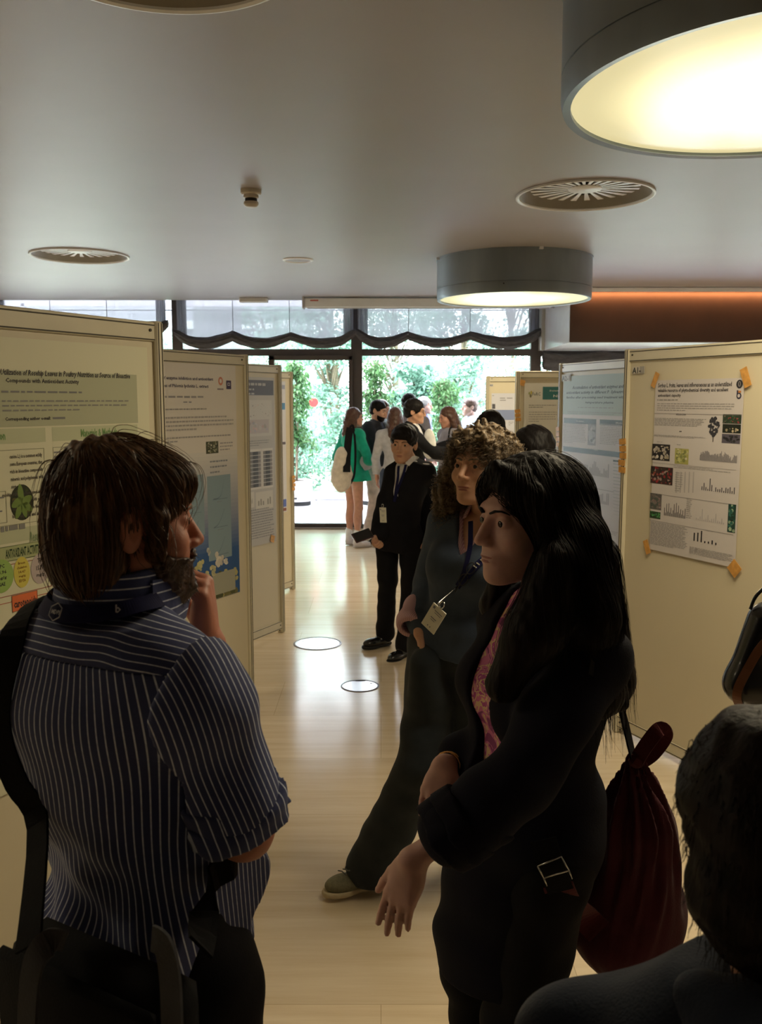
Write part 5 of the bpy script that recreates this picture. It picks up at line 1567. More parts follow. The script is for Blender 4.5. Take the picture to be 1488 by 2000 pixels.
def tubes(T, r0, n=3, taper=.75):
    N, S, _ = T.shape
    tan = np.gradient(T, axis=1); tan /= np.linalg.norm(tan, axis=2)[..., None] + 1e-9
    ref = np.array([.3, .2, .93]); a = np.cross(tan, ref); a /= np.linalg.norm(a, axis=2)[..., None] + 1e-9; b = np.cross(tan, a)
    rr = r0 * (1 - taper * np.linspace(0, 1, S)) if np.isscalar(r0) else r0
    rings = [T + (a * math.cos(6.2832 * k / n) + b * math.sin(6.2832 * k / n)) * np.asarray(rr)[None, :, None] for k in range(n)]
    V = np.stack(rings, 2).reshape(-1, 3)
    i = np.arange(N)[:, None, None] * S * n + np.arange(S - 1)[None, :, None] * n
    k = np.arange(n)[None, None]; k2 = (k + 1) % n
    Q = np.stack([i + k, i + k2, i + n + k2, i + n + k], -1).reshape(-1, 4)
    return V, Q

def scalp_pts(L, n, seed, cond, r=(.082, .102, .094), c=(0, -.016, .038)):
    rng = np.random.default_rng(seed); out = []
    while sum(len(o) for o in out) < n:
        v = rng.normal(0, 1, (n * 3, 3)); v /= np.linalg.norm(v, axis=1)[:, None]
        q_ = v * np.array(r) + np.array(c); q_ = q_[cond(q_)]; out.append(q_)
    q_ = np.concatenate(out)[:n]
    return (L.o + (q_ * L.s) @ L.R.T).astype(np.float32)

# ---------------------------------------------------------------- people materials
def skin_mat(name, col, var=.08):
    m = mat(name, col, .5, var=var, scale=25, sub=.12, spec=.4, bump=.06, bscale=240)
    return m
def hair_mat(name, col, col2, rough=.42):
    m, nt, b, out = _mat(name)
    tc = nt.nodes.new('ShaderNodeTexCoord'); mp = nt.nodes.new('ShaderNodeMapping'); mp.inputs['Scale'].default_value = (60, 60, 8)
    nz = nt.nodes.new('ShaderNodeTexNoise'); nz.inputs['Scale'].default_value = 2.5; nz.inputs['Detail'].default_value = 5
    nt.links.new(tc.outputs['Object'], mp.inputs[0]); nt.links.new(mp.outputs[0], nz.inputs['Vector'])
    mx = nt.nodes.new('ShaderNodeMix'); mx.data_type = 'RGBA'; mx.inputs[6].default_value = (*col, 1); mx.inputs[7].default_value = (*col2, 1)
    mr = nt.nodes.new('ShaderNodeMapRange'); mr.inputs['From Min'].default_value = .35; mr.inputs['From Max'].default_value = .7
    nt.links.new(nz.outputs[0], mr.inputs[0]); nt.links.new(mr.outputs[0], mx.inputs[0]); nt.links.new(mx.outputs[2], b.inputs['Base Color'])
    bp = nt.nodes.new('ShaderNodeBump'); bp.inputs['Strength'].default_value = .5; bp.inputs['Distance'].default_value = .004
    nt.links.new(nz.outputs[0], bp.inputs['Height']); nt.links.new(bp.outputs[0], b.inputs['Normal'])
    b.inputs['Roughness'].default_value = rough; b.inputs['Specular IOR Level'].default_value = .45 if max(col2) > .03 else .16
    return m
def stripe_mat(name, base, line, period, duty=.13, cross=.0):
    """woven stripe: the line colour follows the 'st' attribute in metres"""
    m, nt, b, out = _mat(name)
    a = nt.nodes.new('ShaderNodeAttribute'); a.attribute_name = 'st'
    def M_(op, x, y=None):
        n = nt.nodes.new('ShaderNodeMath'); n.operation = op
        for i, v in enumerate((x, y)):
            if v is None: continue
            if isinstance(v, (int, float)): n.inputs[i].default_value = v
            else: nt.links.new(v, n.inputs[i])
        return n.outputs[0]
    fr = M_('FRACT', M_('MULTIPLY', a.outputs['Fac'], 1 / period))
    d = M_('ABSOLUTE', M_('SUBTRACT', fr, .5))
    mr = nt.nodes.new('ShaderNodeMapRange'); mr.inputs['From Min'].default_value = duty / 2 * .7; mr.inputs['From Max'].default_value = duty / 2 * 1.3
    mr.inputs['To Min'].default_value = 1; mr.inputs['To Max'].default_value = 0
    nt.links.new(d, mr.inputs[0])
    tc = nt.nodes.new('ShaderNodeTexCoord'); nz = nt.nodes.new('ShaderNodeTexNoise'); nz.inputs['Scale'].default_value = 160; nz.inputs['Detail'].default_value = 2
    nt.links.new(tc.outputs['Object'], nz.inputs['Vector'])
    mm = M_('MULTIPLY', mr.outputs[0], M_('ADD', M_('MULTIPLY', nz.outputs[0], .9), .45))
    mx = nt.nodes.new('ShaderNodeMix'); mx.data_type = 'RGBA'; mx.inputs[6].default_value = (*base, 1); mx.inputs[7].default_value = (*line, 1)
    nt.links.new(mm, mx.inputs[0]); nt.links.new(mx.outputs[2], b.inputs['Base Color'])
    bp = nt.nodes.new('ShaderNodeBump'); bp.inputs['Strength'].default_value = .15; bp.inputs['Distance'].default_value = .003
    nt.links.new(nz.outputs[0], bp.inputs['Height']); nt.links.new(bp.outputs[0], b.inputs['Normal'])
    b.inputs['Roughness'].default_value = .85; b.inputs['Sheen Weight'].default_value = .1
    return m
def floral_mat(name):
    m, nt, b, out = _mat(name)
    tc = nt.nodes.new('ShaderNodeTexCoord')
    nz = nt.nodes.new('ShaderNodeTexNoise'); nz.inputs['Scale'].default_value = 22; nz.inputs['Detail'].default_value = 3; nz.inputs['Distortion'].default_value = 1.5
    nt.links.new(tc.outputs['Object'], nz.inputs['Vector'])
    cr = nt.nodes.new('ShaderNodeValToRGB'); cr.color_ramp.interpolation = 'CONSTANT'
    e = cr.color_ramp.elements
    e[0].position = 0; e[0].color = (.25, .03, .16, 1); e[1].position = .42; e[1].color = (.62, .16, .34, 1)
    for p_, c_ in ((.5, (.72, .5, .28, 1)), (.56, (.42, .05, .25, 1)), (.64, (.78, .45, .45, 1))):
        x = e.new(p_); x.color = c_
    nt.links.new(nz.outputs[0], cr.inputs[0]); nt.links.new(cr.outputs[0], b.inputs['Base Color']); b.inputs['Roughness'].default_value = .6
    return m
SK = {'fair': skin_mat('fair_skin', (.52, .27, .19)), 'warm': skin_mat('warm_skin', (.56, .31, .20)), 'ruddy': skin_mat('ruddy_skin', (.50, .20, .13)), 'pale': skin_mat('pale_skin', (.55, .33, .27))}
HR = {'black': hair_mat('black_hair', (.005, .004, .004), (.010, .008, .008), .5), 'brown': hair_mat('brown_hair', (.045, .022, .011), (.22, .11, .045)),
      'dark': hair_mat('dark_brown_hair', (.005, .0035, .0035), (.012, .007, .006), .55), 'curly': hair_mat('curly_brown_hair', (.06, .042, .026), (.30, .215, .125)),
      'chestnut': hair_mat('chestnut_hair', (.05, .02, .012), (.10, .045, .03)), 'grey': hair_mat('grey_hair', (.28, .26, .25), (.42, .4, .4))}
M['eye'] = mat('eye_white', (.62, .58, .55), .2, var=.02)
M['iris'] = mat('dark_iris', (.02, .012, .008), .15)
M['lip'] = mat('lip_skin', (.30, .09, .07), .45, var=.05)
M['lanyard'] = mat('navy_lanyard', (.010, .011, .055), .8, var=.1, scale=60, spec=.15)
M['badge'] = mat('badge_card', (.74, .72, .62), .4, var=.02)
M['steel'] = mat('bright_steel', (.6, .6, .6), .25, metal=1)

def eyes(b, HL, parent, look=(0, 0), h=None):
    for s in (-1, 1):
        mb = MB(); c = HL.p(s * .032, .0745, .0065); r = .0128 * HL.s
        mb.lathe([(r * math.sin(t * math.pi / 10), -r * math.cos(t * math.pi / 10)) for t in range(11)], c=Vector(c.tolist()), n=14)
        o = mb.build('eyeball', M['eye'], parent, smooth=True)
        d = HL.R @ np.array([look[0] * .35, 1, look[1] * .35], np.float32); d /= np.linalg.norm(d)
        MB().cyl(Vector((c + d * r * .86).tolist()), Vector((c + d * r * 1.03).tolist()), r * .54, r * .42, n=14).build('iris', M['iris'], o, smooth=True)
def brows(HL, m, parent, th=.0042, z=.028):
    for s in (-1, 1):
        pts = [Vector(HL.p(s * x, y, zz).tolist()) for x, y, zz in ((.012, .0945, z - .004), (.024, .0925, z + .001), (.038, .0865, z + .002), (.050, .076, z - .004))]
        MB().sweep(pts, [th * HL.s * .9, th * HL.s, th * .8 * HL.s, th * .3 * HL.s], 6, flat=.6).build('eyebrow', m, parent, smooth=True)
def lips_part(HL, parent):
    f = union(.004, HL.ell((0, .0925, -.0578), (.0215, .0075, .0044)), HL.ell((0, .0912, -.0668), (.0195, .0078, .0054)))
    f = cut(f, HL.ell((0, .1010, -.0622), (.026, .010, .0010)), .002)
    lo, hi = bounds([HL.p(0, .09, -.062)], .036); add_sdf('lips', f, lo, hi, .0014, M['lip'], parent)

def hair_cap(HL, style='short', e=0.0, seed=0, amp=.003):
    """hair volume as an SDF in world space"""
    E = HL.ell
    base = E((0, -.018, .042), (.084 + e, .104 + e, .094 + e))
    if style in ('short', 'crop'):
        g_ = .004 if style == 'crop' else .012
        base = union(.02, E((0, -.018, .040), (.080 + g_ + e, .100 + g_ + e, .090 + g_ + e)), E((0, -.05, -.01), (.068 + g_, .062 + g_, .065)))
        f = cut(base, E((0, .098, -.030), (.078, .062, .083)), .010)
        f = cut(f, HL.ell((0, .06, -.08), (.12, .085, .085)), .01)
        f = inter(f, HL.plane((0, -.05, -.058), (0, .35, -1)))
        for s in (-1, 1): f = cut(f, E((s * .085, .0, -.012), (.03, .026, .030)), .006)
    elif style == 'mop':
        base = union(.02, E((0, -.015, .045), (.092 + e, .112 + e, .098 + e)), E((0, .055, .062), (.07, .045, .035)))
        f = cut(base, E((0, .110, -.032), (.074, .062, .078)), .012)
        f = inter(f, HL.plane((0, -.05, -.055), (0, .45, -1)))
        for s in (-1, 1): f = cut(f, E((s * .09, .012, -.022), (.03, .026, .030)), .006)
    elif style == 'long':
        base = union(.025, base, E((0, -.062, -.03), (.085, .065, .10)), HL.cone((0, -.07, -.05), (0, -.10, -.20), .078, .07))
        for s in (-1, 1): base = union(.025, base, HL.cone((s * .070, -.015, 0), (s * .078, -.035, -.15), .032, .035))
        f = cut(base, E((0, .112, -.022), (.070, .066, .088)), .010)
        f = cut(f, HL.cone((0, .06, -.12), (0, .05, -.30), .075, .07), .015)
    elif style == 'bob':
        base = union(.02, base, E((0, -.045, -.02), (.094, .085, .11)))
        f = cut(base, E((0, .110, -.030), (.070, .062, .090)), .010)
        f = inter(f, HL.plane((0, -.05, -.13), (0, 0, -1)))
    return wrinkle(f, amp, 120, seed)

def badge_on(parent, p, nrm, up=(0, 0, 1), w=.075, h=.105, rot=0, text=True):
    """name card part with its print"""
    n = Vector(nrm).normalized(); u = Vector(up); x = u.cross(n).normalized(); z = n.cross(x)
    Rr = Matrix((x, -n, z)).transposed(); Rr = Matrix.Rotation(R(rot), 3, n) @ Rr
    p = Vector(p)
    o = MB().box(p, (w, .004, h), rot=Rr, bev=.001).build('name_badge', M['badge'], parent)
    mb = MB(); pr = mat('badge_print', (.2, .2, .25), .5)
    for (cx, cz, ww, hh) in ((-.3, .38, .14, .1), (.1, .30, .55, .025), (.1, .22, .45, .02), (0, .0, .4, .03), (0, -.08, .3, .02), (-.1, -.36, .06, .05), (.08, -.36, .06, .05)):
        mb.box(p + Rr @ Vector((cx * w, -.0024, cz * h)), (ww * w, .0006, hh * h), rot=Rr)
    mb.build('badge_print', pr, o)
    c = p + Rr @ Vector((0, 0, h * .5 + .012))
    MB().sweep([c + Rr @ Vector((.009 * math.cos(t * .7), 0, .012 * math.sin(t * .7))) for t in range(10)], .0018, 6).build('clip', M['steel'], o, smooth=True)
    return o
def ribbon(pts, w, th, n=None, up=None):
    """flat strap along points; up = list of surface normals (outward)"""
    pts = [Vector(p) for p in pts]; N = len(pts); mb = MB(); V = []
    for i, p in enumerate(pts):
        t = (pts[min(i + 1, N - 1)] - pts[max(i - 1, 0)]).normalized(); nn = Vector(up[i] if isinstance(up, list) else up)
        s = t.cross(nn).normalized(); nn = s.cross(t).normalized()
        for a, b in ((-1, -1), (1, -1), (1, 1), (-1, 1)): V.append(p + s * (a * w / 2) + nn * (b * th / 2))
    Fs = [(i * 4 + k, i * 4 + (k + 1) % 4, (i + 1) * 4 + (k + 1) % 4, (i + 1) * 4 + k) for i in range(N - 1) for k in range(4)] + [(3, 2, 1, 0), tuple((N - 1) * 4 + k for k in range(4))]
    mb.add(V, Fs); return mb
def spline(pts, n=8):
    P = [Vector(p) for p in pts]; out = []
    for i in range(len(P) - 1):
        p0, p1, p2, p3 = P[max(i - 1, 0)], P[i], P[i + 1], P[min(i + 2, len(P) - 1)]
        for k in range(n):
            t = k / n; out.append(.5 * ((2 * p1) + (p2 - p0) * t + (2 * p0 - 5 * p1 + 4 * p2 - p3) * t * t + (-p0 + 3 * p1 - 3 * p2 + p3) * t ** 3))
    out.append(P[-1]); return out
def hug(f, pts, off, it=5):
    """push points onto the surface f = off; returns points and normals"""
    P = np.array([A(p) for p in pts], np.float32); e = .003
    for _ in range(it):
        G = np.stack([f(P + np.array(v, np.float32) * e) - f(P - np.array(v, np.float32) * e) for v in ((1, 0, 0), (0, 1, 0), (0, 0, 1))], 1)
        G /= np.linalg.norm(G, axis=1)[:, None] + 1e-9
        P = P - G * (f(P) - off)[:, None]
    return [Vector(p.tolist()) for p in P], [Vector(g_.tolist()) for g_ in G]
# ================================================================ the people standing further back
def zt(py, Y): return at(744, py, Y).z
def make_person(label, base, fwd, H, fem=False, build=1.0, skin='fair', hair=('short', 'black'), hair_e=0.0,
                top=None, jacket=None, legs='trousers', leg_mat=None, shoe_mat=None, shoe='low', hands=None, head=None,
                hres=.005, face=True, J=None, dress=None, beard=None, bust=None, hem=.93, sole_mat=None, name='person', cat='person', lean=0, nose=1.0, leg_extra=None, leg_res=None, flare=.022, kn=.006, cuffz=.035):
    t = tag(empty(name, (base[0], base[1], 0)), label, cat)
    B = Body(base, fwd, H, fem, build, **(J or {}))
    hd = dict(head or {}); HL = B.headL(**hd)
    k = B.k
    inv = Matrix.Translation(-Vector((base[0], base[1], 0)))
    parts = []
    hf = head_sdf(HL, fem, nose, neck_to=B.j('nb') + B.tf()[:, 2] * .0, neck_r=.045 if fem else .054)
    lo, hi = hb(HL, .10, -.13, .15, -.13, .14, [B.j('nb') - .07, B.j('nb') + .07])
    parts.append(mesh_sdf(hf, lo, hi, hres))
    hinfo = {}
    for n in 'LR':
        w = B.j('wri' + n); e = B.j('elb' + n); d = (w - e) / np.linalg.norm(w - e)
        sp_ = dict((hands or {}).get(n, {}))
        if sp_.get('skip'): continue
        fw = sp_.pop('fwd', None); fw = Vector(d.tolist()) if fw is None else Vector(fw)
        inward = -B.tf()[:, 0] if n == 'R' else B.tf()[:, 0]
        pn = sp_.pop('palm', Vector(inward.tolist()))
        hs, HLo = hand_sdf(w, fw, pn, side=sp_.pop('side', -1 if n == 'R' else 1), sc=k * (.93 if fem else 1.03) * sp_.pop('scale', 1.0), **sp_)
        hinfo[n] = (hs, HLo)
        fa = sd_cone(e, w, .036 * k, .0245 * k * (.9 if fem else 1), )
        f = union(.012, fa, sd_ell(w, (.026 * k, .02 * k, .026 * k)), hs)
        tip = w + A(fw.normalized()) * .2 * k
        lo, hi = bounds([e, w, tip, HLo.p(.08, .08, -.08), HLo.p(-.06, .05, .03)], .05)
        parts.append(mesh_sdf(f, lo, hi, max(.0045, hres * .9)))
    bare = legs == 'bare'
    fs = [B.torso(-.002, bust=bust), B.arm('L', -.003, .5), B.arm('R', -.003, .5), B.leg('L', -.002), B.leg('R', -.002)]
    f = union(.03, *fs)
    js = [B.j(x) for x in B.J if x[:3] not in ('wri', 'toe')]
    lo, hi = bounds(js, .17)
    parts.append(mesh_sdf(f, lo, hi, .010 if not bare else .008))
    V, Q, n = [], [], 0
    for v, q_ in parts: V.append(v); Q.append(q_ + n); n += len(v)
    V = np.concatenate(V); Q = np.concatenate(Q)
    o = np_mesh('body', V, Q, SK[skin], t, smooth=True)
    off = Vector((base[0], base[1], 0))
    if face:
        eyes(B, HL, t); lips_part(HL, t)
        if hair[1] and hair[1] != 'grey': brows(HL, HR[hair[1]], t)
    if hair[0]:
     lo, hi = hb(HL, .16, -.20, .15, -.27 if hair[0] == 'long' else -.19, .18)
     hc = hair_cap(HL, hair[0], hair_e)
     add_sdf('hair', hc, lo, hi, max(.004, hres * .9), HR[hair[1]], t)
    up = Vector((0, 0, 1)); T_ = B.tf()
    res = .009 if hres > .0042 else .007
    # lower garment
    waist = B.j('pel') + T_[:, 2] * .10 * k
    if legs == 'trousers':
        fl = .016
        f = union(.03, B.leg('L', .012, flare, kn=kn), B.leg('R', .012, flare, kn=kn), B.torso(.010, bust=False), *([leg_extra] if leg_extra else []))
        f = inter(wrinkle(f, .004, 34, 3, (0, 0, 1)), plane(waist, T_[:, 2]), plane((0, 0, cuffz), (0, 0, -1)))
        lo, hi = bounds([B.j(x) for x in B.J if x[:3] in ('pel', 'hip', 'kne', 'ank', 'wai')], .19); lo[2] = max(lo[2], .0)
        add_sdf('trousers', f, lo, hi, leg_res or res, leg_mat, t)
    if dress is not None:
        dm, hemz, fl = dress
        hipc = (B.j('hipL') + B.j('hipR')) / 2
        f = union(.05, B.torso(.012), sd_cone(B.j('waist'), np.array([hipc[0], hipc[1], hemz - .04]), .135 * k, fl, ), B.arm('L', .016, .6, .014), B.arm('R', .016, .6, .014))
        f = inter(wrinkle(f, .008, 30, 5, (0, 0, .2)), plane((0, 0, hemz), (0, 0, -1)), plane(B.j('nb') + T_[:, 2] * .02, T_[:, 2]))
        for n in 'LR':
            e, w = B.j('elb' + n), B.j('wri' + n)
        lo, hi = bounds([B.j(x) for x in B.J if x[:3] in ('pel', 'sho', 'elb', 'nb')] + [(hipc[0] + fl, hipc[1] + fl, hemz), (hipc[0] - fl, hipc[1] - fl, hemz)], .17)
        add_sdf('dress', f, lo, hi, res, dm, t)
    tops = []
    if top is not None:
        m_, sl, hz = top.get('mat'), top.get('sleeve', .95), top.get('hem', .0)
        e_ = top.get('e', .012)
        f = union(.02, B.torso(e_, belly=top.get('belly', 0), bust=bust), B.arm('L', e_ * .9, sl, .008), B.arm('R', e_ * .9, sl, .008)) if sl > 0 else union(.02, B.torso(e_), )
        ho = B.j('pel') + T_[:, 2] * (hz - .02)
        f = inter(f, plane(ho, -T_[:, 2]), plane(B.j('nb') + T_[:, 2] * .03 * k, T_[:, 2]))
        for n in 'LR':
            e, w = B.j('elb' + n), B.j('wri' + n)
        f = wrinkle(f, .005, 34, top.get('seed', 2))
        lo, hi = bounds([B.j(x) for x in B.J if x[:3] in ('pel', 'sho', 'elb', 'nb', 'wri')], .19)
        add_sdf(top.get('name', 'top'), f, lo, hi, res, m_, t)
    if jacket is not None:
        e_ = .022; hz = jacket.get('hem', -.10)
        f = union(.02, B.torso(e_, bust=bust), sd_cone(B.j('pel') + T_[:, 2] * .05, B.j('pel') - T_[:, 2] * .12, .15 * k, .165 * k, ), B.arm('L', .020, .96, .014), B.arm('R', .020, .96, .014))
        ho = B.j('pel') + T_[:, 2] * hz
        f = inter(f, plane(ho, -T_[:, 2]), plane(B.j('nb') + T_[:, 2] * .045 * k - T_[:, 1] * .0, T_[:, 2] + T_[:, 1] * .35))
        c = B.j('chest') + T_[:, 1] * .02
        # V opening down the front
        vb = B.j('waist') + T_[:, 2] * jacket.get('v', .10)
        wl = plane(vb, T_[:, 0] - T_[:, 2] * jacket.get('open', .22)); wr = plane(vb, -T_[:, 0] - T_[:, 2] * jacket.get('open', .22)); fr = plane(c, -T_[:, 1])
        f = cut(f, inter(wl, wr, fr), .004)
        f = wrinkle(f, .004, 30, 7)
        lo, hi = bounds([B.j(x) for x in B.J if x[:3] in ('pel', 'sho', 'elb', 'nb', 'wri', 'hip')], .20)
        add_sdf('jacket', f, lo, hi, res, jacket['mat'], t)
    for n in 'LR':
        tp = B.J['toe' + n].copy(); tp.z = B.J['ank' + n].z
        up_, sole, lo, hi, fr_ = shoe_parts(B.J['ank' + n], tp, k * (.92 if fem else 1.02))
        o = add_sdf('shoe', up_, lo, hi, .006, shoe_mat, t)
        add_sdf('sole', sole, lo, hi, .006, sole_mat or M['dark_metal'], o)
        if shoe == 'sock':
            a = B.j('ank' + n)
            add_sdf('sock', sd_cone(a, a + A(up) * .10, .041 * k, .043 * k), a - .06, a + np.array([.06, .06, .17]), .006, M['white_cloth'], t)
    return t, B, HL, hinfo

def cloth(name, c, **k): return mat(name, c, .9, var=.1, scale=20, bump=.15, bscale=300, sheen=.0 if max(c) < .03 else .1, spec=.2, **k)
M['white_cloth'] = cloth('white_cotton', (.75, .75, .75)); M['black_cloth'] = cloth('black_wool', (.008, .008, .010)); M['black_cloth2'] = cloth('black_trouser_wool', (.007, .007, .009))
M['green_cloth'] = cloth('green_crepe', (.01, .33, .21)); M['beige_cloth'] = cloth('beige_cotton', (.60, .52, .46)); M['charcoal'] = cloth('charcoal_jacket_cloth', (.022, .026, .034))
M['navy_cloth'] = cloth('navy_cloth', (.02, .025, .06)); M['lilac_cloth'] = cloth('blue_violet_cloth', (.12, .13, .32)); M['grey_cloth'] = cloth('grey_knit', (.27, .26, .30)); M['pale_cloth'] = cloth('pale_blue_cotton', (.42, .48, .58))
M['canvas'] = cloth('natural_canvas', (.62, .55, .46)); M['black_leather'] = mat('black_leather', (.010, .010, .011), .25, var=.1, scale=30, coat=.3)
M['white_shoe'] = mat('white_sneaker', (.72, .68, .68), .5); M['sole_w'] = mat('pale_rubber', (.6, .55, .53), .6); M['blue_jean'] = cloth('blue_denim', (.05, .07, .12)); M['light_cloth'] = cloth('light_grey_cotton', (.45, .45, .48))

def xy(px, Y, py=1000): 
    p = at(px, py, Y); return (p.x, Y)

# --- woman in green
b0 = xy(690, 10.6, 950); H0 = 1.655
fw = (.86, .5)
T, B, HL, hi_ = make_person('woman in a short green dress and white socks, carrying a beige cloth bag', b0, fw, H0, True, .92, 'fair', ('long', 'chestnut'),
    legs='bare', dress=(M['green_cloth'], .80, .235), shoe_mat=M['white_shoe'], sole_mat=M['sole_w'], shoe='sock', hres=.005,
    J={'elbL': (b0[0] - .20, b0[1] + .10, 1.07), 'wriL': (b0[0] - .03, b0[1] + .28, 1.12), 'elbR': (b0[0] + .18, b0[1] - .22, 1.06), 'wriR': (b0[0] + .22, b0[1] + .02, 1.0)}, head=dict(yaw=-12))
x = HL
mb = MB()
for s in (-1, 1):
    c = [Vector(HL.p(s * (.032 + .021 * math.cos(a * .7854)), .098, .006 + .016 * math.sin(a * .7854)).tolist()) for a in range(9)]
    mb.sweep(c, .0016, 5)
    mb.sweep([Vector(HL.p(s * .053, .096, .01).tolist()), Vector(HL.p(s * .078, .0, .01).tolist())], .0016, 5)
mb.build('glasses', M['black_leather'], T)
def bag_sdf(name, label, cat, c, r, m, taper=.65, seed=1, Rm=None, parentprops=None, strap=None, h=.007, amp=.006):
    c = A(c); t = tag(empty(name, tuple(float(v) for v in c)), label, cat)
    f = union(.05, sd_ell(c - np.array([0, 0, r[2] * .25]), (r[0], r[1], r[2] * .75), Rm), sd_ell(c + np.array([0, 0, r[2] * .45]), (r[0] * taper, r[1] * taper, r[2] * .6), Rm))
    f = wrinkle(f, amp, 30, seed, (0, 0, .3))
    V, Q = mesh_sdf(f, c - np.array([max(r[0], r[1])] * 2 + [r[2] * 1.2]) - .04, c + np.array([max(r[0], r[1])] * 2 + [r[2] * 1.3]) + .04, h)
    np_mesh('pouch', V - c, Q, m, t, smooth=True)
    return t, f
c = at(667, 918, 10.22)
t, f = bag_sdf('tote_bag', 'natural beige cloth bag hanging behind the woman in green', 'bag', c, (.125, .09, .26), M['canvas'])
q0 = A(c)
pts = spline([at(672, 880, 10.3), at(680, 850, 10.3), at(683, 836, 10.38), at(690, 834, 10.45), at(694, 880, 10.3), at(692, 925, 10.2), at(684, 945, 10.2)], 6)
ribbon([p - Vector(c) for p in pts], .026, .006, up=[Vector((0, -1, .1))] * len(pts)).build('strap', M['black_cloth'], t)
ribbon([p - Vector(c) for p in spline([at(684, 836, 10.36), at(681, 852, 10.27), at(678, 885, 10.2), at(677, 922, 10.12)], 4)], .085, .01, up=[Vector((0, -1, .1))] * 13).build('broad_strap', M['black_cloth'], t)
c = at(713, 905, 10.5)
t, f = bag_sdf('white_pouch', 'small white pouch held beside the green dress', 'bag', c, (.085, .03, .085), M['light_cloth'], .9, 3, frame_of((.3, 1, 0)), amp=.002)

# --- man with hand on chin
b1 = xy(736, 10.95, 900)
x0, y0 = b1
T, B, HL, _ = make_person('bearded man in a dark jacket and beige trousers, hand on his chin', b1, (.85, -.45), zt(783, 11.2), False, 1.0, 'warm', ('crop', 'black'),
    jacket=dict(mat=M['charcoal'], v=.2, hem=-.02), top=dict(mat=M['navy_cloth'], sleeve=.5), leg_mat=M['beige_cloth'], shoe_mat=M['black_leather'], head=dict(pitch=-14),
    J={'elbR': (x0 - .02, y0 - .30, 1.12), 'wriR': (x0 + .20, y0 - .20, 1.36), 'elbL': (x0 + .24, y0 + .10, 1.10), 'wriL': (x0 + .22, y0 - .18, 1.08), 'ankL': (x0 + .02, y0 + .10, .085), 'ankR': (x0 - .12, y0 - .14, .085), 'kneR': (x0 - .03, y0 - .12, .49)},
    hands={'R': dict(fwd=(.25, .1, 1), palm=(-.7, .3, 0), curls=(.9, 1.1, 1.2, 1.2))})
lo, hi = hb(HL, .09, -.02, .14, -.14, -.01)
add_sdf('beard', inter(infl(head_sdf(HL, False, ears=False), .004), HL.plane((0, .02, -.040), (0, .22, 1)), HL.plane((0, .03, 0), (0, -1, 0))), lo, hi, .004, HR['dark'], T)
# --- man behind him
b = xy(744, 11.9, 900)
make_person('man with light brown hair half hidden behind the bearded man', b, (.8, -.4), zt(783, 11.9), False, 1, 'fair', ('short', 'chestnut'), top=dict(mat=M['navy_cloth']), leg_mat=M['charcoal'], shoe_mat=M['black_leather'])
# --- long haired woman seen from behind
b = xy(771, 10.2, 900)
make_person('woman with long brown hair and a pale grey top, seen from behind in the group', b, (.25, 1), zt(797, 10.2), True, .95, 'fair', ('long', 'chestnut'), top=dict(mat=M['light_cloth']), leg_mat=M['blue_jean'], shoe_mat=M['white_shoe'], hair_e=.006)
# --- man with glasses reaching right
b2_ = xy(806, 9.35, 950); x0, y0 = b2_
T, B, HL, _ = make_person('man in glasses and a black jacket stretching his arm to the right', b2_, (.93, -.25), zt(782, 9.35), False, 1.02, 'warm', ('short', 'black'),
    jacket=dict(mat=M['black_cloth'], v=.05, open=.3), top=dict(mat=M['white_cloth'], sleeve=.6), leg_mat=M['grey_cloth'], shoe_mat=M['black_leather'], head=dict(pitch=-4),
    J={'elbR': (x0 + .22, y0 - .26, 1.22), 'wriR': (x0 + .47, y0 - .20, 1.18), 'elbL': (x0 + .24, y0 + .22, 1.2), 'wriL': (x0 + .42, y0 + .12, 1.28)},
    hands={'R': dict(palm=(0, 0, -1), curls=(.5, .6, .6, .6))})
mb = MB()
for s in (-1, 1):
    mb.sweep([Vector(HL.p(s * (.032 + .021 * math.cos(a * .7854)), .098, .006 + .015 * math.sin(a * .7854)).tolist()) for a in range(9)], .0016, 5)
    mb.sweep([Vector(HL.p(s * .053, .096, .01).tolist()), Vector(HL.p(s * .078, .0, .01).tolist())], .0016, 5)
mb.build('glasses', M['black_leather'], T)
c = at(838, 868, 9.1)
t, f = bag_sdf('white_cloth_bag', 'white cloth bag slung at the chest of the man in glasses', 'bag', c, (.075, .03, .15), M['white_cloth'], .8, 4, frame_of((.5, 1, 0)), amp=.003)
# --- curly dark head
b = xy(798, 11.25, 900)
make_person('tall man with curly black hair showing above the glasses-wearing man', b, (.2, 1), zt(771, 11.25), False, 1, 'warm', ('mop', 'black'), top=dict(mat=M['grey_cloth']), leg_mat=M['charcoal'], shoe_mat=M['black_leather'])
# --- grey haired man outside
b = xy(826, 13.2, 900)
make_person('grey-haired man in a violet-blue shirt out on the terrace', b, (.9, -.35), zt(776, 13.2), False, 1.05, 'pale', ('crop', 'grey'), top=dict(mat=M['lilac_cloth'], belly=.03), leg_mat=M['charcoal'], shoe_mat=M['black_leather'])
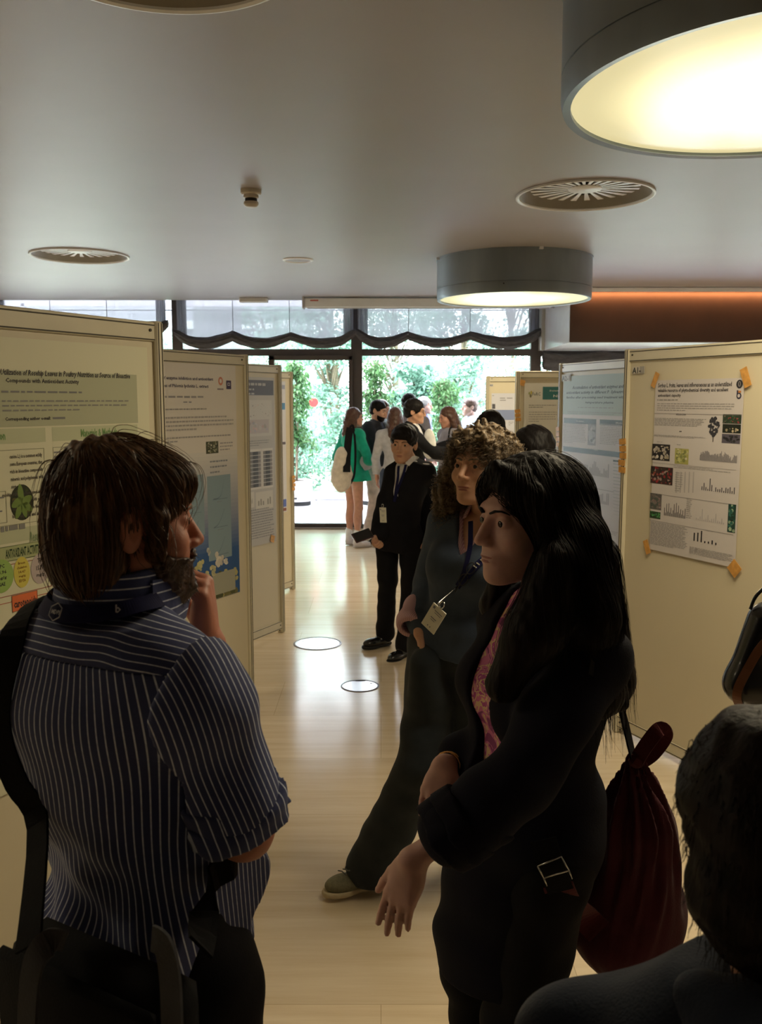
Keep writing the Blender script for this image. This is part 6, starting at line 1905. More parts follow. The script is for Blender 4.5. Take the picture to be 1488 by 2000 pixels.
# --- woman in grey sweater
b = xy(876, 9.9, 900); x0, y0 = b
make_person('brown-haired woman in a grey sweater facing left, black strap on her shoulder', b, (-.9, -.35), zt(795, 9.9), True, 1.0, 'fair', ('long', 'chestnut'), top=dict(mat=M['grey_cloth'], e=.016), leg_mat=M['grey_cloth'], shoe_mat=M['white_shoe'], head=dict(pitch=-12),
    J={'elbL': (x0 - .05, y0 - .22, 1.12), 'wriL': (x0 - .24, y0 - .16, 1.17), 'elbR': (x0 - .02, y0 + .2, 1.12), 'wriR': (x0 - .24, y0 + .1, 1.17)}, hands={'L': dict(palm=(0, .4, 1), curls=(.6, .7, .7, .8)), 'R': dict(palm=(0, .4, 1))})
t = tag(empty('shoulder_strap_bag', (x0 + .08, y0 - .2, 1.0)), 'small dark bag with a thin black strap, worn by the woman in grey', 'bag')
pts = spline([at(880, 842, 9.66), at(878, 836, 9.7), at(881, 832, 9.8)], 5); pts = spline([at(876, 870, 9.62), at(877, 845, 9.66), at(881, 834, 9.78), at(886, 845, 9.9)], 5)
ribbon([p - t.location for p in pts], .016, .006, up=[Vector((0, -1, .3))] * len(pts)).build('strap', M['black_cloth'], t)
MB().box((.02, -.02, .0), (.2, .08, .16), bev=.03).build('pouch', M['black_leather'], t)
# --- short haired man right
b = xy(918, 12.75, 900)
make_person('short-haired man in a pale blue shirt facing left, outside by the right boards', b, (-.9, -.25), zt(779, 12.75), False, 1, 'pale', ('crop', 'chestnut'), top=dict(mat=M['pale_cloth']), leg_mat=M['charcoal'], shoe_mat=M['black_leather'])
# --- two black haired heads behind the curly woman
b = xy(955, 5.2, 1000)
make_person('person whose round black-haired head shows behind the curly-haired woman, further back', b, (-.25, 1), zt(805, 5.2), True, 1, 'warm', ('bob', 'black'), hair_e=.004, top=dict(mat=M['black_cloth']), leg_mat=M['black_cloth2'], shoe_mat=M['black_leather'], hres=.0045)
b = xy(1040, 3.95, 1000)
make_person('person with sleek black hair turned left, just above the dark-haired woman', b, (-.8, .6), zt(835, 3.95), True, 1, 'warm', ('bob', 'black'), hair_e=.004, top=dict(mat=M['black_cloth']), leg_mat=M['black_cloth2'], shoe_mat=M['black_leather'], hres=.0045)

# --- young man in the black suit
bs = xy(778, 6.12, 1270); x0, y0 = bs
HS = zt(825, 6.12)
M['suit'] = cloth('black_suit_cloth', (.008, .008, .011))
T, B, HL, hs = make_person('young man in a black suit and white shirt facing the camera, phone in hand', bs, (-.35, -.94), HS, False, .90, 'warm', ('mop', 'black'), hair_e=-.004,
    jacket=dict(mat=M['suit'], v=.04, open=.17, hem=-.17), top=dict(mat=M['white_cloth'], sleeve=.9, name='shirt'), leg_mat=M['suit'], shoe_mat=M['black_leather'], hres=.0032,
    head=dict(yaw=4, pitch=-3, roll=-3, sc=1.05),
    J={'head': (at(788, 869, 6.05)), 'shoR': at(770, 926, 6.14), 'shoL': at(832, 920, 6.04), 'nb': at(800, 906, 6.11), 'elbR': at(755, 975, 6.15), 'wriR': at(738, 1045, 5.98), 'elbL': at(840, 975, 6.25), 'wriL': at(836, 1052, 6.1),
       'ankR': at(752, 1238, 6.22), 'ankL': at(790, 1262, 5.98), 'kneR': at(757, 1130, 6.1), 'kneL': at(803, 1140, 6.0),
       'toeR': at(705, 1245, 6.1), 'toeL': at(765, 1275, 5.85)},
    hands={'R': dict(palm=(.6, -.6, 0), curls=(1.0, 1.1, 1.1, 1.0)), 'L': dict(curls=(.5, .5, .5, .5))})
# lanyard and badge
fj = union(.02, B.torso(.024))
def lany(parent, B, HL, f, ps, w=.018, m=None):
    P_, N_ = hug(f, spline(ps, 6), .003)
    return ribbon(P_, w, .002, up=N_).build('lanyard', m or M['lanyard'], parent)
lany(T, B, HL, fj, [at(767, 900, 5.98), at(764, 925, 5.92), at(757, 955, 5.9), at(750, 985, 5.9)])
lany(T, B, HL, fj, [at(788, 902, 5.98), at(777, 930, 5.92), at(762, 960, 5.9), at(751, 985, 5.9)])
badge_on(T, at(748, 1006, 5.86), (-.7, -.7, 0), w=.06, h=.10, rot=4)
# shirt collar points
for s in (-1, 1):
    a = B.j('nb') + B.tf()[:, 1] * .045 + B.tf()[:, 2] * .045
    r_ = B.tf()[:, 0]
    pts = [Vector((a + r_ * s * .055 - B.tf()[:, 1] * .03).tolist()), Vector((a + r_ * s * .045 + B.tf()[:, 1] * .02).tolist()), Vector((a + r_ * s * .02 + B.tf()[:, 1] * .045 - B.tf()[:, 2] * .045).tolist())]
    ribbon(spline(pts, 4), .035, .006, up=[Vector(B.tf()[:, 1].tolist())] * 9).build('shirt_collar', M['white_cloth'], T)
c = at(708, 1046, 5.84)
t = tag(empty('phone', c, R(35)), 'dark smartphone in the hand of the young man in the suit', 'phone')
MB().box((0, 0, 0), (.145, .075, .009), rot=Matrix.Rotation(R(-12), 3, 'Y') @ Matrix.Rotation(R(50), 3, 'X'), bev=.004).build('casing', mat('dark_red_case', (.05, .012, .018), .4), t)
MB().box((0, -.003, .004), (.13, .065, .002), rot=Matrix.Rotation(R(-12), 3, 'Y') @ Matrix.Rotation(R(50), 3, 'X')).build('screen', M['dark_metal'], t)
for n in 'LR':
    a = B.j('ank' + n); d = B.j('toe' + n) - a; d[2] = 0; d /= np.linalg.norm(d)
    mb = MB()
    for k in range(3):
        c = a + d * (.05 + .022 * k) + np.array([0, 0, .0 - .012 * k]); s = np.array([-d[1], d[0], 0])
        mb.sweep([Vector((c + s * (.02 * (1 - 2 * j / 4)) + np.array([0, 0, .004 * (1 - abs(j - 2) / 2)])).tolist()) for j in range(5)], .002, 5)
    mb.build('shoelace', M['black_cloth'], T)
# ================================================================ curly-haired woman in the blue sweater
M['sweater'] = cloth('slate_blue_knit', (.045, .062, .095)); M['pinkshirt'] = stripe_mat('pink_striped_shirting', (.50, .27, .33), (.66, .48, .50), .006, .4)
M['slate_jean'] = cloth('dark_slate_denim', (.022, .028, .034)); M['olive_shoe'] = mat('olive_knit_shoe', (.20, .19, .12), .8, var=.12, scale=90, bump=.3, bscale=300); M['cream_sole'] = mat('cream_foam_sole', (.62, .52, .34), .6)
f3 = Vector((-.60, -.80, 0)); r3 = Vector((-.80, .60, 0))
bx = at(897, 1257, 3.0)
c_sho = at(950, 1034, 2.98)
toe = at_z(652, 1680, .085 + .055)
ankR = at_z(724, 1692, .088)
J3 = dict(head=at(938, 917, 2.95), nb=at(952, 1010, 3.0), shoR=c_sho + r3 * .160, shoL=c_sho - r3 * .160, elbR=at(838, 1150, 3.17), wriR=at(822, 1236, 2.98),
          chest=at(940, 1090, 3.0), waist=at(915, 1185, 3.0), pel=bx, hipR=bx + r3 * .088 + Vector((0, 0, -.045)), hipL=bx - r3 * .088 + Vector((0, 0, -.045)),
          kneR=at(826, 1492, 2.93), ankR=ankR, toeR=toe, kneL=at(925, 1510, 2.98), ankL=at_z(948, 1660, .085), toeL=at_z(900, 1700, .085),
          elbL=at(1065, 1180, 2.85), wriL=at(1010, 1300, 2.75))
T3, B, HL, _ = make_person('curly-haired woman in a slate-blue sweater and jeans, hand in pocket, wearing a badge', (bx.x, bx.y), f3, 1.655, True, 1.02, 'warm', (None, 'curly'),
    leg_mat=M['slate_jean'], shoe_mat=M['olive_shoe'], sole_mat=M['cream_sole'], J=J3, hres=.0024, head=dict(fwd=(-.60, -.78, .10), sc=1.05), nose=1.1, flare=.042, kn=.022, leg_res=.007,
    hands={'R': dict(fwd=(.16, -.02, -1), palm=(.8, -.3, .2), curls=(.2, .2, .2, .2))},
    leg_extra=union(.04, sd_cone(A(at(834, 1296, 2.93)), A(at(838, 1370, 2.95)), .058, .075), sd_cone(bx + r3 * .09, bx + r3 * .10 + Vector((0, 0, -.3)), .105, .10)))
Tf = B.tf(); rr, ff, uu = Tf[:, 0], Tf[:, 1], Tf[:, 2]
def vcut(f, tip, openn, back=0.0):
    wl = plane(tip, rr - uu * openn); wr = plane(tip, -rr - uu * openn); fr = plane(B.j('nb') - ff * back, -ff)
    return cut(f, inter(wl, wr, fr), .004)
vt = A(at(893, 1088, 2.84)); vt_c = B.j('nb') + (vt - B.j('nb')) ; vt_c = vt_c - rr * float((vt_c - B.j('nb')) @ rr)
nbu = plane(B.j('nb') + uu * .035 - ff * .03, uu - ff * .25)
shirt = union(.02, B.torso(.008), B.arm('R', .008, .9), B.arm('L', .008, .9))
shirt = vcut(inter(shirt, nbu, plane(B.j('pel'), -uu)), vt_c + uu * .012, .50)
def st3(V): return ((V - B.j('nb')) @ rr)
lo, hi = bounds([B.j(x) for x in ('shoL', 'shoR', 'elbL', 'elbR', 'wriR', 'wriL', 'pel', 'nb')], .18)
add_sdf('shirt', shirt, lo, hi, .006, M['pinkshirt'], T3, {'st': st3})
sw = union(.022, B.torso(.020), B.arm('R', .020, .72, .016), B.arm('L', .018, .9, .008), sd_ell(B.j('waist') - uu * .05, (.15, .12, .09), Tf))
dirw = B.j('wriR') - B.j('elbR')
sw = inter(sw, plane(B.j('pel') - uu * .035, -uu), plane(B.j('nb') + uu * .03 - ff * .03, uu - ff * .3))
sw = vcut(sw, vt_c - uu * .01, .52)
sw = wrinkle(sw, .007, 26, 4, (.4, .2, 1))
add_sdf('sweater', sw, lo, hi, .006, M['sweater'], T3)
# rolled cuff puffing out of the sleeve
cw = A(at(805, 1212, 3.03)); dn = dirw / np.linalg.norm(dirw)
cf = wrinkle(cut(union(.02, sd_cone(cw - dn * .07, cw + dn * .02, .044, .050), sd_ell(cw, (.056, .050, .048))), sd_cone(cw, cw + dn * .2, .030, .030), .01), .0035, 45, 3)
cf = inter(cf, plane(cw + dn * .035, dn))
add_sdf('shirt_cuff', cf, cw - .12, cw + .12, .004, M['pinkshirt'], T3, {'st': st3})
# collar wings
for s in (-1, 1):
    a = B.j('nb') + uu * .045
    pts = [a + rr * s * .058 - ff * .045, a + rr * s * .062 + ff * .01, a + rr * s * .048 + ff * .052 - uu * .022, a + rr * s * .044 + ff * .078 - uu * .06]
    P_ = spline([Vector(p.tolist()) for p in pts], 5)
    w = [.036 + .02 * i / len(P_) for i in range(len(P_))]
    mb = ribbon(P_, .042, .005, up=[Vector((rr * s * .7 + ff * .55 + uu * .35).tolist())] * len(P_))
    V = mb.v; o = mb.build('collar', M['pinkshirt'], T3, smooth=False)
    at__ = o.data.attributes.new('st', 'FLOAT', 'POINT'); at__.data.foreach_set('value', [float(np.dot(np.array(v) - B.j('nb'), uu)) for v in V])
# lanyard, print on it, badge
fs = union(.02, B.torso(.021))
P1, N1 = hug(fs, spline([at(912, 1012, 2.9), at(903, 1035, 2.85), at(893, 1075, 2.8), at(876, 1125, 2.78), at(862, 1165, 2.8)], 8), .004)
ribbon(P1, .017, .002, up=N1).build('lanyard', M['lanyard'], T3)
P2, N2_ = hug(fs, spline([at(985, 1040, 2.84), at(955, 1068, 2.78), at(915, 1098, 2.76), at(885, 1130, 2.77), at(862, 1165, 2.8)], 8), .006)
lo_ = ribbon(P2, .022, .003, up=N2_).build('lanyard', M['lanyard'], T3)
mb = MB()
for k in (10, 12, 14, 16):
    mb.box(P2[k] + N2_[k] * .003, (.012, .004, .0035), rot=Matrix.Rotation(R(35), 3, 'Y'))
mb.build('lanyard_print', M['badge'], lo_)
# folded spectacles hooked in the lanyard
q0, n0 = P2[22], N2_[22]
sd_ = Vector((.45, -.25, .8)).normalized()
mb = MB()
for k in (-1, 1):
    c = q0 + sd_ * (.024 * k) + n0 * .012; x = n0.cross(sd_).normalized()
    mb.sweep([c + sd_ * (.021 * math.cos(a * .5236)) + x * (.015 * math.sin(a * .5236)) for a in range(13)], .0018, 5)
mb.sweep([q0 + sd_ * .045 + n0 * .012, q0 - sd_ * .02 + n0 * .02, q0 - sd_ * .075 + n0 * .014], .002, 5)
gl = mb.build('hanging_spectacles', M['dark_metal'], T3, smooth=True)
badge_on(T3, at(847, 1208, 2.78), (-.62, -.76, .12), w=.060, h=.085, rot=-30)
mb = MB(); mb.sweep(spline([P1[-1], at(858, 1176, 2.79), at(855, 1183, 2.785)], 4), .003, 6); mb.build('badge_hook', M['steel'], T3, smooth=True)
# laces on the visible shoe
a = B.j('ankR'); d = A(toe) - a; d[2] = 0; d /= np.linalg.norm(d); s_ = np.array([-d[1], d[0], 0]); mb = MB()
for k in range(4):
    c = a + d * (.055 + .018 * k) + np.array([0, 0, .004 - .002 * k])
    mb.sweep([Vector((c + s_ * (.020 * (1 - j / 2)) + np.array([0, 0, .006 * (1 - abs(j - 2) / 2)]) + d * .008 * (j - 2) / 2).tolist()) for j in range(5)], .0022, 5)
c = a + d * .06 + np.array([0, 0, .012])
for sg in (-1, 1): mb.sweep([Vector((c + s_ * sg * (.022 * math.sin(t * .7)) + d * (.018 * (1 - math.cos(t * .7))) + np.array([0, 0, .006 * math.sin(t)])).tolist()) for t in range(8)], .002, 5)
mb.build('shoelace', mat('grey_lace', (.12, .12, .11), .8), T3, smooth=True)
# jeans pocket seam
mb = MB(); Pp, Np = hug(union(.03, B.leg('R', .012, .042, kn=.022), B.torso(.010, bust=False)), spline([at(806, 1262, 2.9), at(818, 1282, 2.86), at(842, 1292, 2.84), at(862, 1290, 2.84)], 6), .003)
ribbon(Pp, .005, .002, up=Np).build('pocket_seam', M['black_cloth'], T3)
# hair: springy volume plus loose curls
E = HL.ell
hv = union(.03, E((0, -.020, .052), (.118, .122, .098)), E((0, .035, .088), (.085, .06, .042)), E((.100, -.01, -.045), (.062, .066, .085)), E((.118, -.02, -.115), (.056, .056, .062)),
           E((-.088, -.02, -.055), (.050, .058, .080)), E((-.098, -.03, -.105), (.044, .052, .052)), E((0, -.085, -.05), (.095, .05, .11)))
hv = cut(hv, E((.006, .112, -.035), (.078, .080, .110)), .012)
hv0 = hv
lo, hi = hb(HL, .19, -.2, .16, -.2, .2)
rngc = np.random.default_rng(5)
blob = rngc.normal(0, 1, (260, 3)); blob /= np.linalg.norm(blob, axis=1)[:, None]
Vh, Qh = mesh_sdf(wrinkle(wrinkle(infl(hv, -.008), .016, 95, 3), .008, 220, 4), lo, hi, .0034)
# curls start on the volume surface
Vs, _q = mesh_sdf(infl(hv, -.012), lo, hi, .010)
sel = rngc.choice(len(Vs), 3400); st_ = Vs[sel] + rngc.normal(0, .006, (3400, 3))
ctr = HL.p(0, -.02, .03)
def flow(P, k):
    o = P - ctr; o /= np.linalg.norm(o, axis=1)[:, None]
    return o * (.5 if k < 4 else .15) + np.array([0, 0, -.75]) + rngc.normal(0, .25, P.shape)
cu1 = strands(hv0, st_, flow, 14, .0058, .0008, hug=False, seed=2, curl=(.0085, 2.6), n=3, taper=.5)
join_parts('hair', [(Vh, Qh), cu1], HR['curly'], T3)
# ================================================================ dark-haired woman in the navy blazer
M['blazer'] = cloth('midnight_blazer', (.006, .0065, .014)); M['floral'] = floral_mat('floral_blouse')
M['burgundy'] = cloth('burgundy_nylon', (.075, .012, .020)); M['burg2'] = cloth('burgundy_strap', (.10, .018, .022))
f2v = Vector((-.92, -.39, 0)).normalized(); r2v = Vector((f2v.y, -f2v.x, 0))
c2 = at(1085, 1245, 1.76)
J2 = dict(head=at(1035, 1021, 1.72), nb=at(1076, 1185, 1.77), shoL=c2 - r2v * .126 + Vector((0, 0, -.012)), shoR=c2 + r2v * .150, chest=at(1065, 1370, 1.76), waist=at(1045, 1500, 1.77), pel=at(1025, 1590, 1.78),
          elbL=at(1005, 1535, 1.50), wriL=at(806, 1680, 1.50), elbR=at(985, 1480, 1.98), wriR=at(868, 1496, 1.78))
pl = J2['pel']; J2['hipL'] = pl - r2v * .088 + Vector((0, 0, -.05)); J2['hipR'] = pl + r2v * .088 + Vector((0, 0, -.05))
bs2 = (at(985, 1850, 1.8).x, 1.80)
for n, s in (('L', -1), ('R', 1)):
    o = Vector((bs2[0], bs2[1], 0)) + r2v * (s * .095)
    J2['kne' + n] = o + Vector((0, 0, .47)) + f2v * .02; J2['ank' + n] = o + Vector((0, 0, .085)) - f2v * .02; J2['toe' + n] = J2['ank' + n] + f2v * .15
hx = Vector((-.91, -.41, .0))
T2, B, HL, hh = make_person('woman with long dark hair and a navy blazer in profile, arms crossed, one hand hanging', (bs2[0], bs2[1]), f2v, 1.63, True, 1.02, 'pale', (None, 'black'),
    leg_mat=M['black_cloth2'], shoe_mat=M['black_leather'], J=J2, hres=.0022, head=dict(fwd=hx, sc=1.03), nose=.9,
    hands={'L': dict(fwd=(-.30, .0, -.95), palm=(.55, .75, -.25), curls=(.06, .12, .16, .16), spread=1.3, scale=1.06, thumb=(.15, .1), side=1), 'R': dict(fwd=(-.3, -.8, -.4), palm=(0, 0, -1), curls=(.4, .4, .4, .4))})
Tf = B.tf(); rr, ff, uu = Tf[:, 0], Tf[:, 1], Tf[:, 2]
lo, hi = bounds([B.j(x) for x in ('shoL', 'shoR', 'elbL', 'elbR', 'wriL', 'wriR', 'pel', 'nb')], .19)
bl = inter(union(.03, B.torso(.014), ), plane(B.j('pel'), -uu), plane(B.j('nb') + uu * .035 - ff * .03, uu - ff * .45))
add_sdf('blouse', wrinkle(bl, .004, 40, 3), lo, hi, .005, M['floral'], T2)
# blazer: open front
hemc = at(985, 1875, 1.80)
low = sd_cone(B.j('pel') + uu * .05, A(at(985, 1840, 1.80)), .152, .150)
hemz = hemc.z
bz = union(.03, B.torso(.024), low, B.arm('R', .020, .72, .014))
sl = union(.02, B.arm('L', .022, .58, .016))
bz = union(.025, bz, sl)
tip = B.j('waist') + uu * .02; tip = tip
wl = plane(tip + rr * .035, rr - uu * .16); wr = plane(tip - rr * .035, -rr - uu * .16); fr = plane(B.j('chest') - ff * .02, -ff)
bz = cut(bz, inter(plane(tip + rr * .03, rr - uu * .12), plane(tip - rr * .03, -rr - uu * .12), fr, plane(B.j('waist') - uu * .04, -uu)), .004)
bz = inter(bz, plane((0, 0, hemz), (0, 0, -1)), plane(B.j('nb') + uu * .045 - ff * .02, uu + ff * .1))
bz = wrinkle(bz, .008, 24, 6, (0, 0, .6))
lo2 = lo.copy(); lo2[2] = hemz - .03; lo2[:2] -= .03
add_sdf('blazer', bz, lo2, hi, .006, M['blazer'], T2)
dn = B.j('wriL') - B.j('elbL'); dn /= np.linalg.norm(dn); cw = B.j('elbL') + (B.j('wriL') - B.j('elbL')) * .56
for j, (a_, r_) in enumerate(((-.050, .068), (-.012, .073), (.022, .070))):
    c_ = cw + dn * a_
    g_ = wrinkle(inter(sd_cone(c_ - dn * .03, c_ + dn * .03, r_, r_ * .97), plane(c_ + dn * .017, dn), plane(c_ - dn * .022, -dn)), .004, 60, j)
    g_ = cut(g_, sd_cone(c_ - dn * .1, c_ + dn * .1, .048, .048), .006)
    add_sdf('rolled_cuff', g_, c_ - .11, c_ + .11, .0045, M['blazer'], T2)
# right wrist: bracelet
w = B.j('wriR'); e = B.j('elbR'); d = (w - e) / np.linalg.norm(w - e); v1 = np.cross(d, [0, 0, 1]); v1 /= np.linalg.norm(v1); v2 = np.cross(d, v1)
mb = MB()
for k, off in ((0, -.012), (1, -.020)):
    mb.sweep([Vector((w + d * off + v1 * .031 * math.cos(a * .3927) + v2 * .028 * math.sin(a * .3927)).tolist()) for a in range(17)], .0014, 6)
mb.build('bracelet', mat('gold_chain', (.7, .42, .15), .3, metal=1), T2, smooth=True)
# hair
E = HL.ell
P_ = lambda x, y, Y: A(at(x, y, Y))
hv = union(.03, E((0, -.020, .042), (.088, .108, .094)), E((0, .040, .062), (.070, .055, .046)), E((0, -.065, -.03), (.085, .062, .12)))
hv = union(.035, hv, sd_cone(P_(1125, 1060, 1.66), P_(1135, 1200, 1.62), .058, .066), sd_cone(P_(1135, 1200, 1.64), P_(1165, 1350, 1.66), .066, .056),
           sd_cone(P_(1150, 1100, 1.78), P_(1190, 1330, 1.78), .06, .052), sd_cone(P_(1180, 1290, 1.74), P_(1212, 1372, 1.72), .035, .014), sd_cone(P_(1085, 1100, 1.60), P_(1040, 1240, 1.575), .040, .046), sd_cone(P_(1040, 1240, 1.575), P_(985, 1335, 1.575), .046, .034))
hv = cut(hv, union(.02, E((.0, .122, -.026), (.078, .082, .104)), E((-.02, .088, -.030), (.078, .050, .078))), .008)
hv = union(.02, hv, sd_cone(P_(1000, 1060, 1.84), P_(965, 1180, 1.86), .026, .024), sd_cone(P_(965, 1180, 1.86), P_(985, 1262, 1.88), .024, .022))
# sweep of the parted fringe across the brow
hv = union(.012, hv, sd_cone(HL.p(.0, .076, .104), HL.p(-.070, .042, .058), .018, .022), sd_cone(HL.p(-.070, .042, .058), HL.p(-.088, .006, -.03), .022, .024), sd_cone(HL.p(.0, .076, .104), HL.p(.066, .05, .05), .016, .018))
lo, hi = bounds([*hb(HL), P_(930, 1250, 1.6), P_(960, 1200, 1.9), P_(1210, 1380, 1.64), P_(985, 1345, 1.575)], .07)
Vh, Qh = mesh_sdf(wrinkle(wrinkle(hv, .003, 50, 2, (1, .6, 0)), .0016, 260, 3, (1, .6, 0)), lo, hi, .004)
rg = np.random.default_rng(3)
Vs, _q = mesh_sdf(hv, lo, hi, .012)
top = Vs[(Vs[:, 2] > HL.p(0, 0, -.02)[2])]
sel = rg.choice(len(top), 900)
def flow(P, k):
    o = P - HL.p(0, .02, .05); o[:, 2] = 0; o /= np.linalg.norm(o, axis=1)[:, None] + 1e-6
    return o * .25 + np.array([.06, .02, -1.0])
s1 = strands(hv, top[sel], flow, 24, .016, .0007, out=.007, wob=.03, seed=6)
bk = Vs[(Vs[:, 2] < HL.p(0, 0, -.10)[2]) & (Vs[:, 0] > HL.p(0, 0, 0)[0] + .03)]
s2 = strands(hv, bk[rg.choice(len(bk), 420)], lambda P, k: np.array([.10, .02, -1.0]) + rg.normal(0, .07, P.shape), 9, .011, .0006, out=.02, wob=.03, seed=7, hug=False)
join_parts('hair', [(Vh, Qh), s1, s2], HR['dark'], T2)
# ---- burgundy drawstring backpack on her back
cb = at(1226, 1745, 1.86)
tb = tag(empty('backpack', cb), 'burgundy drawstring backpack hanging at the back of the navy blazer', 'backpack')
lb = lambda x, y, Y: at(x, y, Y - .12 if Y > 1.83 else Y) - cb
Rb = frame_of(f2v)
knot = A(lb(1238, 1487, 1.93))
fb = union(.06, sd_ell(A(lb(1225, 1785, 1.98)), (.128, .105, .155), None), sd_ell(A(lb(1240, 1660, 1.96)), (.088, .080, .15), None))
fb = union(.05, fb, sd_cone(A(lb(1240, 1600, 1.95)), knot, .06, .012))
rngb = np.random.default_rng(2)
def pleats(f):
    def g_(p):
        q = p - knot; an = np.arctan2(q[:, 1], q[:, 0] + .02 * np.sin(q[:, 2] * 9)); fade = np.clip((q[:, 2] + .42) / .4, .12, 1)
        return f(p) + fade * (.009 * np.sin(an * 9 + 2 * np.sin(q[:, 2] * 11)) + .005 * np.sin(an * 17 + 1))
    return g_
fb = wrinkle(pleats(fb), .006, 26, 5)
V, Q = mesh_sdf(fb, A((-.2, -.2, -.26)), A((.2, .2, .34)), .005)
np_mesh('pouch', V, Q, M['burgundy'], tb, smooth=True)
ribbon(spline([lb(1240, 1490, 1.92), lb(1262, 1455, 1.90), lb(1288, 1424, 1.90), lb(1300, 1436, 1.93), lb(1275, 1472, 1.95), lb(1245, 1492, 1.95)], 6), .030, .004, up=[Vector((-.5, -1, .4))] * 31).build('top_loop', M['burg2'], tb)
MB().box(lb(1243, 1486, 1.915), (.032, .02, .03), rot=Matrix.Rotation(R(30), 3, 'Y'), bev=.008).build('knot', M['burg2'], tb)
ribbon(spline([lb(1150, 1300, 1.55), lb(1200, 1350, 1.66), lb(1220, 1410, 1.80), lb(1238, 1488, 1.92)], 6), .026, .004, up=[Vector((.8, -.6, .1))] * 19).build('shoulder_strap', M['black_cloth'], tb)
ribbon(spline([lb(1090, 1730, 1.60), lb(1105, 1760, 1.63), lb(1140, 1790, 1.74), lb(1170, 1820, 1.86)], 6), .058, .006, up=[Vector((-.2, -1, .2))] * 19).build('lower_strap', M['burg2'], tb)
ribbon(spline([lb(1060, 1640, 1.60), lb(1075, 1690, 1.585), lb(1095, 1740, 1.60)], 6), .050, .004, up=[Vector((-.2, -1, .2))] * 13).build('webbing', M['black_cloth'], tb)
mb = MB(); cn = [(1050, 1692), (1096, 1673), (1111, 1700), (1062, 1715)]
pts = [lb(x, y, 1.565) for x, y in cn]; mb.sweep(spline(pts + [pts[0]], 3)[:1] + [p for q_ in range(4) for p in (pts[q_], pts[(q_ + 1) % 4])], .0015, 6)
mb.sweep([pts[3], lb(1068, 1730, 1.57)], .0015, 6); mb.sweep([pts[2], lb(1117, 1716, 1.57)], .0015, 6)
mb.build('buckle', M['steel'], tb, smooth=True)
# ================================================================ man in the striped shirt, seen from behind
M['stripe'] = stripe_mat('navy_pinstripe_shirting', (.030, .043, .145), (.70, .76, .92), .0098, .17)
M['stripe2'] = stripe_mat('navy_pinstripe_yoke', (.030, .043, .145), (.72, .78, .94), .0135, .14)
M['black_jean'] = cloth('black_denim', (.007, .007, .009)); M['bagcloth'] = cloth('black_bag_nylon', (.006, .006, .007)); M['greyweb'] = cloth('grey_webbing', (.05, .05, .055))
f1 = Vector((.50, .87, 0)).normalized(); r1 = Vector((f1.y, -f1.x, 0))
nb1 = at(203, 1218, 1.21); cs1 = at(207, 1290, 1.215)
pel1 = at(292, 1835, 1.27)
J1 = dict(head=at(245, 1025, 1.235), nb=nb1, shoR=at(378, 1350, 1.115), shoL=at(0, 1332, 1.33), chest=at(225, 1420, 1.23), waist=at(262, 1640, 1.25), pel=pel1,
          hipR=pel1 + r1 * .09 + Vector((0, 0, -.05)), hipL=pel1 - r1 * .09 + Vector((0, 0, -.05)),
          elbR=at(478, 1622, 1.17), wriR=at(380, 1640, 1.40), elbL=Vector((-.47, 1.43, 1.19)), wriL=at(408, 1262, 1.38))
T1, B, HL, _ = make_person('bearded man in a navy pinstripe shirt seen from behind, hand raised to his chin', (pel1.x, pel1.y), f1, 1.715, False, 1.0, 'ruddy', (None, 'brown'),
    leg_mat=M['black_jean'], shoe_mat=M['black_leather'], J=J1, hres=.0022, head=dict(fwd=(.883, .469, -.03), sc=.93), nose=.95, leg_res=.007,
    hands={'L': dict(scale=1.12, fwd=(-.06, -.04, 1), palm=(-.95, -.05, -.1), curls=(1.05, 1.0, .9, .95), spread=.8, thumb=(.3, .6), side=1), 'R': dict(curls=(.4, .4, .4, .4))})
Tf = B.tf(); rr, ff, uu = Tf[:, 0], Tf[:, 1], Tf[:, 2]
jb = [B.j(x) for x in ('shoL', 'shoR', 'pel', 'nb')]
lo, hi = bounds(jb, .21)
tz = B.torso(.016)
body = union(.05, tz, sd_ell(B.j('pel') + uu * .06, (.168, .135, .075), Tf), sd_ell(B.j('pel') + uu * .09 + rr * .09 + ff * .05, (.09, .09, .07), Tf))
seam = {}
def folds(p):
    q = (p - B.j('pel')) @ Tf
    low = np.clip(1 - (q[:, 2] - .02) / .28, 0, 1)
    return low * (.0075 * np.sin(q[:, 0] * 46 + 6 * np.sin(q[:, 2] * 12)) + .006 * np.sin(q[:, 2] * 60 + q[:, 0] * 22 + 2 * np.sin(q[:, 0] * 18)))
bodyf = lambda p: body(p) + folds(p)
full = wrinkle(bodyf, .0042, 22, 8, (.5, .3, .5))
armcut = {n: plane(B.j('sho' + n) - rr * s * -.010 + uu * 0, rr * s - uu * .10) for n, s in (('R', 1), ('L', -1))}
yk = A(at(230, 1296, 1.12)); ykp = plane(yk, -uu - ff * .10)            # d<0 above the yoke seam
neckp = plane(B.j('nb') + uu * .025 - ff * .02, uu - ff * .12)
hemp = plane(B.j('pel') - uu * .035, -uu)
def st_body(V):
    q = (V - B.j('nb')) @ Tf; an = np.arctan2(q[:, 0], -(q[:, 1]) + .05)
    return .155 * an + .006 * np.sin(q[:, 2] * 14) + .010 * np.clip(-(q[:, 2] + .35), 0, 1) * np.sin(q[:, 0] * 30)
bd = inter(full, lambda p: -ykp(p) - .002, hemp)
bd = inter(bd, armcut['R'], armcut['L'])
sh = add_sdf('shirt', bd, lo, hi, .0045, M['stripe'], T1, {'st': st_body})
def st_yoke(V):
    q = (V - B.j('nb')) @ Tf
    return q[:, 2] * 1.0 + q[:, 1] * .85 - .06 * np.abs(q[:, 0]) + .003 * np.sin(q[:, 0] * 60) * np.exp(-((q[:, 0] - .09) / .05) ** 2)
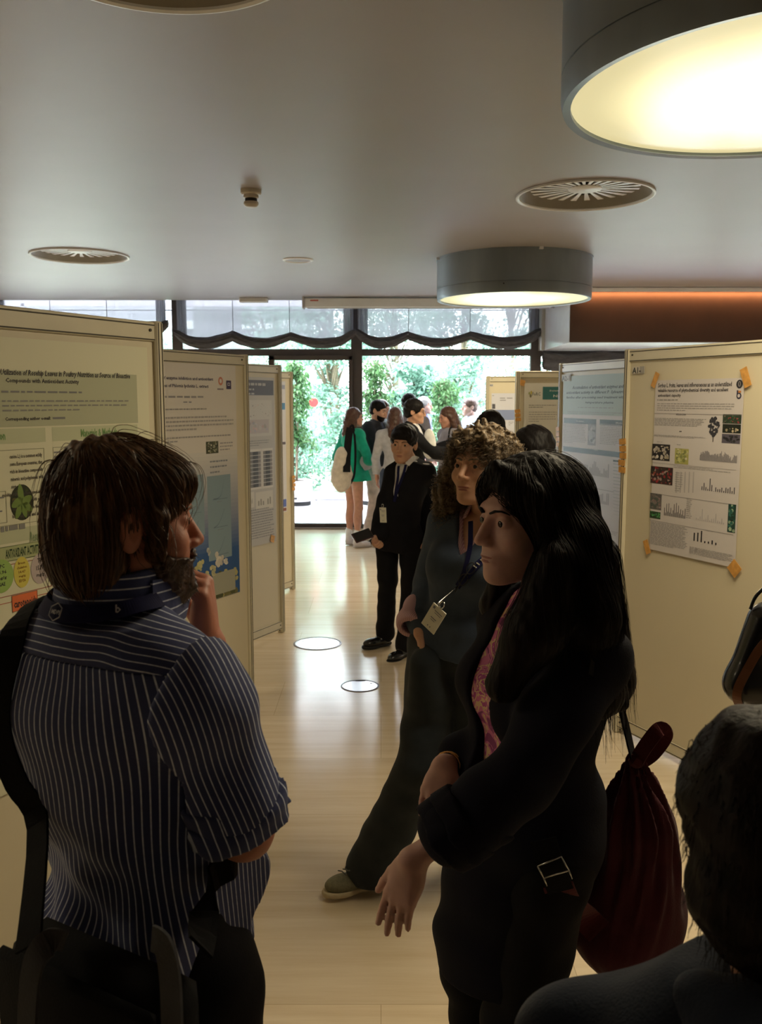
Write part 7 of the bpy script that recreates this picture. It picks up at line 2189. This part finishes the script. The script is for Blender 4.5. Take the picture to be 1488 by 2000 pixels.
yf = inter(infl(full, .0015), ykp, neckp, armcut['R'], armcut['L'])
add_sdf('yoke', yf, lo, hi, .0045, M['stripe2'], sh, {'st': st_yoke})
for n, s in (('R', 1), ('L', -1)):
    e_, w_, so = B.j('elb' + n), B.j('wri' + n), B.j('sho' + n)
    fa = (w_ - e_) / np.linalg.norm(w_ - e_); ua = (e_ - so) / np.linalg.norm(e_ - so)
    Lu = float(np.linalg.norm(e_ - so)); g_ = union(.03, B.arm(n, .016, 0, .010), sd_ell(so + ua * .05, (.058, .058, .062)), sd_cone(so + ua * Lu * .5, so + ua * Lu * .95, .060, .066))
    g_ = union(.03, g_, inter(infl(tz, .0), lambda p, c=armcut[n]: -c(p)))
    g_ = inter(g_, lambda p, c=armcut[n]: -c(p) - .001, plane(so + ua * Lu * .86, ua))
    g_ = wrinkle(g_, .008, 26, 11 + (n == 'L'), tuple(ua * .8 + np.array([.3, 0, 0])))
    ax1 = np.cross(ua, A((.5 * s, -.86, 0))); ax1 /= np.linalg.norm(ax1); ax2 = np.cross(ua, ax1)
    def st_arm(V, so=so, ax1=ax1, ax2=ax2, ua=ua):
        q = V - so; return (q @ ax1) * 1.15 + .10 * np.clip(q @ ua, 0, 1) ** 2
    l2, h2 = bounds([so, e_, e_ + fa * .1], .14)
    so_ = add_sdf('sleeve', g_, l2, h2, .0045, M['stripe'], sh, {'st': st_arm})
    for j, (a_, r_) in enumerate(((.74, .069), (.86, .072))):
        c_ = so + ua * Lu * a_
        q_ = wrinkle(inter(sd_cone(c_ - ua * .03, c_ + ua * .03, r_, r_), plane(c_ + ua * .020, ua), plane(c_ - ua * .022, -ua)), .006, 60, j + 3)
        q_ = cut(q_, sd_cone(c_ - ua * .1, c_ + ua * .1, .054, .054), .006)
        add_sdf('rolled_cuff', q_, c_ - .11, c_ + .11, .0045, M['stripe2'], so_, {'st': lambda V, c_=c_, ax1=ax1: ((V - c_) @ ax1) * 1.2})
# collar: a folded band round the neck
c0 = B.j('nb') + ff * .012; ax = uu + ff * .16; ax /= np.linalg.norm(ax)
ring_o = sd_cone(c0 + ax * -.01, c0 + ax * .10, .082, .070); ring_i = sd_cone(c0 - ax * .05, c0 + ax * .14, .070, .060)
colf = cut(inter(ring_o, plane(c0 + ax * .080 - ff * .02, ax - ff * .12), plane(c0 + ax * .010, -ax + ff * -.18)), ring_i, .003)
colf = cut(colf, inter(plane(c0 + ff * .07, -ff), plane(c0, rr - ff * .3), plane(c0, -rr - ff * .3)), .003)
l2, h2 = bounds([c0, c0 + ax * .08], .12)
add_sdf('collar', wrinkle(colf, .002, 40, 3), l2, h2, .0028, M['stripe2'], sh, {'st': lambda V: ((V - c0) @ ax) * 1.0 + .003})
# the right collar tip standing away from the neck
tp = [c0 + rr * .080 + ax * .04, c0 + rr * .072 + ff * .055 + ax * .025, c0 + rr * .05 + ff * .10 + ax * -.012]
mb = ribbon(spline([Vector(p.tolist()) for p in tp], 5), .052, .004, up=[Vector((rr + ff * .3).tolist())] * 11)
o = mb.build('collar_tip', M['stripe2'], sh); a__ = o.data.attributes.new('st', 'FLOAT', 'POINT'); a__.data.foreach_set('value', [float(np.dot(np.array(v) - c0, ax)) for v in mb.v])
# lanyard under the collar with two woven marks
lf = union(.02, B.torso(.020), ring_o)
lp = [c0 + ax * .042 + (rr * math.sin(R(a)) - ff * math.cos(R(a))) * .09 for a in range(-95, 100, 12)]
P_, N_ = hug(lf, spline([Vector(p.tolist()) for p in lp], 5), .003)
ln = ribbon(P_, .024, .002, up=N_).build('lanyard', M['lanyard'], T1)
def woven(px, py, st, hexa):
    o3 = Vector((0, 0, CAM_Z)); d3 = (at(px, py, 1.0) - o3)
    best = min(range(len(P_)), key=lambda i: ((P_[i] - o3).normalized() - d3.normalized()).length)
    p, n = P_[best] + N_[best] * .0035, N_[best]; x = Vector((0, 0, 1)).cross(n).normalized(); z = n.cross(x)
    V, Fs, mn, mx_ = text_tris(st); k = (.016 if hexa else .007) / (mx_[0] - mn[0]); mb = MB()
    mb.add([p + x * ((v[0] - (mn[0] + mx_[0]) / 2) * k) + z * ((v[1] - mx_[1] / 2) * k * 1.1) for v in V], Fs)
    if hexa:
        pts = [p + x * (.012 * math.cos(R(60 * i + 30))) + z * (.012 * math.sin(R(60 * i + 30))) for i in range(7)]
        mb.sweep(pts, .0008, 4)
    mb.build('woven_mark', mat('woven_white', (.5, .5, .55), .7), ln)
woven(112, 1192, 'MDPI', True); woven(228, 1190, 'b', False)
# beard and moustache
hs_ = head_sdf(HL, False, .95, ears=False)
bf = inter(infl(hs_, .006), HL.plane((0, .02, -.034), (0, .22, 1)), HL.plane((0, .040, -.05), (0, -1, -.35)))
bf = union(.01, bf, HL.ell((0, .082, -.100), (.026, .024, .022)), HL.cone((-.066, .026, -.03), (-.054, .04, -.075), .006, .010), HL.cone((.066, .026, -.03), (.054, .04, -.075), .006, .010))
ms = union(.006, HL.ell((-.013, .098, -.0485), (.017, .008, .006)), HL.ell((.013, .098, -.0485), (.017, .008, .006)))
bf = cut(bf, HL.ell((0, .104, -.0625), (.022, .02, .0065)), .003)
bf = union(.004, bf, ms); bf = cut(bf, HL.ell((0, .12, -.0625), (.02, .02, .003)), .002)
lo, hi = hb(HL, .10, -.03, .15, -.15, .0)
Vb, Qb = mesh_sdf(wrinkle(wrinkle(bf, .003, 150, 3), .0014, 420, 4), lo, hi, .0024)
rg = np.random.default_rng(8)
pv = Vb[rg.choice(len(Vb), 900)]
bs = strands(bf, pv, lambda P, k: (P - HL.p(0, 0, -.04)) * 6 + np.array([0, 0, -.7]) + rg.normal(0, .3, P.shape), 4, .0022, .0004, hug=False, seed=4)
join_parts('beard', [(Vb, Qb), bs], hair_mat('reddish_beard', (.040, .016, .009), (.085, .036, .018)), T1)
# hair
E = HL.ell
hv = union(.025, E((0, -.016, .042), (.082, .097, .092)), E((0, .050, .066), (.064, .050, .036)), E((0, -.068, -.026), (.068, .042, .080)), E((.05, -.055, -.02), (.038, .05, .08)), E((-.05, -.055, -.02), (.038, .05, .08)))
hv = cut(hv, E((0, .118, -.036), (.084, .070, .082)), .012)
for s in (-1, 1):
    hv = cut(hv, E((s * .092, -.004, -.028), (.030, .024, .036)), .008)
    hv = union(.008, hv, HL.cone((s * .074, .030, .02), (s * .0735, .026, -.035), .011, .009))
lo, hi = hb(HL)
Vh, Qh = mesh_sdf(wrinkle(wrinkle(hv, .007, 55, 12, (.3, .3, .0)), .003, 190, 5, (1, .4, 0)), lo, hi, .0034)
Vs, _q = mesh_sdf(hv, lo, hi, .008)
sel = rg.choice(len(Vs), 3600)
crown = HL.p(.0, -.055, .13)
rights, fwdv, upv_ = HL.R[:, 0], HL.R[:, 1], HL.R[:, 2]
def flow(P, k):
    q = (P - HL.o) @ HL.R
    o = P - crown; o = o - (o @ upv_)[:, None] * upv_; o /= np.linalg.norm(o, axis=1)[:, None] + 1e-6
    fr = (q[:, 1] > .02)[:, None]
    return o * .9 + np.where(fr, fwdv * .25 + rights * .35, 0) - upv_ * (.35 + 1.0 * (q[:, 2] < .08))[:, None]
s1 = strands(hv, Vs[sel], flow, 15, .0062, .0008, out=.007, wob=.08, seed=9)
s2 = strands(hv, Vs[rg.choice(len(Vs), 260)], flow, 15, .0065, .0006, out=.022, wob=.12, seed=10)
join_parts('hair', [(Vh, Qh), s1, s2], HR['brown'], T1)
# ---- shoulder bag: strap over the left shoulder, bag behind the hip
cb = at(210, 2060, 1.02)
tb = tag(empty('messenger_bag', cb), 'black bag with grey webbing, strapped across the back of the pinstripe shirt man', 'bag')
lb = lambda x, y, Y: at(x, y, Y) - cb
Rb = Matrix(((f1.y * -1 * -1, f1.x, 0), (-f1.x, f1.y, 0), (0, 0, 1)))
ctr_ = lb(205, 2070, 1.03)
mb = MB().box(ctr_, (.29, .09, .30), rot=Rb, bev=.03); o = mb.build('pouch', M['bagcloth'], tb, autosm=50)
MB().box(ctr_ + Rb @ Vector((0, -.045, .03)), (.27, .02, .22), rot=Rb, bev=.009).build('flap', M['bagcloth'], tb, autosm=50)
for (pts) in ([(128, 1836, .965), (95, 1842, .955), (66, 1880, .95), (55, 1960, .945), (52, 2080, .94)], [(298, 1832, .93), (320, 1850, .92), (333, 1920, .915), (338, 2080, .91)]):
    P2, N2_ = spline([lb(*p) for p in pts], 6), None
    ribbon(P2, .030, .004, up=[Rb @ Vector((0, -1, .1))] * len(P2)).build('webbing', M['greyweb'], tb)
sf = union(.03, B.torso(.026), B.arm('L', .03, .3), sd_ell(B.j('pel') + uu * .05, (.18, .15, .09), Tf))
raw = spline([at(60, 1800, 1.02), at(28, 1640, 1.12), at(8, 1450, 1.16), at(6, 1330, 1.16), at(48, 1225, 1.20), at(120, 1200, 1.36), at(200, 1330, 1.46), at(300, 1480, 1.46), at(400, 1600, 1.36), at(402, 1680, 1.20), at(398, 1740, 1.12), at(385, 1800, 1.05)], 6)
P3, N3 = hug(sf, raw[6:-8], .004, 3)
P3 = [raw[0]] + P3 + [raw[-1]]; N3 = [N3[0]] + N3 + [N3[-1]]
P3 = spline([lb(55, 1850, 1.0)] + [p - cb for p in P3[1:-1:3]] + [lb(392, 1850, .98)], 4)
Nn = []
for p in P3:
    _, n_ = hug(sf, [p + cb], .004, 1); Nn.append(n_[0])
ribbon(P3, .038, .004, up=[(n_ * .4 + Vector((0, -1, .1))).normalized() if p.y + cb.y < 1.22 else n_ for n_, p in zip(Nn, P3)]).build('strap', M['bagcloth'], tb)
# ================================================================ blurred person at the bottom right, and the bag owner at the edge
hd = at(1500, 1615, .82)
fb = Vector((-.30, .95, 0)).normalized()
M['dusk_blue'] = cloth('dusky_blue_hoodie', (.012, .018, .034))
T5, B, HL, _ = make_person('out of focus person with dark hair and a dark blue hooded top, nearest the camera', (hd.x, hd.y - .01), fb, 1.475, True, 1.15, 'warm', (None, 'dark'),
    top=dict(mat=M['dusk_blue'], e=.020, hem=-.05), leg_mat=M['black_cloth2'], shoe_mat=M['black_leather'], hres=.004, head=dict(fwd=(.25, .96, -.14)), J={'head': hd, 'shoL': at(1130, 2050, .84), 'nb': hd + Vector((.01, -.025, -.165)), 'shoR': hd + Vector((.20, .06, -.235))})
E = HL.ell
hv = union(.03, E((0, -.020, .040), (.104, .118, .106)), E((0, -.060, -.055), (.094, .074, .095)))
hv = cut(hv, E((0, .115, -.03), (.078, .066, .09)), .012)
lo, hi = hb(HL)
Vh, Qh = mesh_sdf(wrinkle(hv, .004, 90, 4), lo, hi, .005)
Vs, _q = mesh_sdf(hv, lo, hi, .010)
rg = np.random.default_rng(1)
s1 = strands(hv, Vs[rg.choice(len(Vs), 900)], lambda P, k: (P - HL.o) * 2.5 + np.array([0, 0, -.9]) + rg.normal(0, .25, P.shape), 6, .0045, .0006, hug=False, seed=3)
join_parts('hair', [(Vh, Qh), s1], HR['dark'], T5)
Tf = B.tf(); rr, ff, uu = Tf[:, 0], Tf[:, 1], Tf[:, 2]
c0 = B.j('nb') + uu * .015 - ff * .02
hood = union(.03, sd_ell(c0 - ff * .045, (.115, .06, .045), Tf), sd_cone(c0 + rr * .085, c0 - ff * .06 + rr * .04, .032, .036), sd_cone(c0 - rr * .085, c0 - ff * .06 - rr * .04, .032, .036), sd_cone(c0 - ff * .06 + rr * .05, c0 - ff * .06 - rr * .05, .036, .036))
add_sdf('hood', wrinkle(hood, .006, 40, 2), c0 - .19, c0 + .19, .006, M['dusk_blue'], T5)

b = (1.38, 2.32)
make_person('person in black just beyond the right edge of the photo, carrying the black bag', b, (-.3, -.95), 1.74, False, 1, 'fair', ('short', 'dark'), top=dict(mat=M['black_cloth']), leg_mat=M['black_cloth2'], shoe_mat=M['black_leather'])
cb = at(1515, 1275, 2.02)
tb = tag(empty('handbag', cb), 'black bag with a tan leather strap at the right edge, before the nearest right board', 'bag')
lb = lambda x, y, Y: at(x, y, Y) - cb
fbg = union(.03, sd_cone(A(lb(1452, 1335, 2.02)), A(lb(1500, 1215, 2.02)), .042, .048), sd_cone(A(lb(1460, 1335, 2.02)), A(lb(1590, 1360, 2.02)), .048, .055), sd_ell(A(lb(1545, 1270, 2.02)), (.095, .052, .11)))
V, Q = mesh_sdf(fbg, A((-.22, -.12, -.22)), A((.24, .12, .2)), .005)
np_mesh('pouch', V, Q, M['black_leather'], tb, smooth=True)
P_, N_ = hug(fbg, spline([lb(1540, 1225, 1.95), lb(1492, 1262, 1.95), lb(1462, 1300, 1.96), lb(1442, 1345, 1.98), lb(1446, 1368, 2.0)], 6), .003)
ribbon(P_, .020, .004, up=N_).build('tan_strap', mat('tan_leather', (.22, .085, .035), .45), tb)
mb = MB(); mb.sweep(spline([lb(1465, 1190, 2.02), lb(1480, 1160, 2.02), lb(1520, 1135, 2.04), Vector((1.05, 2.12, 1.30)) - cb, Vector((1.19, 2.26, 1.475)) - cb], 6), .004, 6); mb.build('handle', M['black_leather'], tb, smooth=True)
# ---- bodies were modelled in place: hang them on their base point
for t in [o for o in bpy.data.objects if o.type == 'EMPTY' and o.name.split('.')[0] == 'person']:
    for ch in [o for o in bpy.data.objects if o.parent == t]:
        ch.location = -Vector(t.location)
